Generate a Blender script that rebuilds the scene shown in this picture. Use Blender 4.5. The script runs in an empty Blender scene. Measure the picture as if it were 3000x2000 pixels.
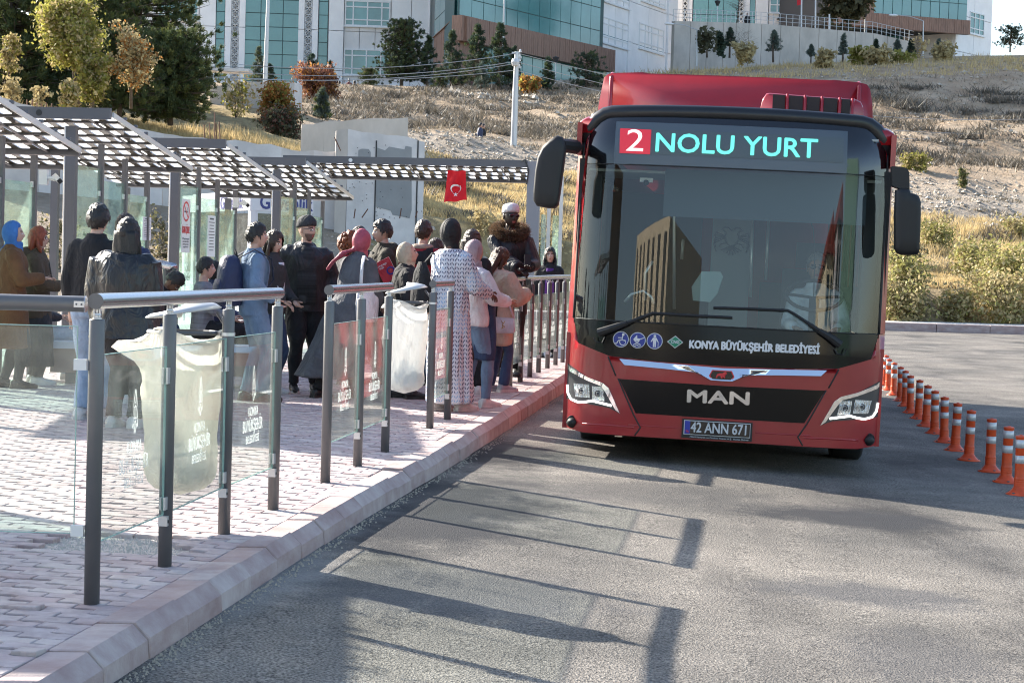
import bpy, bmesh, math, random
import numpy as np
from mathutils import Vector, Matrix

random.seed(7)
RNG = np.random.default_rng(11)
SC = bpy.context.scene
COL = SC.collection
R = math.radians

# ------------------------------------------------------------------ camera
FPX = 5600.0                       # focal length in photo pixels (3000 wide)
CAMH = 1.35
PITCH, ROLL = R(2.2), R(1.6)
_f = np.array([0, math.cos(PITCH), -math.sin(PITCH)])
_u0 = np.array([0, math.sin(PITCH), math.cos(PITCH)])
_r0 = np.array([1.0, 0, 0])
_up = _u0 * math.cos(ROLL) - _r0 * math.sin(ROLL)
_rt = _r0 * math.cos(ROLL) + _u0 * math.sin(ROLL)
cam_d = bpy.data.cameras.new('camera')
cam_d.sensor_width = 36.0
cam_d.lens = FPX * 36.0 / 3000.0
cam_d.clip_start, cam_d.clip_end = 0.1, 3000.0
cam = bpy.data.objects.new('camera', cam_d)
COL.objects.link(cam)
M = Matrix(((_rt[0], _up[0], -_f[0], 0), (_rt[1], _up[1], -_f[1], 0), (_rt[2], _up[2], -_f[2], CAMH), (0, 0, 0, 1)))
cam.matrix_world = M
SC.camera = cam

# ------------------------------------------------------------------ light
SUN_AZ = math.atan2(-0.784, 0.62)          # from +Y towards +X
SUN_EL = R(27.8)
SUN_DIR = Vector((math.sin(SUN_AZ) * math.cos(SUN_EL), math.cos(SUN_AZ) * math.cos(SUN_EL), math.sin(SUN_EL)))
world = bpy.data.worlds.new('World')
SC.world = world
world.use_nodes = True
wn = world.node_tree.nodes
bg = wn['Background']
sky = wn.new('ShaderNodeTexSky')
sky.sky_type = 'NISHITA'
sky.sun_disc = False
sky.sun_elevation = SUN_EL
sky.sun_rotation = SUN_AZ
sky.air_density, sky.dust_density, sky.ozone_density = 1.0, 1.2, 1.0
world.node_tree.links.new(sky.outputs[0], bg.inputs[0])
bg.inputs[1].default_value = 0.118
sun_d = bpy.data.lights.new('sun', 'SUN')
sun_d.energy = 5.0
sun_d.angle = R(0.53)
sun_d.color = (1.0, 0.93, 0.82)
sun = bpy.data.objects.new('sun', sun_d)
COL.objects.link(sun)
sun.rotation_euler = SUN_DIR.to_track_quat('Z', 'Y').to_euler()
SC.view_settings.view_transform = 'Standard'
SC.view_settings.look = 'None'
SC.view_settings.exposure = 1.6
SC.view_settings.gamma = 1.0
SC.view_settings.use_curve_mapping = False
SC.cycles.max_bounces = 10
SC.cycles.transparent_max_bounces = 24
SC.cycles.sample_clamp_indirect = 6.0
SC.cycles.use_denoising = True
SC.cycles.pixel_filter_type = 'BLACKMAN_HARRIS'
SC.cycles.filter_width = 1.1


# ------------------------------------------------------------------ pixel -> place, used to read positions off the photograph
def ray(px, py):
	return _f + _rt * ((px - 1500) / FPX) - _up * ((py - 1000) / FPX)


def W(px, py, d):
	"""point seen at photo pixel (px, py) at d metres along +Y"""
	r = ray(px, py)
	r = r * (d / r[1])
	return Vector((r[0], r[1], r[2] + CAMH))


def G(px, py, z=0.0):
	"""point of the level z seen at the pixel"""
	r = ray(px, py)
	t = (z - CAMH) / r[2]
	return Vector((r[0] * t, r[1] * t, z))


def proj(p):
	d = np.array([p[0], p[1], p[2] - CAMH])
	k = d @ _f
	return 1500 + FPX * (d @ _rt) / k, 1000 - FPX * (d @ _up) / k


# ------------------------------------------------------------------ materials
def new_mat(name):
	m = bpy.data.materials.new(name)
	m.use_nodes = True
	return m, m.node_tree.nodes, m.node_tree.links, m.node_tree.nodes['Principled BSDF']


def mat(name, col, rough=0.6, metal=0.0, var=0.0, scale=8.0, bump=0.0, bscale=None, col2=None, spec=0.5, coat=0.0, sheen=0.0,
		stretch=None, detail=5.0, dist=0.02, contrast=(0.35, 0.65)):
	m, n, l, b = new_mat(name)
	b.inputs['Roughness'].default_value = rough
	b.inputs['Metallic'].default_value = metal
	b.inputs['Specular IOR Level'].default_value = spec
	if coat:
		b.inputs['Coat Weight'].default_value = coat
		b.inputs['Coat Roughness'].default_value = 0.06
	if sheen:
		b.inputs['Sheen Weight'].default_value = sheen
	c = (*col, 1.0)
	b.inputs['Base Color'].default_value = c
	if var or bump or col2:
		tc = n.new('ShaderNodeTexCoord')
		mp = n.new('ShaderNodeMapping')
		l.new(tc.outputs['Object'], mp.inputs[0])
		if stretch:
			mp.inputs['Scale'].default_value = stretch
	if var or col2:
		nz = n.new('ShaderNodeTexNoise')
		nz.inputs['Scale'].default_value = scale
		nz.inputs['Detail'].default_value = detail
		nz.inputs['Roughness'].default_value = 0.62
		l.new(mp.outputs[0], nz.inputs[0])
		rp = n.new('ShaderNodeValToRGB')
		rp.color_ramp.elements[0].position, rp.color_ramp.elements[1].position = contrast
		a = tuple(max(0.0, v * (1 - var)) for v in col)
		d = col2 if col2 else tuple(min(1.0, v * (1 + var)) for v in col)
		rp.color_ramp.elements[0].color = (*a, 1)
		rp.color_ramp.elements[1].color = (*d, 1)
		l.new(nz.outputs[0], rp.inputs[0])
		l.new(rp.outputs[0], b.inputs['Base Color'])
	if bump:
		nb = n.new('ShaderNodeTexNoise')
		nb.inputs['Scale'].default_value = bscale or scale * 3
		nb.inputs['Detail'].default_value = 6.0
		l.new(mp.outputs[0], nb.inputs[0])
		bp = n.new('ShaderNodeBump')
		bp.inputs['Strength'].default_value = bump
		bp.inputs['Distance'].default_value = dist
		l.new(nb.outputs[0], bp.inputs['Height'])
		l.new(bp.outputs[0], b.inputs['Normal'])
	return m


def glass_mat(name, tint, refl=1.0, dirt=0.04, rough=0.02, ior=1.5, dirtcol=(0.8, 0.85, 0.82)):
	m, n, l, b = new_mat(name)
	n.remove(b)
	out = n['Material Output']
	tr = n.new('ShaderNodeBsdfTransparent')
	tr.inputs[0].default_value = (*tint, 1)
	gl = n.new('ShaderNodeBsdfGlossy')
	gl.inputs['Roughness'].default_value = rough
	gl.inputs[0].default_value = (refl, refl, refl, 1)
	lw_ = n.new('ShaderNodeLayerWeight')
	lw_.inputs['Blend'].default_value = 0.5
	p5 = n.new('ShaderNodeMath')
	p5.operation = 'POWER'
	l.new(lw_.outputs['Facing'], p5.inputs[0])
	p5.inputs[1].default_value = 4.5
	fr = n.new('ShaderNodeMapRange')
	f0 = ((ior - 1) / (ior + 1)) ** 2
	fr.inputs['To Min'].default_value, fr.inputs['To Max'].default_value = f0, 0.75
	l.new(p5.outputs[0], fr.inputs[0])
	mx = n.new('ShaderNodeMixShader')
	l.new(fr.outputs[0], mx.inputs[0])
	l.new(tr.outputs[0], mx.inputs[1])
	l.new(gl.outputs[0], mx.inputs[2])
	if dirt:
		df = n.new('ShaderNodeBsdfDiffuse')
		df.inputs[0].default_value = (*dirtcol, 1)
		tl = n.new('ShaderNodeBsdfTranslucent')
		tl.inputs[0].default_value = (*dirtcol, 1)
		ad = n.new('ShaderNodeMixShader')
		l.new(df.outputs[0], ad.inputs[1])
		l.new(tl.outputs[0], ad.inputs[2])
		tc = n.new('ShaderNodeTexCoord')
		nz = n.new('ShaderNodeTexNoise')
		nz.inputs['Scale'].default_value = 6.0
		nz.inputs['Detail'].default_value = 6.0
		l.new(tc.outputs['Object'], nz.inputs[0])
		mr = n.new('ShaderNodeMapRange')
		mr.inputs['From Min'].default_value, mr.inputs['From Max'].default_value = 0.3, 0.75
		mr.inputs['To Min'].default_value, mr.inputs['To Max'].default_value = dirt * 0.4, dirt * 1.8
		l.new(nz.outputs[0], mr.inputs[0])
		m2 = n.new('ShaderNodeMixShader')
		l.new(mr.outputs[0], m2.inputs[0])
		l.new(mx.outputs[0], m2.inputs[1])
		l.new(ad.outputs[0], m2.inputs[2])
		mx = m2
	l.new(mx.outputs[0], out.inputs[0])
	return m


def emit_mat(name, col, strength):
	m, n, l, b = new_mat(name)
	b.inputs['Base Color'].default_value = (*[c * 0.5 for c in col], 1)
	b.inputs['Emission Color'].default_value = (*col, 1)
	b.inputs['Emission Strength'].default_value = strength
	return m


def translucent_mat(name, col, amount=0.5, var=0.0):
	m, n, l, b = new_mat(name)
	out = n['Material Output']
	b.inputs['Base Color'].default_value = (*col, 1)
	b.inputs['Roughness'].default_value = 0.7
	tl = n.new('ShaderNodeBsdfTranslucent')
	tl.inputs[0].default_value = (*col, 1)
	mx = n.new('ShaderNodeMixShader')
	mx.inputs[0].default_value = amount
	l.new(b.outputs[0], mx.inputs[1])
	l.new(tl.outputs[0], mx.inputs[2])
	l.new(mx.outputs[0], out.inputs[0])
	if var:
		oi = n.new('ShaderNodeTexCoord')
		nz = n.new('ShaderNodeTexNoise')
		nz.inputs['Scale'].default_value = 1.3
		nz.inputs['Detail'].default_value = 8.0
		l.new(oi.outputs['Object'], nz.inputs[0])
		hs = n.new('ShaderNodeHueSaturation')
		hs.inputs['Color'].default_value = (*col, 1)
		mr = n.new('ShaderNodeMapRange')
		mr.inputs['From Min'].default_value, mr.inputs['From Max'].default_value = 0.3, 0.7
		mr.inputs['To Min'].default_value, mr.inputs['To Max'].default_value = 1 - var, 1 + var
		l.new(nz.outputs[0], mr.inputs[0])
		l.new(mr.outputs[0], hs.inputs['Value'])
		l.new(hs.outputs[0], b.inputs['Base Color'])
		l.new(hs.outputs[0], tl.inputs[0])
	return m


# ------------------------------------------------------------------ mesh builder
class MB:
	def __init__(self):
		self.v, self.f, self.m, self.s = [], [], [], []
		self.cur, self.sm = 0, False

	def add(self, verts, faces):
		o = len(self.v)
		self.v.extend([tuple(p) for p in verts])
		for f in faces:
			self.f.append(tuple(i + o for i in f))
			self.m.append(self.cur)
			self.s.append(self.sm)
		return o

	def obox(self, o, ax, ay, az):
		o, ax, ay, az = Vector(o), Vector(ax), Vector(ay), Vector(az)
		p = [o, o + ax, o + ax + ay, o + ay, o + az, o + ax + az, o + ax + ay + az, o + ay + az]
		self.add(p, [(0, 3, 2, 1), (4, 5, 6, 7), (0, 1, 5, 4), (1, 2, 6, 5), (2, 3, 7, 6), (3, 0, 4, 7)])

	def box(self, c, s, rz=0.0):
		c = Vector(c)
		ca, sa = math.cos(rz), math.sin(rz)
		ax = Vector((ca, sa, 0)) * s[0]
		ay = Vector((-sa, ca, 0)) * s[1]
		az = Vector((0, 0, s[2]))
		self.obox(c - ax / 2 - ay / 2 - az / 2, ax, ay, az)

	def tube(self, pts, rad, n=10, caps=True, flat=None):
		pts = [Vector(p) for p in pts]
		if not isinstance(rad, (list, tuple)):
			rad = [rad] * len(pts)
		rings = []
		prev = None
		for i, p in enumerate(pts):
			t = (pts[min(i + 1, len(pts) - 1)] - pts[max(i - 1, 0)])
			if t.length < 1e-9:
				t = Vector((0, 0, 1))
			t.normalize()
			if prev is None:
				a = Vector((0, 0, 1)) if abs(t.z) < 0.9 else Vector((0, 1, 0))
				u = t.cross(a).normalized()
			else:
				u = (prev - t * prev.dot(t))
				u = u.normalized() if u.length > 1e-6 else t.orthogonal().normalized()
			prev = u
			w = t.cross(u)
			r = rad[i]
			ru, rw = (r if isinstance(r, (list, tuple)) else (r, r))
			rings.append([p + u * (ru * math.cos(2 * math.pi * k / n)) + w * (rw * math.sin(2 * math.pi * k / n)) for k in range(n)])
		self.loft(rings, caps)

	def loft(self, rings, caps=True):
		n = len(rings[0])
		vs = [q for r in rings for q in r]
		fs = []
		for i in range(len(rings) - 1):
			for k in range(n):
				a, b = i * n + k, i * n + (k + 1) % n
				fs.append((a, b, b + n, a + n))
		if caps:
			fs.append(tuple(range(n))[::-1])
			e = (len(rings) - 1) * n
			fs.append(tuple(e + k for k in range(n)))
		self.add(vs, fs)

	def lathe(self, prof, n=16, c=(0, 0, 0)):
		c = Vector(c)
		self.loft([[c + Vector((r * math.cos(2 * math.pi * k / n), r * math.sin(2 * math.pi * k / n), z)) for k in range(n)] for r, z in prof])

	def prism(self, poly, d):
		d = Vector(d)
		a = [Vector(p) for p in poly]
		n = len(a)
		self.add(a + [p + d for p in a], [tuple(range(n))[::-1], tuple(range(n, 2 * n))] + [(i, (i + 1) % n, n + (i + 1) % n, n + i) for i in range(n)])

	def ellipsoid(self, c, r, nu=14, nv=10, M=None):
		c = Vector(c)
		rings = []
		for i in range(nv + 1):
			t = math.pi * i / nv
			ring = []
			for k in range(nu):
				a = 2 * math.pi * k / nu
				q = Vector((r[0] * math.sin(t) * math.cos(a), r[1] * math.sin(t) * math.sin(a), r[2] * math.cos(t) * -1))
				if i in (0, nv):
					q.x = q.y = 0
					q.x, q.y = 1e-4 * math.cos(a), 1e-4 * math.sin(a)
				ring.append(c + ((M @ q) if M else q))
			rings.append(ring)
		self.loft(rings)

	def build(self, name, mats, parent=None, smooth=None):
		me = bpy.data.meshes.new(name)
		me.from_pydata(self.v, [], self.f)
		ms = mats if isinstance(mats, (list, tuple)) else [mats]
		for k in ms:
			me.materials.append(k)
		me.polygons.foreach_set('material_index', self.m)
		me.polygons.foreach_set('use_smooth', [True] * len(self.f) if smooth else (self.s if smooth is None else [False] * len(self.f)))
		me.update()
		return link(name, me, parent)


def link(name, me, parent=None):
	o = bpy.data.objects.new(name, me)
	COL.objects.link(o)
	if parent is not None:
		o.parent = parent
	return o


def fast_mesh(name, V, F, mats, parent=None, midx=None, smooth=False):
	"""V (n,3) array, F (m,k) array of equal-sized faces"""
	V, F = np.asarray(V, np.float32), np.asarray(F, np.int32)
	me = bpy.data.meshes.new(name)
	k = F.shape[1]
	me.vertices.add(len(V))
	me.vertices.foreach_set('co', V.ravel())
	me.loops.add(F.size)
	me.loops.foreach_set('vertex_index', F.ravel())
	me.polygons.add(len(F))
	me.polygons.foreach_set('loop_start', np.arange(0, F.size, k, dtype=np.int32))
	ms = mats if isinstance(mats, (list, tuple)) else [mats]
	for q in ms:
		me.materials.append(q)
	if midx is not None:
		me.polygons.foreach_set('material_index', np.asarray(midx, np.int32))
	me.polygons.foreach_set('use_smooth', np.full(len(F), smooth))
	me.update(calc_edges=True)
	me.validate()
	return link(name, me, parent)


def tag(o, label=None, cat=None, group=None, kind=None):
	if label:
		o['label'] = label
	if cat:
		o['category'] = cat
	if group:
		o['group'] = group
	if kind:
		o['kind'] = kind
	return o


def thing(name, loc, label, cat, group=None, rz=0.0):
	o = bpy.data.objects.new(name, None)
	o.empty_display_size = 0.2
	COL.objects.link(o)
	o.location = loc
	o.rotation_euler = (0, 0, rz)
	return tag(o, label, cat, group)


def text_mesh(name, body, size, m, parent, M4, extrude=0.002, bold=0.0, width=None, align='CENTER', sx=1.0):
	"""lettering lying in the local XY plane of M4, x to the right, y up"""
	cu = bpy.data.curves.new(name, 'FONT')
	cu.body = body
	cu.size = size
	cu.extrude = extrude
	cu.align_x = align
	cu.align_y = 'CENTER'
	cu.resolution_u = 3
	o = bpy.data.objects.new(name, cu)
	COL.objects.link(o)
	dg = bpy.context.evaluated_depsgraph_get()
	me = bpy.data.meshes.new_from_object(o.evaluated_get(dg))
	bpy.data.objects.remove(o)
	bpy.data.curves.remove(cu)
	xs = [v.co.x for v in me.vertices]
	k = sx
	if width and xs:
		k = width / max(1e-6, max(xs) - min(xs))
	if bold:
		bm = bmesh.new()
		bm.from_mesh(me)
		base = bm.verts[:] + bm.edges[:] + bm.faces[:]
		for i, (dx, dy) in enumerate(((1, 0), (-1, 0), (0, 1), (0, -1), (.7, .7), (-.7, -.7))):
			r = bmesh.ops.duplicate(bm, geom=base)
			vs = [e for e in r['geom'] if isinstance(e, bmesh.types.BMVert)]
			bmesh.ops.translate(bm, verts=vs, vec=(dx * bold / k, dy * bold, 0.00025 * (i + 1)))
		bm.to_mesh(me)
		bm.free()
	T = M4 @ Matrix.Diagonal((k, 1, 1, 1))
	me.transform(T)
	me.materials.clear()
	me.materials.append(m)
	me.name = name
	return link(name, me, parent)


def vnoise(P, seed=0, scale=1.0, octaves=4):
	"""cheap smooth pseudo-noise for (n,3) arrays: sums of rotated sines, about -1..1"""
	rg = np.random.default_rng(seed)
	out = np.zeros(len(P))
	amp, tot = 1.0, 0.0
	for o in range(octaves):
		for _ in range(3):
			d = rg.normal(size=3)
			d *= scale * (2 ** o) / np.linalg.norm(d)
			w = rg.normal(size=3)
			w *= scale * (2 ** o) * 0.7 / np.linalg.norm(w)
			out += amp * np.sin(P @ d * 6.28 + rg.uniform(0, 6.28) + 1.3 * np.sin(P @ w * 6.28 + rg.uniform(0, 6.28)))
		tot += amp * 2.0
		amp *= 0.55
	return out / tot


def sub(p, q, t):
	return p + (q - p) * t

# ================================================================== ground, road, pavement
KY = [-40, 0, 6.03, 7.26, 8.95, 10.76, 13.4, 16.9, 19.9, 45]
KX = [-7.5, -2.15, -1.469, -1.33, -1.132, -0.92, -0.555, -0.13, 0.23, 3.2]


def kerb_x(y):
	return np.interp(y, KY, KX)


def road_z(x, y):
	v = np.clip(x - kerb_x(y), 0, 4.3)
	return -0.12 - 0.040 * v


def pave_z(y):
	return 0.0045 * np.clip(np.asarray(y) - 10.0, 0, 16)


ROAD_PATCHES = [(1200, 1520, 1.1, 2.6, (0.040, 0.041, 0.045), 0.9, 2.2), (2520, 1500, 1.0, 0.7, (0.045, 0.045, 0.048), 0.95, 3.0), (1420, 1350, 0.9, 1.6, (0.025, 0.025, 0.028), 0.9, 2.6),  # first entry: plain darker area, drawn out along the road
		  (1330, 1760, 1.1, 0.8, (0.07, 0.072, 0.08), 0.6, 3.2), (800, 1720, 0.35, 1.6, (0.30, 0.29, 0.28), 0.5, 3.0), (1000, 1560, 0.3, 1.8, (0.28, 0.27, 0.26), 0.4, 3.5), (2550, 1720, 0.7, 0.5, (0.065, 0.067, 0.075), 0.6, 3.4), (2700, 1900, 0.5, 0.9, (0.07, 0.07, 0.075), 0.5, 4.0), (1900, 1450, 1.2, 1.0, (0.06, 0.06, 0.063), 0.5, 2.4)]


# --- materials
def asphalt_mat():
	m, n, l, b = new_mat('asphalt')
	b.inputs['Specular IOR Level'].default_value = 0.12
	tc = n.new('ShaderNodeTexCoord')
	vo = n.new('ShaderNodeTexVoronoi')
	vo.inputs['Scale'].default_value = 120.0
	l.new(tc.outputs['Object'], vo.inputs['Vector'])
	n1 = n.new('ShaderNodeTexNoise')
	n1.inputs['Scale'].default_value = 0.55
	n1.inputs['Detail'].default_value = 8.0
	n1.inputs['Roughness'].default_value = 0.65
	l.new(tc.outputs['Object'], n1.inputs[0])
	n2 = n.new('ShaderNodeTexNoise')
	n2.inputs['Scale'].default_value = 88.0
	n2.inputs['Detail'].default_value = 3.0
	l.new(tc.outputs['Object'], n2.inputs[0])
	r1 = n.new('ShaderNodeValToRGB')
	r1.color_ramp.elements[0].position, r1.color_ramp.elements[1].position = 0.36, 0.68
	r1.color_ramp.elements[0].color = (0.105, 0.101, 0.097, 1)
	r1.color_ramp.elements[1].color = (0.225, 0.207, 0.187, 1)
	l.new(n1.outputs[0], r1.inputs[0])
	r2 = n.new('ShaderNodeValToRGB')
	r2.color_ramp.elements[0].position, r2.color_ramp.elements[1].position = 0.3, 0.72
	r2.color_ramp.elements[0].color = (0.22, 0.22, 0.23, 1)
	r2.color_ramp.elements[1].color = (2.15, 2.08, 1.96, 1)
	l.new(n2.outputs[0], r2.inputs[0])
	mx = n.new('ShaderNodeMixRGB')
	mx.blend_type = 'MULTIPLY'
	mx.inputs[0].default_value = 1.0
	l.new(r1.outputs[0], mx.inputs[1])
	l.new(r2.outputs[0], mx.inputs[2])
	# dusty pale stains along the kerb and oil-dark tracks
	mp = n.new('ShaderNodeMapping')
	mp.inputs['Scale'].default_value = (1.6, 0.35, 1)
	mp.inputs['Rotation'].default_value = (0, 0, R(7))
	l.new(tc.outputs['Object'], mp.inputs[0])
	n3 = n.new('ShaderNodeTexNoise')
	n3.inputs['Scale'].default_value = 0.9
	n3.inputs['Detail'].default_value = 7.0
	l.new(mp.outputs[0], n3.inputs[0])
	r3 = n.new('ShaderNodeValToRGB')
	r3.color_ramp.elements[0].position, r3.color_ramp.elements[1].position = 0.52, 0.72
	r3.color_ramp.elements[0].color = (1, 1, 1, 1)
	r3.color_ramp.elements[1].color = (0.50, 0.51, 0.54, 1)
	l.new(n3.outputs[0], r3.inputs[0])
	m2 = n.new('ShaderNodeMixRGB')
	m2.blend_type = 'MULTIPLY'
	m2.inputs[0].default_value = 1.0
	l.new(mx.outputs[0], m2.inputs[1])
	l.new(r3.outputs[0], m2.inputs[2])
	col = m2.outputs[0]
	# single patches: one plain darker area, oil and water where buses stand, pale dust by the kerb
	for (px, py, rx, ry, c, f, sd) in ROAD_PATCHES:
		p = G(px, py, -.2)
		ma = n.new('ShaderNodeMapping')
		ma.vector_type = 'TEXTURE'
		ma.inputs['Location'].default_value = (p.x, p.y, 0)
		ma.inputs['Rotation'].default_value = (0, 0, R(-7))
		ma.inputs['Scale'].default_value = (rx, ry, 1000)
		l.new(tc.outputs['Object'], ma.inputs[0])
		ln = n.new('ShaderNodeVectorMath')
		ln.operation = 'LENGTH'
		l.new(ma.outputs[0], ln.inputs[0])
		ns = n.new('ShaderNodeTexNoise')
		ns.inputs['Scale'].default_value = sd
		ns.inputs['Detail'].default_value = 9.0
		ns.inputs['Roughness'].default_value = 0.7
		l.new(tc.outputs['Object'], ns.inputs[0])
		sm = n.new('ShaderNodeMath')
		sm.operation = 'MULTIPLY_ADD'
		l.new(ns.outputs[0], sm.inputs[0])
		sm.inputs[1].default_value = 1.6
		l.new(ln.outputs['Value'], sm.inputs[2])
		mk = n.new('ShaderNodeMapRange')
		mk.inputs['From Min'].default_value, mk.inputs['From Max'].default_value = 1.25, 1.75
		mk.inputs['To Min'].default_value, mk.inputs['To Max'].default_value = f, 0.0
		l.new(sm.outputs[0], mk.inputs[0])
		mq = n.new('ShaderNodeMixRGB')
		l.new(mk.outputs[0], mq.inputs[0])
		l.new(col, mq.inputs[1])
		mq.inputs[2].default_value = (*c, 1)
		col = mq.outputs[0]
	l.new(col, b.inputs['Base Color'])
	# wet-looking polished patches
	n4 = n.new('ShaderNodeTexNoise')
	n4.inputs['Scale'].default_value = 1.1
	n4.inputs['Detail'].default_value = 8.0
	l.new(tc.outputs['Object'], n4.inputs[0])
	mr = n.new('ShaderNodeMapRange')
	mr.inputs['From Min'].default_value, mr.inputs['From Max'].default_value = 0.4, 0.7
	mr.inputs['To Min'].default_value, mr.inputs['To Max'].default_value = 0.85, 0.6
	l.new(n4.outputs[0], mr.inputs[0])
	l.new(mr.outputs[0], b.inputs['Roughness'])
	bp = n.new('ShaderNodeBump')
	bp.inputs['Strength'].default_value = 0.7
	bp.inputs['Distance'].default_value = 0.006
	l.new(vo.outputs['Distance'], bp.inputs['Height'])
	b2 = n.new('ShaderNodeBump')
	b2.inputs['Strength'].default_value = 0.6
	b2.inputs['Distance'].default_value = 0.006
	l.new(n2.outputs[0], b2.inputs['Height'])
	l.new(bp.outputs[0], b2.inputs['Normal'])
	l.new(b2.outputs[0], b.inputs['Normal'])
	return m


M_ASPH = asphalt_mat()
M_PAVE = [mat('paver_a', (0.42, 0.335, 0.33), 0.85, var=0.18, scale=9, bump=0.5, bscale=120, col2=(0.50, 0.42, 0.42), dist=0.004),
		  mat('paver_b', (0.39, 0.295, 0.29), 0.85, var=0.2, scale=7, bump=0.5, bscale=120, col2=(0.47, 0.37, 0.37), dist=0.004),
		  mat('paver_c', (0.46, 0.38, 0.37), 0.85, var=0.15, scale=7, bump=0.5, bscale=120, col2=(0.54, 0.47, 0.45), dist=0.004)]
M_SAND = mat('joint_sand', (0.50, 0.44, 0.40), 0.95, var=0.3, scale=40, bump=0.8, bscale=160, dist=0.01)
M_SLAB = mat('plain_concrete_ground', (0.40, 0.36, 0.34), 0.9, var=0.2, scale=1.2, bump=0.3, bscale=30)
M_KERB = mat('kerb_concrete', (0.38, 0.26, 0.245), 0.85, var=0.15, scale=3.5, bump=0.5, bscale=70, col2=(0.44, 0.35, 0.335), dist=0.006, stretch=(1, 1, 2.2))
M_KERB2 = mat('kerb_concrete_pale', (0.42, 0.31, 0.295), 0.85, var=0.15, scale=5, bump=0.5, bscale=70, col2=(0.50, 0.42, 0.40), dist=0.006)

# --- road sheet
ys = np.concatenate([np.arange(-40, 3, 3.0), np.arange(3, 30, 0.5), np.arange(30, 66.1, 2.0)])
vs = np.array([-0.02, 0.6, 1.4, 2.4, 3.3, 4.3, 6, 9, 14, 22, 34, 50, 75])
V, F = [], []
for y in ys:
	for v in vs:
		x = float(kerb_x(y)) + 0.05 + v
		V.append((x, y, float(road_z(x, y))))
nv = len(vs)
for i in range(len(ys) - 1):
	for k in range(nv - 1):
		F.append((i * nv + k, i * nv + k + 1, (i + 1) * nv + k + 1, (i + 1) * nv + k))
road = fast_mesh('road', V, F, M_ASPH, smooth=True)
tag(road, kind='structure')
# asphalt of the turning area behind the platform
mb = MB()
mb.add([(-60, 40.9, -0.14), (4.5, 40.9, -0.14), (7.5, 66, -0.235), (-60, 66, -0.235)], [(0, 1, 2, 3)])
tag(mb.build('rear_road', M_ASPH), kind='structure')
# low ground far around
mb = MB()
mb.add([(-1500, -1500, -1.2), (1500, -1500, -1.2), (1500, 1500, -1.2), (-1500, 1500, -1.2)], [(0, 1, 2, 3)])
tag(mb.build('ground', mat('far_soil', (0.30, 0.26, 0.20), 0.95, var=0.2, scale=0.02)), kind='structure')

# --- pavement bed (sand), 2 cm below the paver tops, with pavers laid on it
ys = np.concatenate([np.arange(-14, 4, 2.0), np.arange(4, 41.1, 1.0)])
V, F = [], []
for y in ys:
	for x in (-26.0, -12.0, -6.0, float(kerb_x(y)) - 0.13):
		V.append((x, y, float(pave_z(y)) - 0.022))
for i in range(len(ys) - 1):
	for k in range(3):
		F.append((i * 4 + k, i * 4 + k + 1, (i + 1) * 4 + k + 1, (i + 1) * 4 + k))
pavement = fast_mesh('pavement', V, F, M_SAND)
tag(pavement, kind='structure')

AZP = R(8.0)
e_u = np.array([math.cos(AZP), -math.sin(AZP)])    # along a row, to the right
e_w = np.array([math.sin(AZP), math.cos(AZP)])     # across the rows, away
PL, PW = 0.196, 0.098


def paver_verts(cx, cy, ln, z, tilt, gap=0.0026):
	a, b = ln / 2 - gap, PW / 2 - gap
	k = 0.011 * min(1.0, ln / PL)
	q = a * 0.28
	top = [(-a, -b + k), (-q, -b + k), (q, -b - k), (a, -b - k), (a, b - k), (q, b - k), (-q, b + k), (-a, b + k)]
	out = []
	for s, dz in ((1.0, -0.03), (1.0, -0.004), (0.965, 0.0)):
		for (u, w) in top:
			u2, w2 = u * s, w * (s if s == 1 else 0.95)
			p = np.array([cx, cy]) + e_u * u2 + e_w * w2
			out.append((p[0], p[1], z + dz + tilt[0] * u2 + tilt[1] * w2))
	return out


PF = []
for i in range(2):
	for k in range(8):
		PF.append((i * 8 + k, i * 8 + (k + 1) % 8, (i + 1) * 8 + (k + 1) % 8, (i + 1) * 8 + k))
cells = []
hole = G(300, 1600)                                 # pavers missing round the first two posts
for r in range(-10, 265):
	w = 4.3 + r * PW
	off = (PL / 2 if r % 2 else 0.0)
	# row runs from the kerb to the left
	base = e_w * w
	# where the row meets the kerb's inner edge
	u = 3.0
	for _ in range(30):
		p = base + e_u * u
		u -= (p[0] - (float(kerb_x(p[1])) - 0.142))
	u_end = u
	u0 = u_end
	first = PL * (0.5 if r % 2 else 1.0)
	while True:
		ln = first
		first = PL
		c = base + e_u * (u0 - ln / 2)
		u0 -= ln
		if c[1] < 4.8:
			if u0 < -12:
				break
			continue
		xl = -0.29 * c[1] - 0.5
		if c[0] < xl or c[1] > 27:
			break
		dx, dy = c[0] - hole.x, c[1] - hole.y
		if (-0.30 < dx < 0.36 - 0.1 * math.sin(dy * 9) and -0.17 < dy < 0.42):
			continue
		cells.append((c[0], c[1], ln))


def in_view(p):
	u, v = proj(p)
	return -60 < u < 3060 and -60 < v < 2060


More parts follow.
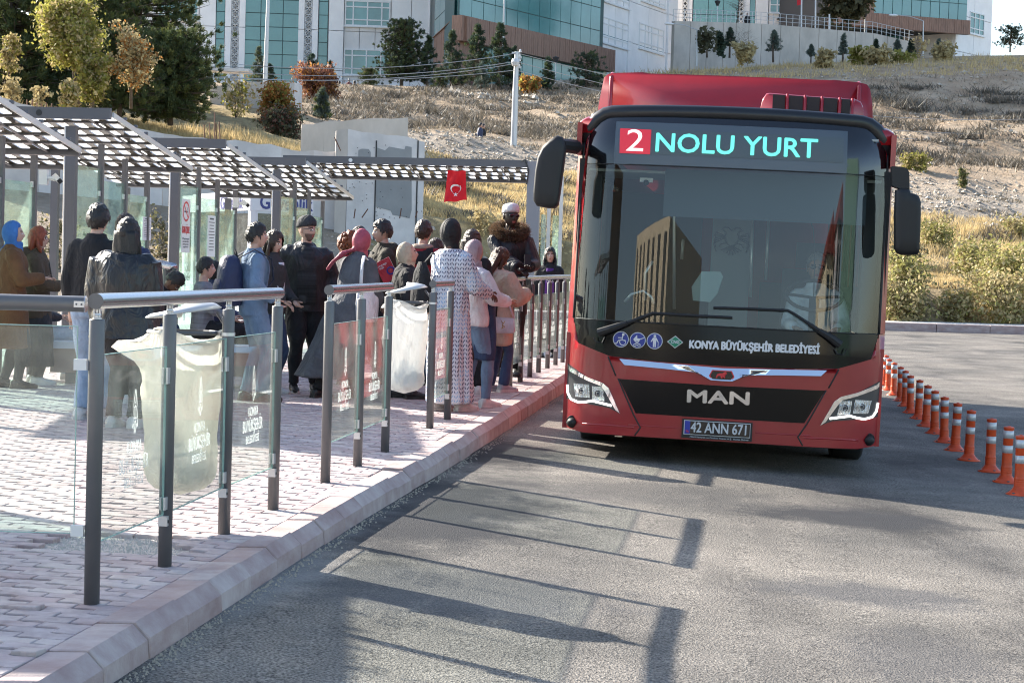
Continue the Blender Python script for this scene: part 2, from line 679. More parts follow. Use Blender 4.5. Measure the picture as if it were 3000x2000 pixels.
vis = [c for c in cells if in_view((c[0], c[1], 0))]
vis_set = set(vis)
vis.sort(key=lambda c: c[1])
near = set(vis[:298])
SV, SF, SM = [], [], []
lift_at = G(90, 1905)
lift2 = G(75, 1785)
k = 0
for c in cells:
	z = float(pave_z(c[1])) + random.gauss(0, 0.0016)
	tilt = (random.gauss(0, 0.006), random.gauss(0, 0.010))
	if (abs(c[0] - lift_at.x) < 0.10 and abs(c[1] - lift_at.y) < 0.055) or (abs(c[0] - lift2.x) < 0.09 and abs(c[1] - lift2.y) < 0.06):
		z, tilt = z + 0.010, (0.03, -0.06)
	vv = paver_verts(c[0], c[1], c[2], z, tilt)
	if c in near:
		mb = MB()
		mb.cur = 0
		mb.add(vv, PF + [tuple(range(16, 24))])
		mb.build('paver', M_PAVE[random.choice((0, 0, 1, 2))], pavement)
	else:
		o = len(SV)
		SV.extend(vv)
		mi = random.choice((0, 0, 1, 2))
		for f in PF:
			SF.append(tuple(i + o for i in f))
			SM.append(mi)
		for f in ((16, 17, 22, 23), (17, 18, 21, 22), (18, 19, 20, 21)):
			SF.append(tuple(i + o for i in f))
			SM.append(mi)
pf = fast_mesh('paver_field', SV, SF, M_PAVE, pavement, SM)
tag(pf, kind='stuff')
# plain slab where the pavers are too far away to tell apart
mb = MB()
mb.add([(-26, 26.5, 0.06), (0.95, 26.9, 0.072), (2.40, 41, 0.06), (-26, 41, 0.05)], [(0, 1, 2, 3)])
mb.build('far_paving', M_SLAB, pavement)
# crumbs of mortar in the gap
V, F = [], []
for i in range(900):
	x, y = hole.x + random.uniform(-0.30, 0.36), hole.y + random.uniform(-0.17, 0.42)
	s = random.uniform(0.002, 0.007)
	o = len(V)
	V += [(x, y, -0.02 + s * 1.5), (x + s, y, -0.024), (x - s * .5, y + s * .8, -0.024), (x - s * .5, y - s * .8, -0.024)]
	F += [(o, o + 1, o + 2), (o, o + 2, o + 3), (o, o + 3, o + 1)]
tag(fast_mesh('mortar_crumbs', V, F, mat('crumb', (0.5, 0.47, 0.44), 0.9), pavement), kind='stuff')

# --- kerb: separate stones
kerb = thing('kerb', (0, 0, 0), None, None)
tag(kerb, kind='structure')
pts = []
y = 4.0
while y < 41:
	pts.append(y)
	y += 0.497
for i in range(len(pts) - 1):
	y0, y1 = pts[i] + 0.003, pts[i + 1] - 0.003
	mb = MB()
	rings = []
	dz, dx = random.gauss(0, 0.003), random.gauss(0, 0.003)
	for yy in (y0, y0 + 0.006, y1 - 0.006, y1):
		e = 0.004 if yy in (y0, y1) else 0.0
		x0 = float(kerb_x(yy)) + dx
		z0 = float(pave_z(yy)) + dz
		zr = -0.2
		rings.append([Vector((x0 - 0.135, yy, zr)), Vector((x0 - 0.135, yy, z0 + 0.004 - e)), Vector((x0, yy, z0 + 0.006 - e)),
					  Vector((x0 + 0.055 - e, yy, z0 - 0.052 - e)), Vector((x0 + 0.066 - e, yy, zr))])
	mb.loft(rings)
	mb.build('kerb_stone', M_KERB if random.random() < 0.6 else M_KERB2, kerb)

# sand and leaves gathered along the kerb
V, F = [], []
for i in range(1500):
	y = 5.5 + 16 * random.random() ** 1.6
	x = float(kerb_x(y)) + 0.075 + abs(random.gauss(0, 0.035))
	s = random.uniform(0.003, 0.011)
	z = float(road_z(x, y))
	o = len(V)
	V += [(x, y, z + s), (x + s, y, z - .002), (x - s * .5, y + s, z - .002), (x - s * .5, y - s, z - .002)]
	F += [(o, o + 1, o + 2), (o, o + 2, o + 3), (o, o + 3, o + 1)]
tag(fast_mesh('kerbside_grit', V, F, mat('grit', (0.34, 0.30, 0.25), 0.95)), kind='stuff')

# --- far kerb with its pale strip
far = thing('far_kerb', (0, 0, 0), None, None)
tag(far, kind='structure')
mb = MB()
A, B = Vector((-40, 63, -0.235)), Vector((60, 57.5, -0.235))
d = (B - A).normalized()
nrm = Vector((-d.y, d.x, 0))
n = 60
for i in range(n):
	a, b = A + (B - A) * (i / n), A + (B - A) * ((i + 1) / n) - d * 0.02
	s = MB()
	s.obox(a - Vector((0, 0, 0.1)), b - a, nrm * 0.3, (0, 0, 0.30 + random.gauss(0, .004)))
	s.build('kerb_stone', M_KERB, far)
s = MB()
s.obox(A + nrm * 0.3 - Vector((0, 0, .1)), B - A, nrm * 3.2, (0, 0, 0.31))
s.build('concrete_strip', mat('pale_concrete', (0.52, 0.5, 0.48), 0.9, var=0.12, scale=0.8), far)
s = MB()
s.obox(A + nrm * 3.5 - Vector((0, 0, .1)), B - A, nrm * 0.2, (0, 0, 0.42))
s.build('edging', M_KERB, far)

# ================================================================== terrain
CP = []


def cp(px, py, d):
	p = W(px, py, d)
	CP.append((p.x, p.y, p.z))


for x in range(-60, 121, 20):
	for y in (30, 44):
		CP.append((x, y, -0.7))
for x in (-4, 6, 16, 30, 50, 80, 110):
	CP.append((x, 64.5, 0.1))
	CP.append((x, 55, -0.7))
	CP.append((x, 60.5, -0.5))
	CP.append((x, 50, -0.8))
# left: rubble in front of the concrete wall
for px, py, d in ((1245, 652, 57.5), (1130, 690, 57), (1000, 712, 55.5), (800, 760, 55), (550, 780, 55), (200, 760, 55), (-200, 760, 55), (1350, 690, 62), (1180, 745, 50), (900, 800, 50)):
	cp(px, py, d)
# left: grass bank behind the wall
for px, py, d in ((-250, 262, 58.5), (0, 283, 58.5), (150, 317, 58.5), (350, 352, 58.5), (500, 388, 58.5), (620, 412, 58.5), (760, 418, 58.5), (900, 432, 59), (1000, 425, 62),
				  (-250, 215, 70), (0, 240, 70), (150, 262, 70), (330, 288, 70), (450, 315, 72), (600, 365, 72), (760, 402, 72), (880, 412, 72),
				  (0, 228, 85), (330, 275, 85), (500, 300, 85), (620, 322, 88), (800, 352, 90), (900, 372, 90), (-250, 215, 90)):
	cp(px, py, d)
# centre: dry grass, gravel mound, scrub hillside, terrace edge
for px, py, d in ((1300, 700, 66), (1450, 720, 66), (1640, 735, 66), (1300, 560, 80), (1450, 552, 80), (1620, 545, 80), (1800, 560, 80), (1270, 480, 84), (1430, 470, 86),
				  (1200, 384, 93), (1300, 384, 93), (1400, 375, 93), (1500, 378, 93), (1600, 395, 93), (1750, 430, 95), (1950, 470, 95), (2200, 510, 95),
				  (960, 400, 98), (1100, 398, 100), (1400, 420, 102), (1600, 425, 102), (900, 345, 118), (1100, 335, 120), (1300, 345, 122), (1500, 350, 122), (1650, 345, 120),
				  (900, 318, 127), (1100, 306, 128), (1300, 312, 128), (1500, 322, 128), (900, 258, 138), (1000, 252, 140), (1300, 252, 141), (1500, 262, 142), (1650, 268, 143),
				  (600, 245, 120), (750, 240, 128), (400, 225, 125), (100, 205, 125)):
	cp(px, py, d)
for x in (-60, -45, -30, -15, 0, 8):
	for y in (148, 170, 215):
		CP.append((x, y, 15.2))
# right: shrub strip, gravel mound, hillside, crest
for px, py, d in ((2620, 800, 71), (2800, 800, 71), (3000, 800, 71), (3300, 800, 71), (2640, 660, 84), (2800, 650, 84), (3000, 640, 84), (3300, 640, 84), (2300, 700, 80), (1900, 690, 78),
				  (2640, 490, 98), (2760, 520, 98), (2850, 545, 97), (2930, 552, 97), (3050, 565, 97), (3300, 580, 97), (2400, 480, 98),
				  (2640, 520, 106), (2800, 560, 106), (3000, 580, 106), (3300, 590, 106),
				  (2450, 330, 122), (2700, 360, 120), (2900, 380, 120), (3100, 390, 120), (2450, 240, 136), (2700, 220, 138), (2900, 230, 138), (3100, 240, 138),
				  (1780, 235, 142), (1900, 178, 148), (2100, 172, 150), (2300, 176, 150), (2450, 172, 150), (2600, 185, 150), (2750, 188, 150), (2900, 175, 150), (3000, 160, 152),
				  (1950, 260, 132), (2150, 270, 132), (1850, 330, 118), (2100, 350, 118)):
	cp(px, py, d)
for px, py in ((1850, 166), (2000, 168), (2200, 170), (2400, 176), (2600, 190)):
	cp(px, py, 160)
cp(2800, 130, 168)
cp(2930, 108, 170)
cp(3050, 98, 172)
cp(3400, 60, 175)
for x in (25, 45, 70, 100, 125):
	CP.append((x, 215, 19.0))
CP = np.array(CP)


def tps(P, z, lam=0.02):
	n = len(P)
	d2 = ((P[:, None] - P[None]) ** 2).sum(-1)
	K = 0.5 * d2 * np.log(d2 + 1e-9)
	A = np.zeros((n + 3, n + 3))
	A[:n, :n] = K + lam * np.eye(n) * n
	A[:n, n] = A[n, :n] = 1
	A[:n, n + 1:] = P
	A[n + 1:, :n] = P.T
	w = np.linalg.solve(A, np.concatenate([z, np.zeros(3)]))

	def f(Q):
		out = np.zeros(len(Q))
		for i in range(0, len(Q), 20000):
			q = Q[i:i + 20000]
			dd = ((q[:, None] - P[None]) ** 2).sum(-1)
			out[i:i + 20000] = (0.5 * dd * np.log(dd + 1e-9)) @ w[:n] + w[n] + q @ w[n + 1:]
		return out
	return f


TF0 = tps(CP[:, :2] / 40.0, CP[:, 2])


def terrain_z(Q):
	Q = np.atleast_2d(np.asarray(Q, float))[:, :2]
	z = TF0(Q / 40.0)
	P3 = np.c_[Q, np.zeros(len(Q))]
	amp = np.clip((Q[:, 1] - 60) / 25, 0, 1) * np.clip((150 - Q[:, 1]) / 12, 0.12, 1)
	kz = np.clip((Q[:, 0] + 4) / 5, 0, 1) * np.clip((64.0 - Q[:, 1]) / 2.0, 0, 1)
	z = np.where(z > -0.5, z * (1 - kz) - 0.5 * kz, z)
	z = z + amp * (0.42 * vnoise(P3, 3, 0.07, 3) + 0.16 * vnoise(P3, 4, 0.33, 3))
	return z


xs = np.concatenate([np.arange(-62, -30, 2.0), np.arange(-30, 55, 0.8), np.arange(55, 122, 2.5)])
ys = np.concatenate([np.arange(40, 150, 0.8), np.arange(150, 216, 2.5)])
X, Y = np.meshgrid(xs, ys)
Q = np.c_[X.ravel(), Y.ravel()]
Z = terrain_z(Q)
nx, ny = len(xs), len(ys)
idx = np.arange(nx * ny).reshape(ny, nx)
F = np.stack([idx[:-1, :-1], idx[:-1, 1:], idx[1:, 1:], idx[1:, :-1]], -1).reshape(-1, 4)


def zone_weights(Q, Z):
	"""straw / scrub / gravel by where the ground lies"""
	q = Q
	k = 5600.0 / np.maximum(q[:, 1], 1)
	px = 1500 + q[:, 0] * k * 1.0
	straw = np.zeros(len(q))
	scrub = np.zeros(len(q))
	grav = np.zeros(len(q))
	y = q[:, 1]
	right = px > 2300
	mid = (px > 940) & ~right
	left = px <= 940
	def sm(v, c, w):
		return 1 / (1 + np.exp(-(v - c) / w))
	L = 1 - sm(px, 940, 25)
	Rr = sm(px, 2300, 60)
	Mi = np.clip(1 - L - Rr, 0, 1)
	straw = Mi * (1 - sm(y, 83, 1.0)) + L * (1 - sm(y, 95, 2)) * (0.15 + 0.85 * sm(y, 57.5, 0.3)) + Rr * (0.7 * (1 - sm(y, 85, 1.2)) + 0.45 * sm(y, 145, 2))
	grav = Mi * sm(y, 83, 1.0) * (1 - sm(y, 96, 1)) + L * 0.7 * (1 - sm(y, 57.5, 0.3)) + Rr * sm(y, 85, 1.2) * (1 - sm(y, 99, 1))
	scrub = Mi * 0.40 * sm(y, 96, 1) + L * 0.5 * sm(y, 95, 2) + Rr * 0.17 * sm(y, 99, 1)
	return np.stack([straw, scrub, grav], 1)


wt = zone_weights(Q + 2.0 * np.c_[vnoise(np.c_[Q, Z * 0], 8, 0.1, 2), vnoise(np.c_[Q, Z * 0], 9, 0.1, 2)], Z)


def terrain_mat():
	m, n, l, b = new_mat('hillside_soil')
	b.inputs['Roughness'].default_value = 0.95
	b.inputs['Specular IOR Level'].default_value = 0.1
	at = n.new('ShaderNodeAttribute')
	at.attribute_name = 'zone'
	sp = n.new('ShaderNodeSeparateColor')
	l.new(at.outputs['Color'], sp.inputs[0])
	tc = n.new('ShaderNodeTexCoord')

	def ramp(scale, c0, c1, p0=0.35, p1=0.65, detail=9):
		nz = n.new('ShaderNodeTexNoise')
		nz.inputs['Scale'].default_value = scale
		nz.inputs['Detail'].default_value = detail
		nz.inputs['Roughness'].default_value = 0.68
		l.new(tc.outputs['Object'], nz.inputs[0])
		r = n.new('ShaderNodeValToRGB')
		r.color_ramp.elements[0].position, r.color_ramp.elements[1].position = p0, p1
		r.color_ramp.elements[0].color, r.color_ramp.elements[1].color = (*c0, 1), (*c1, 1)
		l.new(nz.outputs[0], r.inputs[0])
		return r
	soil = ramp(0.35, (0.37, 0.265, 0.175), (0.53, 0.415, 0.30))
	straw = ramp(1.3, (0.27, 0.20, 0.105), (0.52, 0.41, 0.22))
	scrub = ramp(0.9, (0.15, 0.13, 0.10), (0.36, 0.30, 0.22), 0.38, 0.62)
	grav = ramp(2.6, (0.29, 0.24, 0.19), (0.46, 0.40, 0.33), 0.3, 0.7)

	def mixin(base, top, chan, scale):
		nz = n.new('ShaderNodeTexNoise')
		nz.inputs['Scale'].default_value = scale
		nz.inputs['Detail'].default_value = 7
		l.new(tc.outputs['Object'], nz.inputs[0])
		mr = n.new('ShaderNodeMapRange')
		mr.inputs['From Min'].default_value, mr.inputs['From Max'].default_value = 0.30, 0.62
		l.new(nz.outputs[0], mr.inputs[0])
		ml = n.new('ShaderNodeMath')
		ml.operation = 'MULTIPLY_ADD'
		l.new(chan, ml.inputs[0])
		ml.inputs[1].default_value = 1.5
		ad = n.new('ShaderNodeMath')
		ad.operation = 'SUBTRACT'
		ad.inputs[0].default_value = 0.0
		a2 = n.new('ShaderNodeMath')
		a2.operation = 'MULTIPLY'
		l.new(mr.outputs[0], a2.inputs[0])
		a2.inputs[1].default_value = 0.5
		l.new(a2.outputs[0], ad.inputs[1])
		l.new(ad.outputs[0], ml.inputs[2])
		ml.use_clamp = True
		mx = n.new('ShaderNodeMixRGB')
		l.new(ml.outputs[0], mx.inputs[0])
		l.new(base, mx.inputs[1])
		l.new(top.outputs[0], mx.inputs[2])
		return mx.outputs[0]
	c = mixin(soil.outputs[0], straw, sp.outputs[0], 0.5)
	c = mixin(c, scrub, sp.outputs[1], 0.16)
	c = mixin(c, grav, sp.outputs[2], 0.4)
	l.new(c, b.inputs['Base Color'])
	nb = n.new('ShaderNodeTexNoise')
	nb.inputs['Scale'].default_value = 2.2
	nb.inputs['Detail'].default_value = 12
	nb.inputs['Roughness'].default_value = 0.7
	l.new(tc.outputs['Object'], nb.inputs[0])
	bp = n.new('ShaderNodeBump')
	bp.inputs['Strength'].default_value = 1.0
	bp.inputs['Distance'].default_value = 0.35
	l.new(nb.outputs[0], bp.inputs['Height'])
	l.new(bp.outputs[0], b.inputs['Normal'])
	return m


hill = fast_mesh('hillside', np.c_[Q, Z], F, terrain_mat(), smooth=True)
tag(hill, kind='structure')
ca = hill.data.color_attributes.new('zone', 'FLOAT_COLOR', 'POINT')
ca.data.foreach_set('color', np.c_[wt, np.ones(len(wt))].astype(np.float32).ravel())

# --- loose stones on the slopes
M_STONE = mat('pale_rock', (0.42, 0.36, 0.29), 0.9, var=0.3, scale=1.5, bump=0.4, bscale=12, dist=0.05)


def scatter_stones(name, n, fn, smin, smax):
	base = np.array([(1, 0, 0), (-1, 0, 0), (0, 1, 0), (0, -1, 0), (0, 0, 1), (0, 0, -1)], float)
	tri = np.array([(0, 2, 4), (2, 1, 4), (1, 3, 4), (3, 0, 4), (2, 0, 5), (1, 2, 5), (3, 1, 5), (0, 3, 5)])
	P = fn(n)
	z = terrain_z(P)
	s = smin + (smax - smin) * RNG.random(n) ** 4
	V = base[None] * (s[:, None, None] * RNG.uniform(0.5, 1.3, (n, 6, 1)))
	a = RNG.uniform(0, 6.28, n)
	ca, sa = np.cos(a)[:, None], np.sin(a)[:, None]
	V = np.stack([V[..., 0] * ca - V[..., 1] * sa, V[..., 0] * sa + V[..., 1] * ca, V[..., 2] * 0.75], -1)
	V += np.stack([P[:, 0], P[:, 1], z + s * 0.15], -1)[:, None]
	FF = (tri[None] + 6 * np.arange(n)[:, None, None]).reshape(-1, 3)
	return tag(fast_mesh(name, V.reshape(-1, 3), FF, M_STONE), kind='stuff')


def wedge(y0, y1, p0, p1):
	def fn(n):
		y = RNG.uniform(y0, y1, n)
		px = RNG.uniform(p0, p1, n)
		return np.c_[(px - 1500) / 5600 * y, y]
	return fn


scatter_stones('mound_stones', 5200, wedge(81, 97, 930, 1720), 0.02, 0.15)
scatter_stones('mound_stones', 2600, wedge(84, 101, 2520, 3080), 0.02, 0.17)
scatter_stones('slope_stones', 2600, wedge(100, 150, 900, 3080), 0.03, 0.26)
scatter_stones('rubble', 1500, wedge(48, 64, 640, 1700), 0.02, 0.12)
scatter_stones('terrace_stones', 500, wedge(125.5, 129, 870, 1560), 0.06, 0.4)

# --- dry grass and scrub
M_STRAW = translucent_mat('dry_grass', (0.55, 0.42, 0.21), 0.35, 0.35)
M_STRAW2 = translucent_mat('grey_scrub_twigs', (0.24, 0.20, 0.145), 0.2, 0.35)


def scatter_blades(name, n, fn, h0, h1, m, wd=0.02, per=6, spread=0.12, lean=0.35):
	P = fn(n)
	z = terrain_z(P)
	h = RNG.uniform(h0, h1, n) * np.clip(0.6 + 0.5 * vnoise(np.c_[P, 0 * z], 21, 0.15, 2), 0.25, 1.3)
	P = np.repeat(np.c_[P, z], per, 0)
	h = np.repeat(h, per) * RNG.uniform(0.5, 1.1, n * per)
	N = len(P)
	P[:, :2] += RNG.normal(0, spread, (N, 2))
	a = RNG.uniform(0, 6.28, N)
	sx, sy = np.cos(a) * wd, np.sin(a) * wd
	tip = P + np.c_[RNG.normal(0, lean, N) * h, RNG.normal(0, lean, N) * h, h]
	P[:, 2] -= 0.05
	V = np.stack([P + np.c_[sx, sy, 0 * sx], P - np.c_[sx, sy, 0 * sx], tip], 1).reshape(-1, 3)
	F = np.arange(3 * N).reshape(-1, 3)
	return tag(fast_mesh(name, V, F, m), kind='stuff')


scatter_blades('dry_grass', 13000, wedge(64.5, 84, 1150, 2500), 0.15, 0.42, M_STRAW, 0.02)
scatter_blades('dry_grass', 7500, wedge(58.2, 78, -80, 900), 0.2, 0.6, M_STRAW, 0.016)
scatter_blades('dry_grass', 5200, wedge(65, 86, 2400, 3100), 0.2, 0.6, M_STRAW, 0.02)
scatter_blades('scrub', 2400, wedge(100, 142, 860, 1760), 0.15, 0.6, M_STRAW2, 0.035, 7, 0.3, 0.7)
scatter_blades('scrub', 800, wedge(102, 140, 2480, 3100), 0.15, 0.6, M_STRAW2, 0.035, 7, 0.35, 0.7)
scatter_blades('crest_grass', 1300, wedge(140, 156, 1740, 3050), 0.25, 0.8, M_STRAW, 0.035, 6, 0.3)
M_STRAW3 = translucent_mat('dark_scrub_twigs', (0.125, 0.108, 0.085), 0.2, 0.35)
scatter_blades('dark_scrub', 150, wedge(104, 134, 2480, 3120), 0.35, 0.9, M_STRAW3, 0.05, 70, 0.55, 0.8)
scatter_blades('dark_scrub', 260, wedge(100, 138, 860, 1760), 0.3, 0.75, M_STRAW3, 0.045, 60, 0.5, 0.8)
scatter_blades('weed_tufts', 160, wedge(64.6, 84, 1150, 3080), 0.3, 0.7, M_STRAW3, 0.03, 60, 0.3, 0.6)
scatter_blades('weed_tufts', 120, wedge(84, 99, 930, 3080), 0.15, 0.35, M_STRAW2, 0.03, 40, 0.3, 0.6)
# seams and cracks in the asphalt
def road_strip(name, pts, w, m, lift):
	mb = MB()
	P = []
	for (x0, y0), (x1, y1) in zip(pts[:-1], pts[1:]):
		n = 12
		for k in range(n):
			t = k / n
			P.append((x0 + (x1 - x0) * t + random.gauss(0, w * .6), y0 + (y1 - y0) * t + random.gauss(0, w * .5)))
	L = []
	for i, (x, y) in enumerate(P):
		a, b = P[max(0, i - 1)], P[min(len(P) - 1, i + 1)]
		d = Vector((b[0] - a[0], b[1] - a[1], 0)).normalized()
		n_ = Vector((-d.y, d.x, 0)) * (w * random.uniform(.25, 1))
		z = float(road_z(x, y)) + lift
		L.append((Vector((x, y, z)) - n_, Vector((x, y, z)) + n_))
	for (a, b), (c, d) in zip(L[:-1], L[1:]):
		mb.add([a, c, d, b], [(0, 1, 2, 3)])
	return tag(mb.build(name, m), kind='structure')


M_CRACK = mat('road_crack', (0.022, 0.022, 0.024), 0.9)
road_strip('road_crack', [tuple(G(px, py, -.29).xy) for px, py in ((2660, 1096), (2800, 1100), (3050, 1106))], 0.012, M_CRACK, 0.004)
road_strip('road_crack', [tuple(G(px, py, -.29).xy) for px, py in ((2600, 1032), (2700, 1038), (2860, 1049))], 0.03, M_CRACK, 0.004)

# ================================================================== buildings and walls
class Facade:
	"""vertical plane through two measured columns; boxes are laid on it by measured corners"""

	def __init__(self, pxl, dl, pxr, dr, pyref):
		self.A, self.B = W(pxl, pyref, dl), W(pxr, pyref, dr)
		self.d = Vector((self.B.x - self.A.x, self.B.y - self.A.y, 0))
		self.L = self.d.length
		self.d.normalize()
		self.n = Vector((self.d.y, -self.d.x, 0))      # towards the viewer

	def hit(self, px, py):
		r = ray(px, py)
		r = Vector(r)
		n = self.n
		t = (self.A.x * n.x + self.A.y * n.y) / (r.x * n.x + r.y * n.y)
		p = Vector((r.x * t, r.y * t, r.z * t + CAMH))
		return (p - self.A).dot(self.d), p.z

	def rect(self, x0, y0, x1, y1):
		xm, ym = (x0 + x1) / 2, (y0 + y1) / 2
		return self.hit(x0, ym)[0], self.hit(x1, ym)[0], self.hit(xm, y1)[1], self.hit(xm, y0)[1]

	def pt(self, s, z, off=0.0):
		return Vector((self.A.x, self.A.y, 0)) + self.d * s + self.n * off + Vector((0, 0, z))

	def slab(self, mb, s0, s1, z0, z1, front, back):
		mb.obox(self.pt(s0, z0, back), self.d * (s1 - s0), self.n * (front - back), Vector((0, 0, z1 - z0)))


M_CLAD = mat('white_cladding', (0.86, 0.835, 0.825), 0.55, var=0.05, scale=0.6)
M_CLAD2 = mat('grey_white_cladding', (0.72, 0.695, 0.68), 0.6, var=0.06, scale=0.6)
M_FRAME = mat('white_window_frame', (0.75, 0.75, 0.75), 0.45)
M_TEAL = mat('teal_curtain_glass', (0.085, 0.235, 0.235), 0.12, var=0.12, scale=0.25, spec=0.9)
M_TEAL2 = mat('teal_window_glass', (0.085, 0.225, 0.23), 0.1, var=0.3, scale=0.3, spec=0.9)
M_TEALFR = mat('dark_teal_mullion', (0.02, 0.075, 0.08), 0.4)
M_WOOD = mat('brown_wood_boards', (0.27, 0.15, 0.105), 0.6, var=0.25, scale=2.5, stretch=(6, 6, 0.6), bump=0.1)
M_DARK = mat('dark_recess', (0.03, 0.03, 0.032), 0.7)
M_LATT = mat('white_lattice', (0.62, 0.62, 0.62), 0.6)
M_CONC = mat('old_concrete', (0.50, 0.45, 0.40), 0.9, var=0.14, scale=0.8, bump=0.25, bscale=14, stretch=(1, 1, 0.5))
M_CONCW = mat('whitewashed_concrete', (0.60, 0.57, 0.55), 0.9, var=0.14, scale=0.9, bump=0.25, bscale=14)
M_CONCL = mat('worn_whitewash', (0.54, 0.505, 0.475), 0.9, var=0.12, scale=0.9, bump=0.25, bscale=14)
M_CONCG = mat('grey_paint_patch', (0.27, 0.275, 0.275), 0.9, var=0.08, scale=1.4, bump=0.2, bscale=14)
M_RUST = mat('rusty_bar', (0.12, 0.055, 0.035), 0.9)
M_STEELW = mat('pale_galvanised', (0.52, 0.53, 0.54), 0.45, 0.3)
M_ROOFG = mat('dark_soffit', (0.06, 0.06, 0.065), 0.8)

uni = thing('university_building', (0, 0, 0), 'long white clad building with teal glass and wood bands on the hilltop', 'building')


def panels(fc, s0, s1, z0, z1, ns, nz, m, parent, front, back, joint=0.05, name='wall_panel'):
	for i in range(ns):
		for k in range(nz):
			mb = MB()
			a, b = s0 + (s1 - s0) * i / ns, s0 + (s1 - s0) * (i + 1) / ns
			c, d = z0 + (z1 - z0) * k / nz, z0 + (z1 - z0) * (k + 1) / nz
			fc.slab(mb, a + joint / 2, b - joint / 2, c + joint / 2, d - joint / 2, front + random.uniform(-.008, .008), back)
			mb.build(name, m, parent)


def window(fc, s0, s1, z0, z1, cols, rows, parent, front, fm=M_FRAME, gm=M_TEAL2, fw=0.11):
	"""framed window: cols/rows are lists of relative widths"""
	fr = MB()
	fc.slab(fr, s0, s1, z0, z0 + fw, front, front - 0.12)
	fc.slab(fr, s0, s1, z1 - fw, z1, front, front - 0.12)
	tot, x = sum(cols), 0
	cx = [s0]
	for c in cols:
		x += c
		cx.append(s0 + (s1 - s0) * x / tot)
	tot, x = sum(rows), 0
	rz = [z0]
	for c in rows:
		x += c
		rz.append(z0 + (z1 - z0) * x / tot)
	for c in cx:
		a = min(max(c - fw / 2, s0), s1 - fw)
		fc.slab(fr, a, a + fw, z0 + fw, z1 - fw, front - 0.004, front - 0.12)
	for c in rz[1:-1]:
		fc.slab(fr, s0 + fw, s1 - fw, c - fw / 2, c + fw / 2, front - 0.009, front - 0.12)
	w = fr.build('window', fm, parent)
	sill = MB()
	fc.slab(sill, s0 - 0.1, s1 + 0.1, z0 - 0.1, z0 - 0.003, front + 0.12, front - 0.1)
	sill.build('sill', fm, w)
	for i in range(len(cols)):
		for k in range(len(rows)):
			p = MB()
			fc.slab(p, cx[i] + .01, cx[i + 1] - .01, rz[k] + .01, rz[k + 1] - .01, front - 0.07, front - 0.10)
			p.build('pane', gm, w)
	return w


def curtain(fc, s0, s1, z0, z1, xs, zs, parent, front):
	fr = MB()
	fc.slab(fr, s0, s1, z0, z1, front - 0.06, front - 0.2)
	w = fr.build('curtain_wall', M_TEALFR, parent)
	for i in range(len(xs) - 1):
		for k in range(len(zs) - 1):
			p = MB()
			fc.slab(p, xs[i] + 0.035, xs[i + 1] - 0.035, zs[k] + 0.035, zs[k + 1] - 0.035, front + random.uniform(-.006, .006), front - 0.1)
			p.build('glass_pane', M_TEAL, w)
	return w


def lin(a, b, n):
	return [a + (b - a) * i / n for i in range(n + 1)]


# ---- left wing, facing us
f1 = Facade(380, 165, 1262, 166.5, 100)
zt, zb = 42.0, 14.5
core = MB()
s0, s1, _, _ = f1.rect(330, 0, 1262, 240)
f1.slab(core, -2, s1 + 12, zb, zt, -0.35, -14)
core.build('building_core', M_CLAD2, uni)


def seg(px0, px1):
	a, b, _, _ = f1.rect(px0, 0, px1, 200)
	return a, b


def zpy(py, px=800):
	return f1.hit(px, py)[1]


# cladding bays
a, b = seg(370, 455)
panels(f1, a, b, zb, zt, 1, 8, M_CLAD2, uni, 0.0, -0.35)
a, b = seg(584, 632)
panels(f1, a, b, zb, zt, 1, 8, M_CLAD, uni, 0.12, -0.35)
for px in (690, 905):
	a, b = seg(px - 32, px + 29 if px < 800 else px + 27)
	panels(f1, a, a + (b - a) * 0.32, zb, zt, 1, 8, M_CLAD, uni, 0.12, -0.35)
	panels(f1, a + (b - a) * 0.68, b, zb, zt, 1, 8, M_CLAD, uni, 0.12, -0.35)
	# lattice strip: diamonds in a dark recess
	la, lb = a + (b - a) * 0.32, a + (b - a) * 0.68
	bk = MB()
	f1.slab(bk, la, lb, zb, zt, -0.05, -0.3)
	lat = bk.build('lattice_strip', M_DARK, uni)
	z = zb
	w = lb - la
	while z < zt:
		t = MB()
		mid = (la + lb) / 2
		h = w * 0.94
		for sgn in (1, -1):
			for o in (-0.25, 0.25):
				pp = [f1.pt(mid - sgn * w * .46 + o * w * .0, z + 0.04 * h, 0.02), f1.pt(mid + sgn * w * .46, z + .96 * h, 0.02)]
				t.tube(pp, 0.085, 4)
		for c in ((la, z, la + 0.11, z + w), (lb - 0.11, z, lb, z + w), (la, z, lb, z + 0.1)):
			f1.slab(t, c[0], c[2], c[1], c[3], 0.06, -0.04)
		t.tube([f1.pt(mid - w * .46, z + h * .5, .02), f1.pt(mid, z + h * .96, .02), f1.pt(mid + w * .46, z + h * .5, .02), f1.pt(mid, z + h * .04, .02), f1.pt(mid - w * .46, z + h * .5, .02)], 0.075, 4)
		t.build('lattice_tile', M_LATT, lat)
		z += w
# curtain glass
for px0, px1, nx_ in ((632, 658, 1), (717, 876, 3), (933, 960, 1)):
	a, b = seg(px0, px1)
	zs = [zb]
	zz = zpy(240)
	while zz < zt:
		zs.append(zz)
		zz += (zpy(130) - zpy(170))
	xs_ = lin(a, b, nx_)
	if nx_ == 3:
		xs_ = [a, a + (b - a) * .29, a + (b - a) * .70, b]
	curtain(f1, a, b, zb, zt, xs_, zs, uni, 0.0)
a, b = seg(962, 1007)
panels(f1, a, b, zb, zt, 1, 8, M_CLAD, uni, 0.1, -0.35)
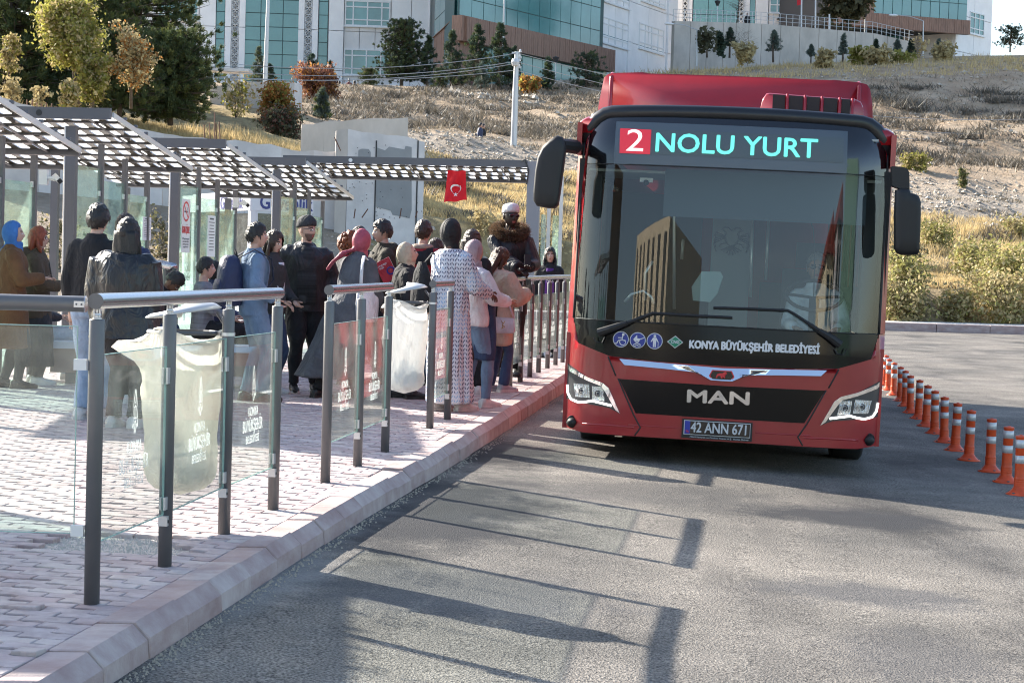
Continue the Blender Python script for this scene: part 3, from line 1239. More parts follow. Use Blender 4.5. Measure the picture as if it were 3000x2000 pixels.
# windows between
zrows = []
for py0, py1 in ((-162, -85), (-5, 59), (128, 192)):
	zrows.append((zpy(py1, 520), zpy(py0, 520)))
a, b = seg(459, 584)
panels(f1, a, b, zb, zt, 3, 8, M_CLAD2, uni, -0.1, -0.35)
for z0, z1 in zrows:
	window(f1, a + 0.05, b - 0.1, z0, z1, [1, 1.9, 2, 1], [1, 2], uni, 0.02)
a, b = seg(1007, 1145)
panels(f1, a, b, zb, zt, 3, 8, M_CLAD2, uni, -0.1, -0.35)
for py0, py1 in ((-140, -62), (3, 78), (145, 222)):
	window(f1, a + 0.05, b - 0.1, zpy(py1, 1075), zpy(py0, 1075), [1, 1.7, 1.7, 1], [1, 2, 1], uni, 0.02)
a, b = seg(1145, 1262)
panels(f1, a, b, zb, zt, 2, 8, M_CLAD, uni, 0.05, -0.35)
dp = MB()
s = f1.rect(1259, 0, 1262, 100)[0]
dp.tube([f1.pt(s, zb, 0.16), f1.pt(s, zt, 0.16)], 0.07, 8)
dp.build('drainpipe', M_CLAD2, uni)
bs = MB()
f1.slab(bs, -2, s1, 14.6, zpy(243), 0.45, -0.3)
bs.build('plinth', M_CLAD, uni)

# ---- entrance block: wood bands and teal glass, turned to the right
f2 = Facade(1334, 150, 1790, 171, 150)
fs = Facade(1266, 165, 1334, 150, 150)               # its left flank
core = MB()


def z2(px, py):
	return f2.hit(px, py)[1]


LB = f2.rect(1334, 0, 1752, 0)[1]
LW = f2.rect(1334, 0, 1786, 0)[1]
bx_ = f2.pt(LW - .3, 14, -.4)
core.prism([f2.pt(0.3, 14, -0.4), bx_, bx_ + Vector((0, 12, 0)), fs.pt(0, 14, -.3) + Vector((0.5, 6, 0)), fs.pt(0, 14, -.3)], (0, 0, 28))
core.build('entrance_core', M_TEALFR, uni)


def boards(fc, s0, s1, z0, z1, n, parent, front, back):
	w = MB()
	fc.slab(w, s0, s1, z0, z1, front - 0.03, back)
	band = w.build('wood_band', M_WOOD, parent)
	for i in range(n):
		p = MB()
		a, b = s0 + (s1 - s0) * i / n, s0 + (s1 - s0) * (i + 1) / n
		fc.slab(p, a + 0.012, b - 0.012, z0, z1, front + random.uniform(-.012, .012), front - 0.04)
		p.build('board', M_WOOD, band)


zA, zB_ = z2(1340, 121), z2(1340, 46)
boards(f2, 0, LB, zA, zB_, 70, uni, 0.55, -0.4)
zC, zD = z2(1760, 144), z2(1760, 103)
boards(f2, LB * 0.02, LW, zC, zA - 0.02, 74, uni, 0.75, -0.4)
boards(fs, 0.0, fs.L, zC, zB_, 24, uni, 0.02, -0.2)
# upper glass
zs = [zB_, z2(1340, 22) if z2(1340, 22) > zB_ + 1 else zB_ + 1.4, zB_ + 3.4, zB_ + 5.0]
curtain(f2, 0, LB, zB_, zB_ + 5.0, lin(0, LB, 13), zs, uni, 0.3)
curtain(fs, 0.2, fs.L, zB_, zB_ + 5.0, lin(0.2, fs.L, 4), zs, uni, -0.1)
cap = MB()
f2.slab(cap, -0.3, LW + 0.4, zB_ + 5.0, zB_ + 8.5, 0.8, -0.5)
fs.slab(cap, -0.1, fs.L - 0.05, zB_ + 5.01, zB_ + 8.4, 0.1, -0.5)
cap.build('upper_wood_band', M_WOOD, uni)
# lower glass
zl = [14.2, z2(1700, 200), z2(1700, 160) if z2(1700, 160) < zC else zC - 0.5, zC]
zl = [zC - 5.6, zC - 3.9, zC - 1.5, zC]
curtain(f2, f2.rect(1410, 0, 1778, 0)[0], LW - 0.3, zC - 5.6, zC, lin(f2.rect(1410, 0, 1778, 0)[0], LW - .3, 13), zl, uni, 0.1)
boards(f2, 0.1, f2.rect(1410, 0, 1778, 0)[0], zC - 6.5, zC, 12, uni, 0.1, -0.4)
boards(f2, f2.rect(1410, 0, 1778, 0)[0], LW - 0.3, zC - 8, zC - 5.6, 60, uni, 0.12, -0.4)
boards(fs, 0.1, fs.L, zC - 6.5, zC, 20, uni, -0.1, -0.3)

# ---- right flank of the left building: white wall with two windows a floor, turned away
f3 = Facade(1760, 172, 1978, 188, 100)
core = MB()
f3.slab(core, -1, f3.L, 15, 45, -0.3, -10)
core.build('wing_core', M_CLAD2, uni)


def s3(px):
	return f3.hit(px, 100)[0]


def z3(px, py):
	return f3.hit(px, py)[1]


panels(f3, s3(1760), s3(1840), 15, 45, 2, 8, M_CLAD, uni, 0.0, -0.3)
panels(f3, s3(1845), s3(1952), 15, 45, 2, 8, M_CLAD, uni, 0.0, -0.3)
panels(f3, s3(1952), s3(1978), 15, 45, 1, 8, M_CLAD, uni, 0.2, -0.3)
panels(f3, s3(1838), s3(1848), 15, 45, 1, 8, M_CLAD, uni, 0.15, -0.3)
for px0, px1, t0, b0 in ((1763, 1842, 60, 136), (1872, 1945, 78, 152), (1875, 1946, -28, 14), (1766, 1842, -60, 16)):
	pm = (px0 + px1) / 2
	window(f3, s3(px0), s3(px1), z3(pm, b0), z3(pm, t0), [1, 1.1, 1.1, 1], [1, 2, 1], uni, 0.06)

# ---- right-hand building on its retaining wall
ub2 = thing('faculty_building', (0, 0, 0), 'right hand white building with wood band, teal glass and sky beside it', 'building')
g1 = Facade(1978, 196, 2440, 197, 50)
core = MB()
g1.slab(core, 0, g1.hit(2440, 50)[0] + 8, 17, 46, -0.3, -14)
core.build('building_core', M_CLAD2, ub2)


def sg(px, f=g1):
	return f.hit(px, 40)[0]


def zg(py, px=2200, f=g1):
	return f.hit(px, py)[1]


zt2 = 46
for px0, px1, n_ in ((1980, 2028, 1), (2174, 2196, 1), (2212, 2250, 1), (2252, 2438, 3)):
	panels(g1, sg(px0), sg(px1), 17.5, zt2, n_, 7, M_CLAD if n_ == 1 else M_CLAD2, ub2, 0.1, -0.3)
for px0, px1 in ((1998, 2014), (2164, 2178)):
	t = MB()
	g1.slab(t, sg(px0), sg(px1), 17.5, zt2, 0.16, 0.0)
	st = t.build('lattice_strip', M_DARK, ub2)
	z = 17.5
	w = sg(px1) - sg(px0)
	while z < zt2:
		t = MB()
		for sgn in (1, -1):
			t.tube([g1.pt(sg((px0 + px1) / 2) - sgn * w * .45, z, .2), g1.pt(sg((px0 + px1) / 2) + sgn * w * .45, z + w * .95, .2)], 0.07, 4)
		g1.slab(t, sg(px0), sg(px0) + .08, z, z + w, .22, .1)
		g1.slab(t, sg(px1) - .08, sg(px1), z, z + w, .22, .1)
		t.build('lattice_tile', M_LATT, st)
		z += w
for px0, px1, n_ in ((2030, 2163, 3), (2196, 2212, 1)):
	curtain(g1, sg(px0), sg(px1), 17.5, zt2, lin(sg(px0), sg(px1), n_), lin(17.5, zt2, 14), ub2, 0.05)
window(g1, sg(2253), sg(2330), zg(37), zg(-40), [1.4, 1, 1.2, 1.2], [1, 2.2], ub2, 0.2)
awn = MB()
g1.slab(awn, sg(2275), sg(2432), zg(56), zg(54), 0.9, 0.1)
awn.build('canopy_edge', M_ROOFG, ub2)
# projecting wood block
g2 = Facade(2430, 186, 2838, 191, 80)
g2s = Facade(2400, 196, 2430, 186, 80)


def h2(px, py):
	return g2.hit(px, py)[1]


core = MB()
S1 = g2.hit(2838, 80)[0]
S0 = g2.hit(2556, 80)[0]
g2.slab(core, 0.1, S1 - .1, h2(2700, 85), 46, -0.3, -12)
core.build('block_core', M_ROOFG, ub2)
boards(g2, 0, S1, h2(2840, 103), h2(2840, 62), 60, ub2, 0.3, -0.4)
boards(g2, 0, S0, h2(2840, 62), 46, 16, ub2, 0.25, -0.4)
curtain(g2, S0, S1 - 0.3, h2(2840, 62), h2(2840, 62) + 7, lin(S0, S1 - .3, 10), [h2(2840, 62), h2(2840, 62) + 1.6, h2(2840, 62) + 3.6, h2(2840, 62) + 7], ub2, 0.1)
g3 = Facade(2500, 194, 2800, 198, 130)
curtain(g3, 0, g3.L, 17.5, g3.hit(2650, 80)[1], lin(0, g3.L, 9), lin(17.5, g3.hit(2650, 80)[1], 4), ub2, 0.1)
g4 = Facade(2800, 192, 2905, 198, 80)
core = MB()
g4.slab(core, 0, g4.L, 17, 46, -0.3, -10)
core.build('end_wall', M_CLAD2, ub2)
panels(g4, 0, g4.hit(2905, 80)[0], 17, 46, 2, 8, M_CLAD, ub2, 0.02, -0.3)
window(g4, g4.hit(2840, 70)[0], g4.hit(2882, 70)[0], g4.hit(2860, 103)[1], g4.hit(2860, 38)[1], [1, 1, 1], [1, 2, 1], ub2, 0.1)

# ---- terrace retaining wall under the right building
rw = thing('terrace_wall', (0, 0, 0), 'long concrete retaining wall with white railing below the right building', 'wall')
wtop = [(1976, 62), (2120, 66), (2232, 70), (2400, 84), (2560, 98), (2680, 125)]
for i in range(len(wtop) - 1):
	fa = Facade(wtop[i][0], 163 + i * 2, wtop[i + 1][0], 165 + i * 2, 100)
	n_ = 3
	for k in range(n_):
		p0 = (wtop[i][0] + (wtop[i + 1][0] - wtop[i][0]) * k / n_, wtop[i][1] + (wtop[i + 1][1] - wtop[i][1]) * k / n_)
		p1 = (wtop[i][0] + (wtop[i + 1][0] - wtop[i][0]) * (k + 1) / n_, wtop[i][1] + (wtop[i + 1][1] - wtop[i][1]) * (k + 1) / n_)
		(sa, za), (sb, zb2) = fa.hit(*p0), fa.hit(*p1)
		mb = MB()
		o = fa.pt(sa + .02, 14.5, 0)
		pr = [fa.pt(sa + .02, 14.5), fa.pt(sb - .02, 14.5), fa.pt(sb - .02, zb2), fa.pt(sa + .02, za)]
		mb.prism(pr, fa.n * -0.5)
		mb.build('wall_section', M_CONC, rw)
		rl = MB()
		for q in range(3):
			z_ = 0.35 + 0.33 * q
			rl.tube([fa.pt(sa, za + z_, -.2), fa.pt(sb, zb2 + z_, -.2)], 0.022, 5)
		for q in range(3):
			t = q / 3
			rl.tube([fa.pt(sa + (sb - sa) * t, za + (zb2 - za) * t - .1, -.2), fa.pt(sa + (sb - sa) * t, za + (zb2 - za) * t + 1.02, -.2)], 0.028, 5)
		rl.build('railing', M_STEELW, rw)

# ---- mid-distance concrete walls
def wall_run(name, label, pts, d_of, zbase, th, mats, joint_every=None, group=None):
	w = thing(name, (0, 0, 0), label, 'wall', group)
	for i in range(len(pts) - 1):
		(xa, ya), (xb, yb) = pts[i], pts[i + 1]
		fa = Facade(xa, d_of(xa), xb, d_of(xb), 400)
		sa, za = fa.hit(xa, ya)
		sb, zb2 = fa.hit(xb, yb)
		n_ = max(1, int((xb - xa) / 28))
		top = []
		for k in range(n_ + 1):
			t = k / n_
			top.append(fa.pt(sa + (sb - sa) * t, za + (zb2 - za) * t + (random.gauss(0, .035) if 0 < k < n_ else 0)))
		mb = MB()
		mb.prism([fa.pt(sa + .012, zbase), fa.pt(sb - .012, zbase)] + top[::-1], fa.n * -th)
		mb.build('wall_section', mats[i % len(mats)], w)
	return w


lw = wall_run('retaining_wall', 'long low whitewashed concrete wall holding the grassy bank behind the shelters',
			  [(-120, 262), (0, 284), (118, 318), (300, 356), (480, 392), (625, 411), (720, 415), (825, 432), (920, 440), (985, 444)], lambda x: 56 + x / 600.0, -0.5, 0.45,
			  [M_CONCW, M_CONCL, M_CONCW, M_CONCW, M_CONCL, M_CONCW])
bw = wall_run('concrete_wall_block', 'tall concrete wall end with two grey painted patches beside the gravel mound',
			  [(985, 381), (1020, 378), (1102, 390), (1224, 411), (1245, 417)], lambda x: 57.2 + (x - 985) / 900.0, 0.5, 0.9, [M_CONC, M_CONCW, M_CONCW, M_CONCW])
fb = Facade(985, 57.2, 1245, 57.49, 400)


def patch(fc, poly, m, parent, name, off=0.006):
	mb = MB()
	mb.prism([fc.pt(*fc.hit(*p), off) for p in poly], fc.n * -0.02)
	mb.build(name, m, parent)


patch(fb, [(1049, 480), (1050, 440), (1060, 436), (1080, 437), (1086, 446), (1086, 480)], M_CONCG, bw, 'painted_patch')
patch(fb, [(1102, 606), (1102, 432), (1128, 441), (1140, 430), (1185, 438), (1188, 428), (1206, 431), (1206, 615), (1200, 640), (1170, 633), (1150, 630), (1145, 618)], M_CONCG, bw, 'painted_patch', 0.012)
f_l = Facade(825, 57.4, 985, 57.7, 430)
patch(f_l, [(910, 560), (990, 566), (990, 590), (960, 585), (910, 580)], M_CONCG, lw, 'painted_patch', 0.02)
# joints and tie holes
jm = MB()
for px in (1102, 1224):
	s = fb.hit(px, 450)[0]
	fb.slab(jm, s - 0.02, s + 0.02, 1.0, fb.hit(px, 412)[1], 0.02, 0)
for i in range(46):
	px, py = random.uniform(1000, 1240), random.uniform(420, 640)
	s, z = fb.hit(px, py)
	fb.slab(jm, s - 0.011, s + 0.011, z - 0.011, z + 0.011, 0.015, 0)
jm.build('tie_holes', M_DARK, bw)
tag(bw.children[-1], kind='stuff')
bk = wall_run('concrete_wall_return', 'weathered concrete wall set back behind the lower wall with bent rebar', [(884, 365), (950, 356), (1062, 350), (1176, 346), (1196, 345)], lambda x: 68 + (x - 884) / 500.0, 1.5, 0.4, [M_CONC])
uw = wall_run('concrete_wall_fragment', 'broken concrete wall below the teal glass, behind the orange bush', [(616, 262), (640, 252), (700, 240), (750, 240), (862, 241)], lambda x: 96 + (x - 616) / 400.0, 3.0, 0.5, [M_CONC])
mb = MB()
fa = Facade(862, 95.5, 884, 97, 300)
mb.prism([fa.pt(0, 3), fa.pt(fa.L, 3), fa.pt(fa.L, fa.hit(884, 250)[1]), fa.pt(0, fa.hit(862, 241)[1])], fa.n * -0.6)
mb.build('wall_end', M_CONCW, uw)
# glass bus shelter roof behind the pines
t = thing('glass_canopy', W(630, 262, 100), 'small flat glass canopy behind the broken wall beside the pine', 'canopy')
o = t.location
mb = MB()
mb.obox(Vector((-2.2, 0, 1.0)), (3.9, 0.3, 0), (0, 1.6, 0), (0, 0, 0.14))
mb.build('roof', M_STEELW, t)
for q in (-2.0, -0.6, 1.2):
	mb = MB()
	mb.tube([(q, 0.5, -2.5), (q, 0.5, 1.0)], 0.05, 6)
	mb.build('post', M_STEELW, t)

# rebar bundles on the wall
def rebar(px, d, bars, label):
	t = thing('rebar_bundle', (0, 0, 0), label, 'rebar', 'rusty bars sticking up from the walls')
	for (x0, y0, x1, y1) in bars:
		mb = MB()
		mb.tube([W(x0, y0, d), W(x1, y1, d)], 0.018, 5)
		mb.build('bar', M_RUST, t)


rebar(620, 57.2, [(599, 412, 598, 365), (616, 412, 614, 360), (629, 415, 629, 330), (634, 415, 633, 360), (645, 412, 642, 355)], 'five tall rusty bars standing on the wall behind the second shelter')
rebar(120, 57.0, [(80 + i * 14, 318 + i * 2.6, 80 + i * 14 + random.uniform(-2, 2), 292 + i * 2.6 + random.uniform(-5, 5)) for i in range(8)], 'row of short rusty bars along the wall at far left')
rebar(980, 57.0, [(998, 442, 980, 403)], 'single leaning dark bar where the low wall meets the tall one')
rebar(1187, 69, [(1187, 402, 1185, 360), (1040, 385, 1150, 366), (1105, 398, 1080, 372)], 'bent bars lying on the set back wall')
rebar(1060, 56.5, [(1037, 640, 1041, 612), (1060, 638, 1078, 612), (1171, 640, 1176, 610), (1217, 638, 1223, 618)], 'short rods in the rubble below the tall wall')

# utility pole and wires
t = thing('utility_pole', W(1506, 378, 94), 'pale concrete utility pole with insulators above the gravel mound', 'pole')
L0 = t.location
top = W(1514, 152, 94) - L0
mb = MB()
mb.tube([Vector((0, 0, -2)), top * 0.5, top], [0.17, 0.14, 0.10], 8)
mb.build('pole', M_STEELW, t)
for k, (z, w) in enumerate(((0.985, 0.38), (0.93, 0.3), (0.87, 0.34), (0.80, 0.3))):
	mb = MB()
	c = top * z
	mb.box(c + Vector((0.1 if k % 2 else -0.05, 0, 0)), (w, 0.1, 0.07))
	mb.build('crossarm', M_STEELW, t)
	mb = MB()
	mb.lathe([(0.0, 0), (0.06, 0.0), (0.07, 0.05), (0.04, 0.08), (0.06, 0.11), (0.0, 0.16)], 8, c + Vector((w * 0.45, 0, 0.03)))
	mb.build('insulator', M_FRAME, t)
mb = MB()
mb.lathe([(0, 0), (0.16, 0.02), (0.2, 0.2), (0.16, 0.36), (0, 0.38)], 10, top * 0.86 + Vector((-0.05, -0.2, -0.2)))
mb.build('light_box', M_STEELW, t)
M_WIRE = mat('wire', (0.35, 0.35, 0.36), 0.5)
wt_ = thing('overhead_wires', (0, 0, 0), 'sagging pale overhead wires running from the utility pole', 'wires')
for (x0, y0, d0, x1, y1, d1, sag) in ((1514, 156, 94, 700, 190, 80, 0.4), (1514, 180, 94, 560, 200, 80, 0.5), (1514, 186, 94, 560, 218, 80, 0.5), (1512, 206, 94, 600, 226, 80, 0.3),
									  (1514, 156, 94, 3100, 345, 120, 1.2), (1514, 182, 94, 3100, 388, 120, 1.2), (1512, 206, 94, 3100, 410, 120, 1.2)):
	a, b = W(x0, y0, d0), W(x1, y1, d1)
	mb = MB()
	mb.tube([sub(a, b, i / 14) - Vector((0, 0, sag * 4 * (i / 14) * (1 - i / 14))) for i in range(15)], 0.014, 4)
	mb.build('wire', M_WIRE, wt_)


def lamp_post(px, pyb, pyt, d, label, arm=0, ball=False, r=0.06, lean=0):
	t = thing('street_lamp', W(px, pyb, d), label, 'street lamp', 'lamp posts on the slope')
	h = (W(px + lean, pyt, d) - t.location)
	mb = MB()
	mb.tube([Vector((0, 0, -1.0)), h], [r * 1.3, r * 0.8], 8)
	mb.build('pole', M_STEELW, t)
	if arm:
		mb = MB()
		mb.tube([h, h + Vector((arm * 0.5, 0, 0.35)), h + Vector((arm, 0, 0.45))], r * 0.6, 6)
		mb.build('arm', M_STEELW, t)
		mb = MB()
		mb.ellipsoid(h + Vector((arm * 1.15, 0, 0.42)), (0.42, 0.16, 0.11), 10, 6)
		mb.build('lamp_head', M_FRAME, t)
	if ball:
		mb = MB()
		mb.lathe([(0, 0), (0.1, 0), (0.22, 0.3), (0.26, 0.42), (0.05, 0.5), (0, 0.52)], 10, h)
		mb.build('lantern', M_DARK, t)
	return t


lamp_post(776, 241, -60, 100, 'tall tapering pale mast before the teal glass, left', r=0.10, lean=12)
lamp_post(1472, 270, -60, 140, 'thin tall pole in front of the wood clad entrance', r=0.07, lean=6)
lamp_post(2042, 158, 88, 158, 'single arm street lamp left of the terrace wall, leaning head', arm=-2.0)
lamp_post(2705, 165, 62, 168, 'single arm street lamp in front of the right wood block', arm=-2.3)
lamp_post(1628, 242, 185, 145, 'dark garden lantern in front of the teal entrance glass', ball=True, r=0.04)
lamp_post(2102, 66, 18, 168, 'black garden lantern on the terrace by the bare tree', ball=True, r=0.05)
lamp_post(2534, 84, 52, 176, 'garden lantern on the terrace under the wood block', ball=True, r=0.05)
for i, (px, pt_) in enumerate(((2348, -70), (2389, -60), (2429, 42))):
	t = thing('flagpole', W(px, 86, 172), ('white flagpole with a red flag on the terrace', 'white flagpole next to the red flag', 'short white post on the terrace edge beside the round tree')[i], 'flagpole', 'flagpoles on the terrace')
	h = W(px + 1, pt_, 172) - t.location
	mb = MB()
	mb.tube([Vector((0, 0, -.5)), h], 0.07, 8)
	mb.build('pole', M_FRAME, t)
	if i == 0:
		mb = MB()
		p0 = W(2350, 14, 172) - t.location
		mb.prism([p0, p0 + Vector((-0.45, 0, -.1)), p0 + Vector((-.5, .1, 1.6)), p0 + Vector((0, 0, 1.7))], (0, 0.05, 0))
		mb.build('flag', mat('far_flag_red', (0.55, 0.02, 0.03), 0.8), t)

# ================================================================== trees, shrubs
M_BARK = mat('bark', (0.11, 0.085, 0.065), 0.95, var=0.3, scale=14, bump=0.6, bscale=30, stretch=(1, 1, 0.3))
M_NEEDLE = translucent_mat('pine_needles', (0.070, 0.095, 0.034), 0.3, 0.45)
M_NEEDLE2 = translucent_mat('pine_needles_bright', (0.125, 0.140, 0.042), 0.35, 0.4)
M_NEEDLE3 = translucent_mat('conifer_needles_dark', (0.050, 0.078, 0.050), 0.25, 0.4)
M_NEEDLE4 = translucent_mat('blue_grey_needles', (0.115, 0.150, 0.125), 0.25, 0.4)
M_LEAFY = translucent_mat('yellow_green_leaves', (0.27, 0.26, 0.06), 0.5, 0.4)
M_LEAFO = translucent_mat('orange_leaves', (0.36, 0.17, 0.045), 0.5, 0.4)
M_LEAFR = translucent_mat('russet_leaves', (0.19, 0.085, 0.055), 0.4, 0.4)
M_LEAFG = translucent_mat('olive_shrub_leaves', (0.31, 0.295, 0.10), 0.4, 0.45)
M_LEAFB = translucent_mat('straw_shrub_leaves', (0.44, 0.355, 0.18), 0.35, 0.4)
M_LEAFD = translucent_mat('dark_olive_leaves', (0.085, 0.085, 0.045), 0.35, 0.4)


def leaf_cloud(C, size, elong, up=0.0, jitter=0.5):
	"""one small quad per row of C (n,3)"""
	n = len(C)
	a = RNG.normal(size=(n, 3))
	a[:, 2] += up
	a /= np.linalg.norm(a, axis=1)[:, None]
	b = np.cross(a, RNG.normal(size=(n, 3)))
	b /= np.linalg.norm(b, axis=1)[:, None]
	s = size * (1 + jitter * RNG.uniform(-1, 1, n))[:, None]
	A, B = a * s * elong, b * s
	V = np.stack([C - A, C + B * 0.8, C + A, C - B * 0.8], 1).reshape(-1, 3)
	return V, np.arange(4 * n).reshape(-1, 4)


def needle_cloud(C, D, per, ln, wd):
	"""tufts of needle blades: centres C, directions D"""
	n = len(C)
	P = np.repeat(C, per, 0)
	d = np.repeat(D, per, 0) + RNG.normal(0, 0.55, (n * per, 3))
	d /= np.linalg.norm(d, axis=1)[:, None]
	L = ln * RNG.uniform(0.6, 1.2, n * per)[:, None]
	P = P + RNG.normal(0, ln * 0.25, (n * per, 3))
	s = np.cross(d, RNG.normal(size=(n * per, 3)))
	s /= np.linalg.norm(s, axis=1)[:, None]
	V = np.stack([P - s * wd, P + s * wd, P + d * L], 1).reshape(-1, 3)
	return V, np.arange(3 * n * per).reshape(-1, 3)


def ground_hit(px, py, d):
	"""where the ray through the pixel meets the hillside near depth d"""
	ds = np.arange(max(44.0, d - 14), d + 16, 0.25)
	P = np.array([W(px, py, q) for q in ds])
	tz = terrain_z(P)
	ok = np.nonzero((tz[1:] >= P[1:, 2]) & (tz[:-1] < P[:-1, 2]))[0]
	if len(ok):
		i = ok[np.argmin(abs(ds[ok] - d))]
		return float(ds[i + 1])
	return d


def hgt(px, pyb, pyt, d):
	return W(px, pyt, d).z - W(px, pyb, d).z


def pine(px, pyb, pyt, d, wpx, label, cat='tree', group='pines on the bank', seedv=0, m1=M_NEEDLE, m2=M_NEEDLE2, nb=60, crown0=0.12, shape='round', per=34, name='pine_tree', ln=0.24):
	rg = np.random.default_rng(seedv + 100)
	d = ground_hit(px, pyb, d)
	b = W(px, pyb, d)
	H = hgt(px, pyb, pyt, d)
	w = wpx / 5600.0 * d
	t = thing(name, b, label, cat, group)
	tr = MB()
	tr.tube([(0, 0, -0.8), (0.02 * H * rg.normal(), 0, H * 0.4), (0.02 * H * rg.normal(), 0, H * 0.97)], [0.035 * H ** 0.8 + 0.04, 0.025 * H ** 0.8 + .02, 0.02], 8)
	C, D = [], []
	for i in range(nb):
		u = crown0 + (1 - crown0) * (i + rg.random()) / nb
		if shape == 'cone':
			rad = w / 2 * (1.02 - u) ** 0.8 * (0.75 + 0.45 * rg.random())
		else:
			rad = w / 2 * math.sqrt(max(0.03, 1 - ((u - 0.42) / 0.60) ** 2)) * (0.55 + 0.6 * rg.random())
		a = rg.uniform(0, 6.283)
		p0 = np.array([0, 0, u * H])
		rise = (0.16 if shape == 'cone' else -0.30 + 0.85 * u) * rad
		p1 = p0 + np.array([math.cos(a) * rad, math.sin(a) * rad, rise])
		tr.tube([p0, (p0 + p1) / 2 - np.array([0, 0, 0.08 * rad]), p1], [0.02 + 0.012 * rad, 0.012 + .006 * rad, 0.006], 4)
		nt = max(3, int(rad / (0.20 + .02 * H)))
		for k in range(nt):
			q = 0.3 + 0.7 * (k + rg.random()) / nt
			c = p0 + (p1 - p0) * q + rg.normal(0, 0.12 * rad * (0.4 + q), 3) * np.array([1, 1, 0.6])
			C.append(c)
			D.append([math.cos(a) * 0.6, math.sin(a) * 0.6, 0.7])
	C, D = np.array(C), np.array(D)
	tr.build('trunk', M_BARK, t, smooth=True)
	V, F = needle_cloud(C, D, per, ln * (0.6 + 0.04 * H), 0.016 + 0.0016 * H)
	nf = len(F) // per
	mi = np.repeat((rg.random(nf) < 0.35).astype(int), per)
	cr = fast_mesh('crown', V, F, [m1, m2], t, mi)
	return t


def broadleaf(px, pyb, pyt, d, wpx, label, m, seedv=0, n=2600, leaf=0.07, name='broadleaf_tree', cat='tree', group=None, crown0=0.3, stems=1, bare=0.0, m2=None, lean=0.0, gap=0.45):
	rg = np.random.default_rng(seedv + 500)
	d = ground_hit(px, pyb, d)
	b = W(px, pyb, d)
	H = hgt(px, pyb, pyt, d)
	w = wpx / 5600.0 * d
	t = thing(name, b, label, cat, group)
	tr = MB()
	tips = []
	for s in range(stems):
		top = np.array([lean * H + rg.normal(0, 0.12 * w), rg.normal(0, 0.1 * w), H * rg.uniform(0.8, 0.98)])
		base = np.array([rg.normal(0, 0.05 * w) if stems > 1 else 0, 0, -0.4])
		mid = base * 0.5 + top * 0.5 + np.array([rg.normal(0, .04 * w), rg.normal(0, .04 * w), 0])
		r0 = (0.018 * H + 0.02) / math.sqrt(stems)
		tr.tube([base, mid, top], [r0, r0 * 0.6, r0 * 0.15], 6)
		nb = max(8, int(30 / stems))
		for i in range(nb):
			u = crown0 + (1 - crown0) * (i + rg.random()) / nb
			p0 = base + (top - base) * u
			rad = w / 2 * math.sqrt(max(0.05, 1 - ((u - 0.55) / 0.62) ** 2)) * rg.uniform(0.5, 1.1)
			a = rg.uniform(0, 6.283)
			p1 = p0 + np.array([math.cos(a) * rad, math.sin(a) * rad, rad * rg.uniform(0.3, 0.9)])
			tr.tube([p0, (p0 + p1) / 2 + np.array([0, 0, .06 * rad]), p1], [r0 * 0.35, r0 * 0.2, 0.004], 4)
			tips.append((p0, p1))
			for q in range(3):
				v = rg.uniform(0.35, 0.9)
				c0 = p0 + (p1 - p0) * v
				c1 = c0 + rg.normal(0, 0.22 * w, 3) * np.array([1, 1, .7]) * 0.6
				tr.tube([c0, c1], [r0 * 0.14, 0.003], 3)
				tips.append((c0, c1))
	tr.build('trunk', M_BARK, t, smooth=True)
	if n:
		k = rg.integers(0, len(tips), n)
		A = np.array([x[0] for x in tips])[k]
		B = np.array([x[1] for x in tips])[k]
		C = A + (B - A) * rg.uniform(gap, 1.05, n)[:, None] + rg.normal(0, 0.075 * w, (n, 3))
		V, F = leaf_cloud(C, leaf, 1.5)
		mi = (rg.random(n) < 0.3).astype(int) if m2 else None
		fast_mesh('crown', V, F, [m, m2] if m2 else m, t, mi)
	return t


# pines on the left bank
pine(40, 300, -150, 74, 380, 'tall dark pine at the far left edge behind the thin yellowing sapling', seedv=1, nb=330, crown0=.0, per=40)
pine(250, 290, -190, 77, 330, 'tallest pine, rising out of the picture behind the yellow green tree', seedv=2, nb=330, crown0=.0, per=40)
pine(400, 300, -120, 79, 420, 'tall pine with long open branches reaching right to the white building', seedv=3, nb=260, crown0=.05, per=40)
pine(120, 300, 90, 72, 260, 'lower dense pine between the two tallest pines at left', seedv=4, nb=240, crown0=.0, per=40)
pine(500, 308, 115, 75, 270, 'rounded bushy pine at the right end of the pine group', seedv=5, nb=330, crown0=-0.12, per=40)
pine(350, 296, 120, 73, 260, 'low dark pine filling under the tall ones behind the rust leaved sapling', seedv=6, nb=260, crown0=-.02, per=40)
# broadleaf trees in front of them
broadleaf(232, 290, 2, 66, 190, 'yellow green leaved tree standing before the dark pines', M_LEAFY, 1, n=10000, leaf=0.048, crown0=0.42, m2=M_LEAFB, lean=-.06)
broadleaf(272, 288, 180, 65, 88, 'small golden yellow bushy tree right of the leaning trunk', M_LEAFY, 2, n=3600, leaf=0.045, crown0=0.15, stems=3, m2=M_LEAFB)
broadleaf(385, 285, 105, 66, 125, 'thin rust and yellow leaved sapling between pine and round pine', M_LEAFB, 3, n=2800, leaf=0.042, crown0=0.3, m2=M_LEAFO)
broadleaf(28, 240, 108, 66, 65, 'thin yellowing sapling at the far left edge', M_LEAFB, 4, n=1100, leaf=0.042, crown0=0.35, m2=M_LEAFY)
broadleaf(200, 292, 245, 64, 60, 'low golden shrub in the dry grass below the yellow green tree', M_LEAFB, 5, n=500, leaf=0.055, crown0=0.1, stems=4, cat='shrub', name='shrub', m2=M_LEAFY)
broadleaf(118, 300, 258, 63, 50, 'sparse yellow weed shrub above the short rusty bars', M_LEAFB, 6, n=350, leaf=0.05, crown0=0.1, stems=4, cat='shrub', name='shrub')
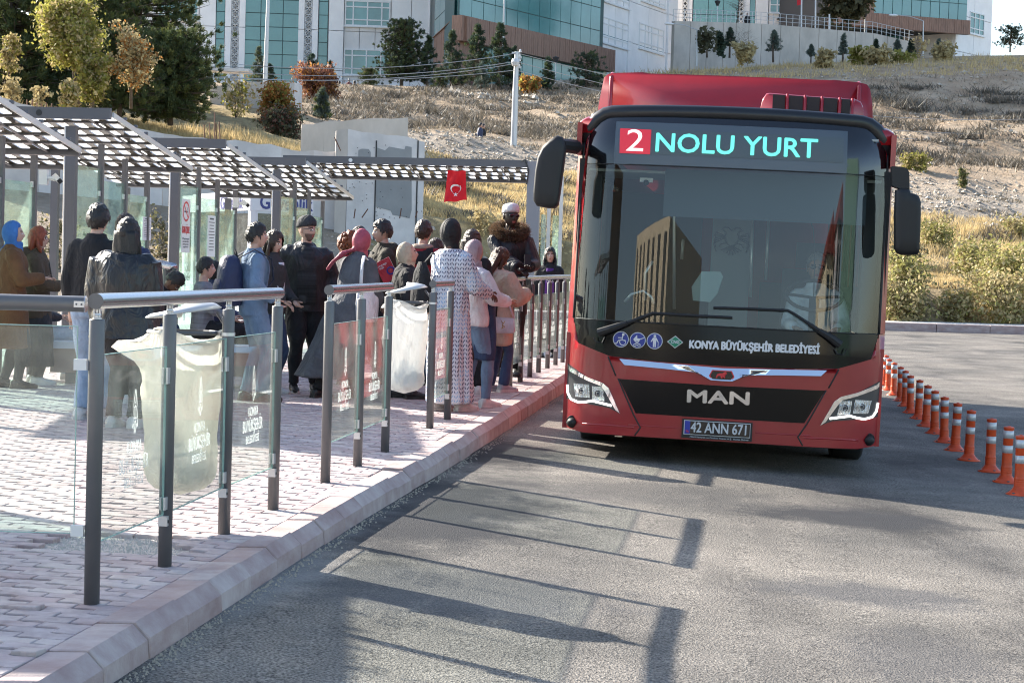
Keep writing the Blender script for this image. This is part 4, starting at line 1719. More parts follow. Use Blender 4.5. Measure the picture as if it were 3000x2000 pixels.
broadleaf(30, 290, 240, 64, 70, 'straw coloured shrub at the left edge under the sapling', M_LEAFB, 7, n=400, leaf=0.05, crown0=0.1, stems=5, cat='shrub', name='shrub')
broadleaf(810, 372, 255, 84, 115, 'orange and yellow leaved bush before the broken concrete wall', M_LEAFO, 8, n=5200, leaf=0.055, crown0=0.1, stems=6, cat='shrub', name='shrub', m2=M_LEAFY)
broadleaf(828, 400, 340, 76, 120, 'dark green lower bush under the orange one', M_LEAFD, 9, n=3000, leaf=0.05, crown0=0.05, stems=6, cat='shrub', name='shrub', m2=M_LEAFR)
broadleaf(695, 345, 225, 90, 100, 'thin half bare bush with few yellow leaves against the broken wall', M_LEAFB, 10, n=420, leaf=0.075, crown0=0.2, stems=4, cat='shrub', name='shrub', m2=M_LEAFY)
broadleaf(935, 305, 215, 122, 115, 'large russet brown bush on the terrace corner', M_LEAFR, 11, n=6000, leaf=0.075, crown0=0.05, stems=6, cat='shrub', name='shrub', m2=M_LEAFO)
broadleaf(1548, 282, 232, 141, 66, 'bright orange yellow bush right of the utility pole', M_LEAFO, 12, n=900, leaf=0.10, crown0=0.1, stems=5, cat='shrub', name='shrub', m2=M_LEAFY)
# conifers before the buildings
cg = 'conifers in front of the left building'
pine(944, 348, 262, 108, 62, 'pale blue green young conifer below the russet bush', group=cg, seedv=20, m1=M_NEEDLE4, m2=M_NEEDLE2, nb=70, crown0=.02, shape='cone', name='conifer')
pine(757, 240, 140, 135, 52, 'narrow conifer against the teal glass by the mast', group=cg, seedv=21, m1=M_NEEDLE4, nb=60, crown0=.02, shape='cone', name='conifer')
pine(790, 242, 190, 133, 38, 'dark little conifer just right of the mast', group=cg, seedv=22, m1=M_NEEDLE3, m2=M_NEEDLE3, nb=40, crown0=.02, shape='cone', name='conifer')
pine(913, 232, 162, 135, 60, 'grey green conifer behind the russet bush', group=cg, seedv=23, m1=M_NEEDLE3, m2=M_NEEDLE4, nb=60, crown0=.02, shape='cone', name='conifer')
pine(967, 230, 182, 135, 24, 'tiny spire shaped conifer at the white wall', group=cg, seedv=24, m1=M_NEEDLE3, m2=M_NEEDLE3, nb=30, crown0=.02, shape='cone', name='conifer')
pine(1084, 248, 206, 143, 62, 'low round pine shrub beside the sitting people', group=cg, seedv=25, m1=M_NEEDLE, nb=60, crown0=.03, name='conifer')
pine(1176, 252, 68, 146, 150, 'big dark egg shaped cypress tree on a clear trunk before the window', group=cg, seedv=26, m1=M_NEEDLE, m2=M_NEEDLE3, nb=330, crown0=.14, name='cypress_tree', ln=0.2)
pine(1253, 252, 108, 147, 80, 'dark slim conifer right of the egg shaped cypress', group=cg, seedv=27, m1=M_NEEDLE3, m2=M_NEEDLE, nb=90, crown0=.05, shape='cone', name='conifer')
pine(1322, 262, 92, 145, 110, 'tall dark conifer left in the clump before the wood wall', group=cg, seedv=28, m1=M_NEEDLE3, m2=M_NEEDLE, nb=100, crown0=.06, shape='cone', name='conifer')
pine(1395, 264, 75, 146, 120, 'tallest dark conifer in the middle of the clump before the wood wall', group=cg, seedv=29, m1=M_NEEDLE3, m2=M_NEEDLE, nb=110, crown0=.06, shape='cone', name='conifer')
pine(1462, 264, 72, 147, 110, 'dark pointed conifer at the right of the clump behind the pole', group=cg, seedv=30, m1=M_NEEDLE3, m2=M_NEEDLE, nb=110, crown0=.06, shape='cone', name='conifer')
pine(1505, 262, 140, 147, 75, 'dark conifer at the right end of the clump, by the glass', group=cg, seedv=31, m1=M_NEEDLE3, m2=M_NEEDLE3, nb=70, crown0=.06, shape='cone', name='conifer')
pine(1604, 266, 170, 144, 58, 'young dark conifer before the teal entrance glass', group=cg, seedv=32, m1=M_NEEDLE3, m2=M_NEEDLE, nb=70, crown0=.03, shape='cone', name='conifer')
pine(1718, 258, 162, 145, 115, 'wide open dark pine at the right end of the entrance glass', group=cg, seedv=33, m1=M_NEEDLE3, m2=M_NEEDLE, nb=80, crown0=.08, name='conifer')
pine(1410, 264, 185, 142, 45, 'grey young conifer low in front of the clump', group=cg, seedv=34, m1=M_NEEDLE4, m2=M_NEEDLE3, nb=45, crown0=.03, shape='cone', name='conifer')
pine(1288, 262, 205, 142, 52, 'low bushy green conifer at the foot of the clump', group=cg, seedv=35, m1=M_NEEDLE, m2=M_NEEDLE3, nb=50, crown0=.03, name='conifer')
pine(1112, 352, 288, 124, 62, 'low spreading blue green juniper on the rocky ledge', group=cg, seedv=36, m1=M_NEEDLE4, m2=M_NEEDLE3, nb=60, crown0=.03, shape='cone', name='conifer')
pine(1270, 386, 345, 117, 70, 'faint grey green shrub behind the gravel mound', group=cg, seedv=37, m1=M_NEEDLE4, m2=M_NEEDLE4, nb=50, crown0=.03, name='conifer', cat='shrub')
# at the right terrace wall
rg_ = 'young trees along the terrace wall'
for i, (px, pb, pt_, w_, m1, lab) in enumerate(((2138, 142, 84, 46, M_NEEDLE3, 'dark green young tree left on the terrace wall beside the black shrub'), (2266, 155, 92, 52, M_NEEDLE4, 'blue grey conifer in the middle of the terrace wall'),
												(2470, 166, 102, 30, M_NEEDLE4, 'slender grey conifer on a thin trunk before the terrace wall'), (2565, 164, 118, 26, M_NEEDLE3, 'dark reddish column conifer before the terrace wall'),
												(2627, 170, 118, 38, M_NEEDLE4, 'grey pointed conifer at the right end of the terrace wall'), (2750, 168, 118, 46, M_NEEDLE4, 'grey bushy conifer before the right building glass'),
												(2376, 168, 134, 28, M_NEEDLE4, 'tiny blue conifer low at the terrace wall'), (2668, 168, 118, 32, M_NEEDLE3, 'small dark conifer next to the bare pale shrub'))):
	pine(px, pb, pt_, 160, w_, lab, group=rg_, seedv=50 + i, m1=m1, m2=m1, nb=55, crown0=.06, shape='cone', name='conifer', per=26)
broadleaf(2070, 155, 86, 158, 60, 'sparse dark leaved sapling at the left of the terrace wall', M_LEAFD, 40, n=260, leaf=0.16, crown0=0.2, stems=2, group=rg_)
broadleaf(2112, 148, 90, 159, 22, 'black narrow shrub standing against the terrace wall', M_NEEDLE3, 41, n=900, leaf=0.13, crown0=0.02, stems=3, group=rg_, cat='shrub', name='shrub')
broadleaf(2180, 140, 92, 158, 90, 'bare spreading twiggy shrub before the terrace wall', M_BARK, 42, n=0, crown0=0.1, stems=4, group=rg_, cat='shrub', name='shrub')
broadleaf(2690, 172, 112, 160, 60, 'bare pale branched shrub beside the right building glass', M_STRAW, 43, n=60, leaf=0.14, crown0=0.1, stems=4, group=rg_, cat='shrub', name='shrub')
broadleaf(2157, 66, -30, 172, 70, 'bare leafless tree on the upper terrace', M_BARK, 44, n=0, crown0=0.25, stems=1, group=rg_)
broadleaf(2478, 76, -40, 174, 135, 'round topped dark leaved tree on the upper terrace by the wood band', M_LEAFD, 45, n=5200, leaf=0.20, crown0=0.35, stems=1, group=rg_, gap=.2)
for i, (px, pb, pt_, w_, m_, lab) in enumerate(((2180, 170, 138, 55, M_LEAFB, 'round straw coloured bush on the crest, left'), (2410, 200, 155, 50, M_LEAFB, 'round straw coloured bush on the crest above the bus vent'),
												(2520, 176, 152, 60, M_LEAFY, 'yellow green flowering bush on the crest'), (2570, 190, 160, 80, M_LEAFB, 'golden sunlit bush on the crest right of the yellow one'),
												(2760, 178, 145, 70, M_LEAFB, 'straw bushes below the right building'), (2640, 186, 168, 60, M_LEAFY, 'low yellow bush on the crest edge'))):
	broadleaf(px, pb, pt_, 151, w_, lab, m_, 60 + i, n=900, leaf=0.12, crown0=0.02, stems=7, group='bushes on the crest', cat='shrub', name='shrub', m2=M_LEAFB)
pine(2960, 128, 84, 176, 90, 'dark spreading pine against the sky at the right edge', group=rg_, seedv=70, m1=M_NEEDLE3, m2=M_NEEDLE3, nb=70, crown0=.03, name='pine_tree', per=26)
# shrubs by the road on the right
sg_ = 'shrubs on the right roadside bank'
for i, (px, pb, pt_, d, w_, m_, lab) in enumerate((
		(2640, 940, 850, 69, 190, M_LEAFB, 'wide straw and green bush right beside the bus'), (2655, 890, 770, 72, 130, M_LEAFG, 'olive bush behind the bus mirror base'),
		(2920, 940, 845, 70, 230, M_LEAFB, 'big rounded dry bush at the roadside, right edge'), (2960, 850, 760, 74, 210, M_LEAFG, 'big yellow green bush at the right edge above the dry one'),
		(2850, 815, 735, 78, 150, M_LEAFG, 'olive bush in the middle of the bank'), (2740, 735, 670, 82, 110, M_LEAFG, 'dark olive bush under the gravel mound'),
		(2800, 938, 870, 69, 120, M_LEAFB, 'low straw tuft between the two big roadside bushes'), (2660, 780, 740, 77, 110, M_LEAFD, 'dark low bush near the mirror'),
		(2985, 700, 660, 84, 110, M_LEAFB, 'pale bush under the mound at the right edge'), (2700, 500, 455, 99, 50, M_LEAFY, 'yellow green sapling on the mound beside the mirror'),
		(2820, 550, 495, 99, 26, M_NEEDLE2, 'small green conifer sapling on the mound'), (2660, 495, 455, 99, 46, M_LEAFY, 'yellowish weed on the mound next to the mirror top'))):
	broadleaf(px, pb, pt_, d, w_, lab, m_, 80 + i, n=int(2600 * max(0.4, w_ / 120)), leaf=0.045, crown0=0.02, stems=8, group=sg_, cat='shrub', name='shrub', m2=M_LEAFB if m_ is not M_LEAFB else M_LEAFG)
# weeds in front of the concrete wall
for i, (px, pb, pt_, d, w_, m_, lab) in enumerate(((170, 790, 640, 48, 130, M_LEAFD, 'grey green weeds seen between the first two shelter walls'), (480, 760, 640, 48, 110, M_LEAFD, 'dark weeds seen beside the second shelter post'),
												   (1090, 660, 618, 56, 120, M_LEAFD, 'low dark weeds at the foot of the grey painted patch'), (700, 830, 700, 46, 120, M_LEAFD, 'weeds in front of the security cabin'),
												   (1600, 760, 690, 68, 160, M_LEAFB, 'dry brown bush on the grass left of the bus'), (1420, 690, 630, 66, 90, M_LEAFB, 'sparse dry weed stalks on the grass bank'),
												   (1330, 560, 535, 78, 70, M_LEAFD, 'dark low weed on the straw bank below the flag'))):
	broadleaf(px, pb, pt_, d, w_, lab, m_, 110 + i, n=700, leaf=0.04, crown0=0.02, stems=8, group='weeds around the walls', cat='shrub', name='weed_clump', m2=M_LEAFB)

# ================================================================== platform furniture
M_POST = mat('grey_powder_coat', (0.13, 0.13, 0.135), 0.42, 0.25, var=0.06, scale=5)
M_STEEL = mat('brushed_steel', (0.52, 0.52, 0.54), 0.24, 0.95, var=0.05, scale=30, stretch=(1, 40, 40))
M_ZINC = mat('bright_bracket_steel', (0.62, 0.62, 0.63), 0.35, 0.6)
M_GLASS = glass_mat('railing_glass', (0.94, 0.97, 0.955), 0.75, 0.030, ior=1.3)
M_GLASS2 = glass_mat('shelter_glass', (0.76, 0.89, 0.85), 0.9, 0.10, ior=1.4, dirtcol=(0.62, 0.80, 0.73))
M_EDGE = mat('glass_edge', (0.30, 0.48, 0.44), 0.2)
M_FROST = glass_mat('frosted_print', (0.9, 0.92, 0.92), 1.0, 0.42, dirtcol=(0.85, 0.87, 0.87))
M_SHEL = mat('shelter_steel', (0.115, 0.115, 0.125), 0.45, 0.3)
M_ROOFT = glass_mat('bronze_roof_sheet', (0.20, 0.185, 0.15), 0.8, 0.12, dirtcol=(0.32, 0.29, 0.24))
M_SLOT = translucent_mat('milky_roof_window', (0.93, 0.94, 0.95), 0.9)
M_PAPER = mat('paper_notice', (0.72, 0.72, 0.70), 0.7)
M_INK = mat('dark_print', (0.06, 0.06, 0.07), 0.7)
M_RED = mat('sign_red', (0.60, 0.03, 0.035), 0.5)
M_WHITEP = mat('white_plastic', (0.70, 0.70, 0.69), 0.4)
M_BLACKP = mat('black_plastic', (0.02, 0.02, 0.021), 0.45)
M_NAVYT = mat('navy_lettering', (0.02, 0.03, 0.16), 0.5)

S = 1.07
PH = 1.102
POSTPX = dict(A=(281.5, 1767), B=(482.4, 1658), C=(656, 1562), D=(799.8, 1492), E=(952.8, 1412), F=(1047.3, 1364.5), G=(1127.7, 1322.4),
			  H=(1259, 1253.5), I=(1310.3, 1229.4), J=(1493, 1132), K=(1523.7, 1118), L=(1551.8, 1105), M=(1577.3, 1091.7), N=(1603.6, 1078.5), O=(1627, 1069.5), P=(1648, 1061), Q=(1667, 1053))
POST = {}
for k, (px, py) in POSTPX.items():
	p = G(px if k != 'A' else 268.4, py, 0)
	for _ in range(3):
		p = G(px if k != 'A' else 268.4, py, float(pave_z(p.y)))
	POST[k] = p


def emblem_pieces(mb, o, ax, az, h, n):
	"""slim tower-like emblem of stacked petals, outline strips on the glass"""
	def q(u, v):
		return o + ax * (u * h) + az * (v * h)

	def loop(pts, w):
		for i in range(len(pts) - 1):
			a, b = Vector(q(*pts[i])), Vector(q(*pts[i + 1]))
			d = (b - a)
			if d.length < 1e-6:
				continue
			s = d.cross(n).normalized() * w
			mb.add([a - s + n * .001, b - s + n * .001, b + s + n * .001, a + s + n * .001], [(0, 1, 2, 3)])
	arcs = lambda cx, cy, rx, ry, a0, a1, m=8: [(cx + rx * math.cos(a0 + (a1 - a0) * i / m), cy + ry * math.sin(a0 + (a1 - a0) * i / m)) for i in range(m + 1)]
	w = 0.012 * h
	loop(arcs(0, 0.80, 0.07, 0.19, 0, 2 * math.pi, 12), w)
	loop(arcs(0, 0.80, 0.035, 0.13, 0, 2 * math.pi, 10), w * .8)
	for s in (-1, 1):
		loop([(0, .98), (s * .10, .78), (s * .13, .62), (s * .10, .58), (s * .17, .36), (s * .13, .34), (s * .19, .14), (s * .12, .22), (s * .07, .10), (0, 0)], w * 1.5)
		loop([(s * .05, .6), (s * .07, .36), (s * .03, .36), (s * .03, .6)], w)
	loop([(-.08, .60), (.08, .60)], w)
	loop([(-.09, .34), (.09, .34)], w)
	loop(arcs(0, 0.16, 0.05, 0.13, 0, 2 * math.pi, 10), w * 1.2)


def glass_panel(rail, a, b, z0, z1, print_=True, clampside=1, sub_top=0.0):
	"""glass between two post feet a, b (Vectors, local to rail)"""
	d = Vector((b.x - a.x, b.y - a.y, 0))
	L = d.length
	d.normalize()
	n = Vector((d.y, -d.x, 0))
	if n.x < 0 and abs(n.x) > abs(n.y):
		n = -n
	s0, s1 = 0.042, L - 0.050
	za, zb = a.z, b.z
	mb = MB()
	A0, A1 = a + d * s0, a + d * s1
	mb.obox(Vector((A0.x, A0.y, za + z0)) - n * .005, Vector((A1.x - A0.x, A1.y - A0.y, zb - za)), n * 0.010, (0, 0, z1 - z0))
	g = mb.build('glass_panel', M_GLASS, rail)
	e = MB()
	for zz in (z0 - 0.003, z1):
		e.obox(Vector((A0.x, A0.y, za + zz)) - n * .005, Vector((A1.x - A0.x, A1.y - A0.y, zb - za)), n * .010, (0, 0, .003))
	e.obox(Vector((A1.x, A1.y, zb + z0)) - n * .005, d * .003, n * .010, (0, 0, z1 - z0))
	e.build('polished_edge', M_EDGE, g)
	if print_:
		o = (A0 + A1) / 2 + n * 0.007
		zt = (za + zb) / 2
		pm = MB()
		emblem_pieces(pm, Vector((o.x, o.y, zt + z0 + 0.39)), d * 1.0, Vector((0, 0, 1)), 0.185, n)
		pm.build('emblem', M_FROST, g)
		# text frame: x along the direction read from the viewer's side
		xd = d if n.y <= 0 or n.x > 0 else -d
		X = Vector((d.x, d.y, 0))
		Nn = n
		if X.cross(Vector((0, 0, 1))).dot(Nn) < 0:
			X = -X
		for txt, dz, hh, ww in (('KONYA', 0.335, 0.050, 0.19), ('BÜYÜKŞEHİR', 0.262, 0.065, 0.38), ('BELEDİYESİ', 0.192, 0.042, 0.25)):
			M4 = Matrix(((X.x, 0, Nn.x, o.x), (X.y, 0, Nn.y, o.y), (0, 1, 0, zt + z0 + dz), (0, 0, 0, 1)))
			text_mesh('lettering', txt, hh * 1.35, M_FROST, g, M4, 0.0004, 0.0, ww)
	return g


def rail_post(rail, p, h, clamp_d, first=False):
	mb = MB()
	mb.lathe([(0.0305, -0.02), (0.0305, h), (0.028, h + 0.005), (0.0, h + 0.005)], 20, p)
	po = mb.build('post', M_POST, rail, smooth=False)
	for i, q in enumerate(po.data.polygons):
		q.use_smooth = len(q.vertices) == 4
	c = MB()
	c.lathe([(0.018, h + 0.004), (0.018, h + 0.010), (0.011, h + 0.012), (0.011, h + 0.018), (0.016, h + 0.022), (0.015, h + .027), (0.007, h + 0.03), (0.007, h + 0.042), (0.014, h + .048)], 12, p)
	for s in (-1, 1):
		c.box(p + Vector((s * 0.011, 0, h + 0.028)), (0.005, 0.018, 0.034))
	c.build('rail_bracket', M_ZINC, rail)
	if not first:
		d = clamp_d
		n = Vector((d.y, -d.x, 0))
		for z0, z1 in ((0.805, 0.875), (0.255, 0.31)):
			k = MB()
			cc = p - d * 0.045 + Vector((0, 0, (z0 + z1) / 2))
			k.obox(cc - d * .02 - n * 0.014 - Vector((0, 0, (z1 - z0) / 2)), d * .04, n * .009, (0, 0, z1 - z0))
			k.obox(cc - d * .02 + n * 0.0055 - Vector((0, 0, (z1 - z0) / 2)), d * .04, n * .009, (0, 0, z1 - z0))
			k.build('glass_clamp', M_ZINC, po)
		k = MB()
		q = p - d * 0.036 + Vector((0, 0, 0.205))
		k.obox(q - d * 0.012 - n * 0.02 - Vector((0, 0, .022)), d * .024, n * .04, (0, 0, .044))
		k.build('bottom_bracket', M_ZINC, po)
		k = MB()
		k.ellipsoid(q + n * 0.02 - Vector((0, 0, 0.002)), (0.006, 0.006, 0.008), 8, 6)
		k.build('screw', M_BLACKP, po)
	return po


def railing(keys, label, z_rail=0.085, ext0=0.02, ext1=0.03):
	P = [POST[k] for k in keys]
	o = P[0].copy()
	r = thing('railing', o, label, 'railing', 'glass railings along the kerb')
	L = [p - o for p in P]
	dd = [(L[min(i + 1, len(L) - 1)] - L[max(0, i - 1 if i == len(L) - 1 else i)]).normalized() for i in range(len(L))]
	dd = [Vector((v.x, v.y, 0)).normalized() for v in dd]
	for i, p in enumerate(L):
		rail_post(r, p, PH, dd[i], first=(i == 0))
		if i:
			glass_panel(r, L[i - 1], p, 0.235, 0.965)
	up = Vector((0, 0, PH + 0.045 + 0.030))
	pts = [L[0] + up - dd[0] * ext0] + [p + up for p in L[1:-1]] + [L[-1] + up + dd[-1] * ext1]
	if len(L) == 2:
		pts = [L[0] + up - dd[0] * ext0, L[1] + up + dd[1] * ext1]
	mb = MB()
	mb.sm = True
	mb.tube(pts, 0.0305, 20, caps=False)
	mb.build('handrail', M_STEEL, r)
	for q, s in ((pts[0], -1), (pts[-1], 1)):
		e = MB()
		v = dd[0] if s < 0 else dd[-1]
		e.tube([q, q + v * (s * 0.006)], 0.031, 20)
		e.build('end_cap', M_POST, r)
	return r


railing('ABCD', 'nearest glass railing with four grey posts and thick steel handrail')
railing('EFG', 'second glass railing from the camera, three posts, by the long grey coat')
railing('HI', 'short two post glass railing beside the hanging rubbish bag in the crowd')
railing('JKLMNOPQ', 'farthest glass railing with many dark posts running behind the bus')

# rail that leaves the picture at the left
A = POST['A']
o = A.copy()
r = thing('railing', o, 'steel handrail and glass running out of the picture at the left', 'railing', 'glass railings along the kerb')
dirl = Vector((-1, -0.03, 0)).normalized()
zr = PH + 0.062
mb = MB()
mb.sm = True
mb.tube([Vector((-0.045, -0.01, zr)), Vector((-0.045, -.01, zr)) + dirl * 2.6], 0.031, 20, caps=False)
mb.build('handrail', M_POST, r)
mb = MB()
mb.tube([Vector((-0.045, -0.01, zr)), Vector((-0.041, -.01, zr))], 0.0315, 20)
mb.build('end_cap', M_STEEL, r)
mb = MB()
mb.box(Vector((-0.062, -0.040, zr)), (0.040, 0.006, 0.024))
mb.build('end_plate', M_ZINC, r)
for s in (-0.072, -0.052):
	mb = MB()
	mb.ellipsoid(Vector((s, -0.044, zr)), (0.004, 0.003, 0.004), 8, 6)
	mb.build('screw', M_POST, r)
n_ = Vector((-dirl.y, dirl.x, 0))
mb = MB()
mb.obox(Vector((-0.075, -0.005, 0.275)), dirl * 2.4, Vector((0, 0.010, 0)), (0, 0, 0.80))
g = mb.build('glass_panel', M_GLASS, r)
mb = MB()
mb.obox(Vector((-0.073, -0.005, 0.275)), Vector((-.003, 0, 0)), Vector((0, 0.010, 0)), (0, 0, 0.80))
mb.obox(Vector((-0.073, -0.005, 0.272)), dirl * 2.4, Vector((0, 0.010, 0)), (0, 0, 0.003))
mb.obox(Vector((-0.073, -0.005, 1.076)), dirl * 2.4, Vector((0, 0.010, 0)), (0, 0, 0.003))
mb.build('polished_edge', M_EDGE, g)
for z in (0.93, 0.285):
	mb = MB()
	mb.box(Vector((-0.058, -0.012, z)), (0.050, 0.022, 0.042))
	mb.build('glass_clamp', M_WHITEP, r)
for k in (1, 2):
	mb = MB()
	mb.lathe([(0.0305, -.02), (0.0305, PH), (0, PH + .005)], 16, dirl * (1.25 * k))
	mb.build('post', M_POST, r)

# handrail behind the group at the left
a, b = W(330, 752, 23.5), W(508, 782, 21.8)
r = thing('railing', Vector((a.x, a.y, 0.05)), 'steel handrail behind the waiting group under the shelters', 'railing')
mb = MB()
mb.sm = True
aa = a - r.location
bb = b - r.location
mb.tube([aa + (aa - bb) * 0.6, bb], 0.05, 16)
mb.build('handrail', M_STEEL, r)
for t in (-0.4, 0.25, 0.9):
	q = aa + (bb - aa) * t
	mb = MB()
	mb.tube([Vector((q.x, q.y, -.05)), q], 0.045, 12)
	mb.build('post', M_POST, r)

# ------------------------------------------------------------------ shelters
DEP = Vector((math.sin(R(7)), math.cos(R(7)), 0))
LAT = Vector((math.cos(R(7)), -math.sin(R(7)), 0))
UPV = Vector((0, 0, 1))


def slot_mesh(w, h):
	"""rounded milky pane with a shallow rim"""
	mb = MB()
	pts = []
	r = min(w, h) * 0.32
	for cx, cy, a0 in ((w / 2 - r, h / 2 - r, 0), (-w / 2 + r, h / 2 - r, 90), (-w / 2 + r, -h / 2 + r, 180), (w / 2 - r, -h / 2 + r, 270)):
		for k in range(4):
			a = R(a0 + 30 * k)
			pts.append((cx + r * math.cos(a), cy + r * math.sin(a), 0))
	n = len(pts)
	mb.add(pts + [(x, y, 0.005) for x, y, z in pts], [tuple(range(n))] + [(i, (i + 1) % n, n + (i + 1) % n, n + i) for i in range(n)])
	me = bpy.data.meshes.new('milky_window')
	me.from_pydata(mb.v, [], mb.f)
	me.materials.append(M_SLOT)
	return me


def shelter(label, nr, depth, drop, rows, cols, colp, wall_off, seedv=0, posters=None, rear_gap=True, wall=True, skew=0.0):
	"""nr: near right roof corner (world). Roof runs left (-LAT) and away (DEP), falling by drop."""
	t = thing('bus_shelter', Vector((nr.x, nr.y, 0)), label, 'bus shelter', 'bus shelters with checkered roofs')
	z0 = nr.z
	W_ = cols * colp
	down = Vector((0, 0, -drop / depth))
	dv = (DEP + down)                              # per metre of depth
	C0 = Vector((0, 0, z0))
	# roof sheets: one per row, lapped
	rp = depth / rows
	me = slot_mesh(colp * 0.57, rp * 0.65)
	nrm = LAT.cross(dv).normalized()
	xd, yd = LAT, dv.normalized()
	rng = random.Random(seedv)
	for i in range(rows):
		mb = MB()
		sw, sd = colp * 0.50, rp * 0.56
		o = C0 - LAT * W_
		e0, e1 = rp * i + 0.012, rp * (i + 1) - 0.012
		m0, m1 = rp * (i + .5) - sd / 2, rp * (i + .5) + sd / 2
		mb.obox(o + dv * e0, LAT * W_, dv * (m0 - e0), nrm * 0.008)
		mb.obox(o + dv * m1, LAT * W_, dv * (e1 - m1), nrm * 0.008)
		off_ = 0.18 if i % 2 else -0.05
		cuts = [0.0]
		for k in range(cols - 1, -1, -1):
			c_ = W_ - (k + .5 + off_) * colp
			cuts += [max(0.0, c_ - sw / 2), min(W_, c_ + sw / 2)]
		cuts.append(W_)
		for q in range(0, len(cuts), 2):
			if cuts[q + 1] - cuts[q] > .004:
				mb.obox(o + LAT * cuts[q] + dv * (m0 + .0005), LAT * (cuts[q + 1] - cuts[q]), dv * (m1 - m0 - .001), nrm * 0.008)
		sh = mb.build('roof_sheet', M_ROOFT, t)
		for k in range(cols):
			c = C0 + dv * (rp * (i + 0.5)) - LAT * ((k + 0.5 + (0.18 if i % 2 else -0.05)) * colp) - nrm * 0.006
			ob = bpy.data.objects.new('milky_window', me)
			COL.objects.link(ob)
			ob.parent = sh
			sk = Matrix(((1, 0.0, 0, 0), (0, 1, 0, 0), (0, 0, 1, 0), (0, 0, 0, 1)))
			ob.matrix_local = Matrix(((xd.x, yd.x, nrm.x, c.x), (xd.y, yd.y, nrm.y, c.y), (xd.z, yd.z, nrm.z, c.z), (0, 0, 0, 1))) @ sk
		if i:
			mb = MB()
			o = C0 + dv * (rp * i - 0.012) - LAT * W_ - nrm * 0.014
			mb.obox(o, LAT * W_, dv * 0.024, nrm * 0.013)
			mb.build('purlin', M_SHEL, t)
	# rafters
	for q in (0.12, 0.5, 0.88):
		mb = MB()
		o = C0 - LAT * (W_ * q) - nrm * 0.03
		mb.obox(o, LAT * 0.03, dv * depth, nrm * 0.014)
		mb.build('rafter', M_SHEL, t)
	# front fascia beam, side trim, clips
	mb = MB()
	mb.obox(C0 - LAT * W_ - DEP * 0.07 - UPV * 0.055, LAT * (W_ + .003), DEP * 0.066, UPV * 0.125)
	fas = mb.build('fascia_beam', M_SHEL, t)
	if seedv in (1, 4):
		mb = MB()
		c = C0 - LAT * (W_ * (0.30 if seedv == 1 else .72)) - DEP * 0.075 + UPV * 0.005
		mb.prism([c + LAT * (0.035 * math.cos(a)) + UPV * (0.035 * math.sin(a)) for a in [k * math.pi / 8 for k in range(16)]], DEP * 0.004)
		mb.build('cap', M_BLACKP if seedv == 1 else M_WHITEP, fas)
	mb = MB()
	mb.obox(C0 + LAT * 0.006 - nrm * .03, LAT * 0.022, dv * depth, nrm * 0.055)
	mb.build('side_trim', M_ZINC, t)
	for i in range(1, rows):
		mb = MB()
		c = C0 + dv * (rp * i)
		mb.obox(c + LAT * 0.0 + nrm * .027, LAT * 0.04, dv * 0.03, nrm * 0.03)
		mb.build('clip', M_SHEL, t)
	mb = MB()
	mb.obox(C0 + dv * (depth - .004) - LAT * W_ - nrm * 0.05, LAT * W_, dv * 0.05, nrm * 0.08)
	mb.build('rear_gutter', M_SHEL, t)
	# right-hand glass wall: stout front post, then glass between thin posts
	if wall:
		base = Vector((0, 0, 0))
		wp = [base - LAT * wall_off + DEP * (0.12 + (depth - .35) * q) for q in (0, 0.36, 0.68, 1.0)]
		for i, p in enumerate(wp):
			q = (0.12 + (depth - .35) * (0, .36, .68, 1)[i])
			h = z0 - drop / depth * q - 0.105
			mb = MB()
			if i == 0:
				mb.obox(p - LAT * .055 - DEP * .045, LAT * 0.11, DEP * 0.09, UPV * h)
			else:
				mb.obox(p - LAT * .03 - DEP * .03, LAT * 0.06, DEP * 0.06, UPV * h)
			po = mb.build('post', M_SHEL, t)
			if i == 0:
				mb = MB()
				mb.tube([p + LAT * -.07 - DEP * .03, p + LAT * -.07 - DEP * .03 + UPV * h], 0.014, 6)
				mb.build('conduit', M_ZINC, po)
			if i:
				for zz in (0.35, 1.25, 2.05):
					mb = MB()
					mb.obox(p - LAT * .012 - DEP * .062 + UPV * zz, LAT * 0.03, DEP * 0.035, UPV * 0.06)
					mb.build('glass_clamp', M_ZINC, po)
				a = wp[i - 1]
				mb = MB()
				dg_ = p - a
				L = dg_.length
				u = dg_.normalized()
				s0 = 0.06 if i == 1 else 0.04
				zt0 = z0 - drop / depth * (0.12 + (depth - .35) * (0, .36, .68, 1)[i - 1]) - 0.33
				mb.obox(a + u * s0 - LAT * .005 + UPV * 0.18, u * (L - s0 - 0.045), LAT * 0.01, UPV * (min(h, zt0) - 0.38))
				g = mb.build('glass_panel', M_GLASS2, t)
				pm = MB()
				emblem_pieces(pm, a + u * (L * 0.5) + LAT * 0.008 + UPV * 1.20, u, UPV, 0.36, LAT)
				pm.build('emblem', M_FROST, g)
				for txt, zz, hh, ww in (('KONYA', 1.14, .07, .26), ('BÜYÜKŞEHİR', 1.03, .09, .50), ('BELEDİYESİ', .93, .06, .34)):
					c = a + u * (L * 0.5) + LAT * 0.008 + UPV * zz
					M4 = Matrix(((u.x, 0, LAT.x, c.x), (u.y, 0, LAT.y, c.y), (0, 1, 0, c.z), (0, 0, 0, 1)))
					text_mesh('lettering', txt, hh * 1.35, M_FROST, g, M4, 0.0004, 0.0, ww * L / .8)
		# left hand pair of posts carrying the roof
		for q in (0.12, depth - 0.25):
			p = -LAT * (W_ - 0.25) + DEP * q
			mb = MB()
			mb.obox(p - LAT * .05 - DEP * .045, LAT * 0.1, DEP * 0.09, UPV * (z0 - drop / depth * q - .105))
			mb.build('post', M_SHEL, t)
		# bench inside
	t['wp'] = 0
	del t['wp']
	return t, (wp if wall else None)


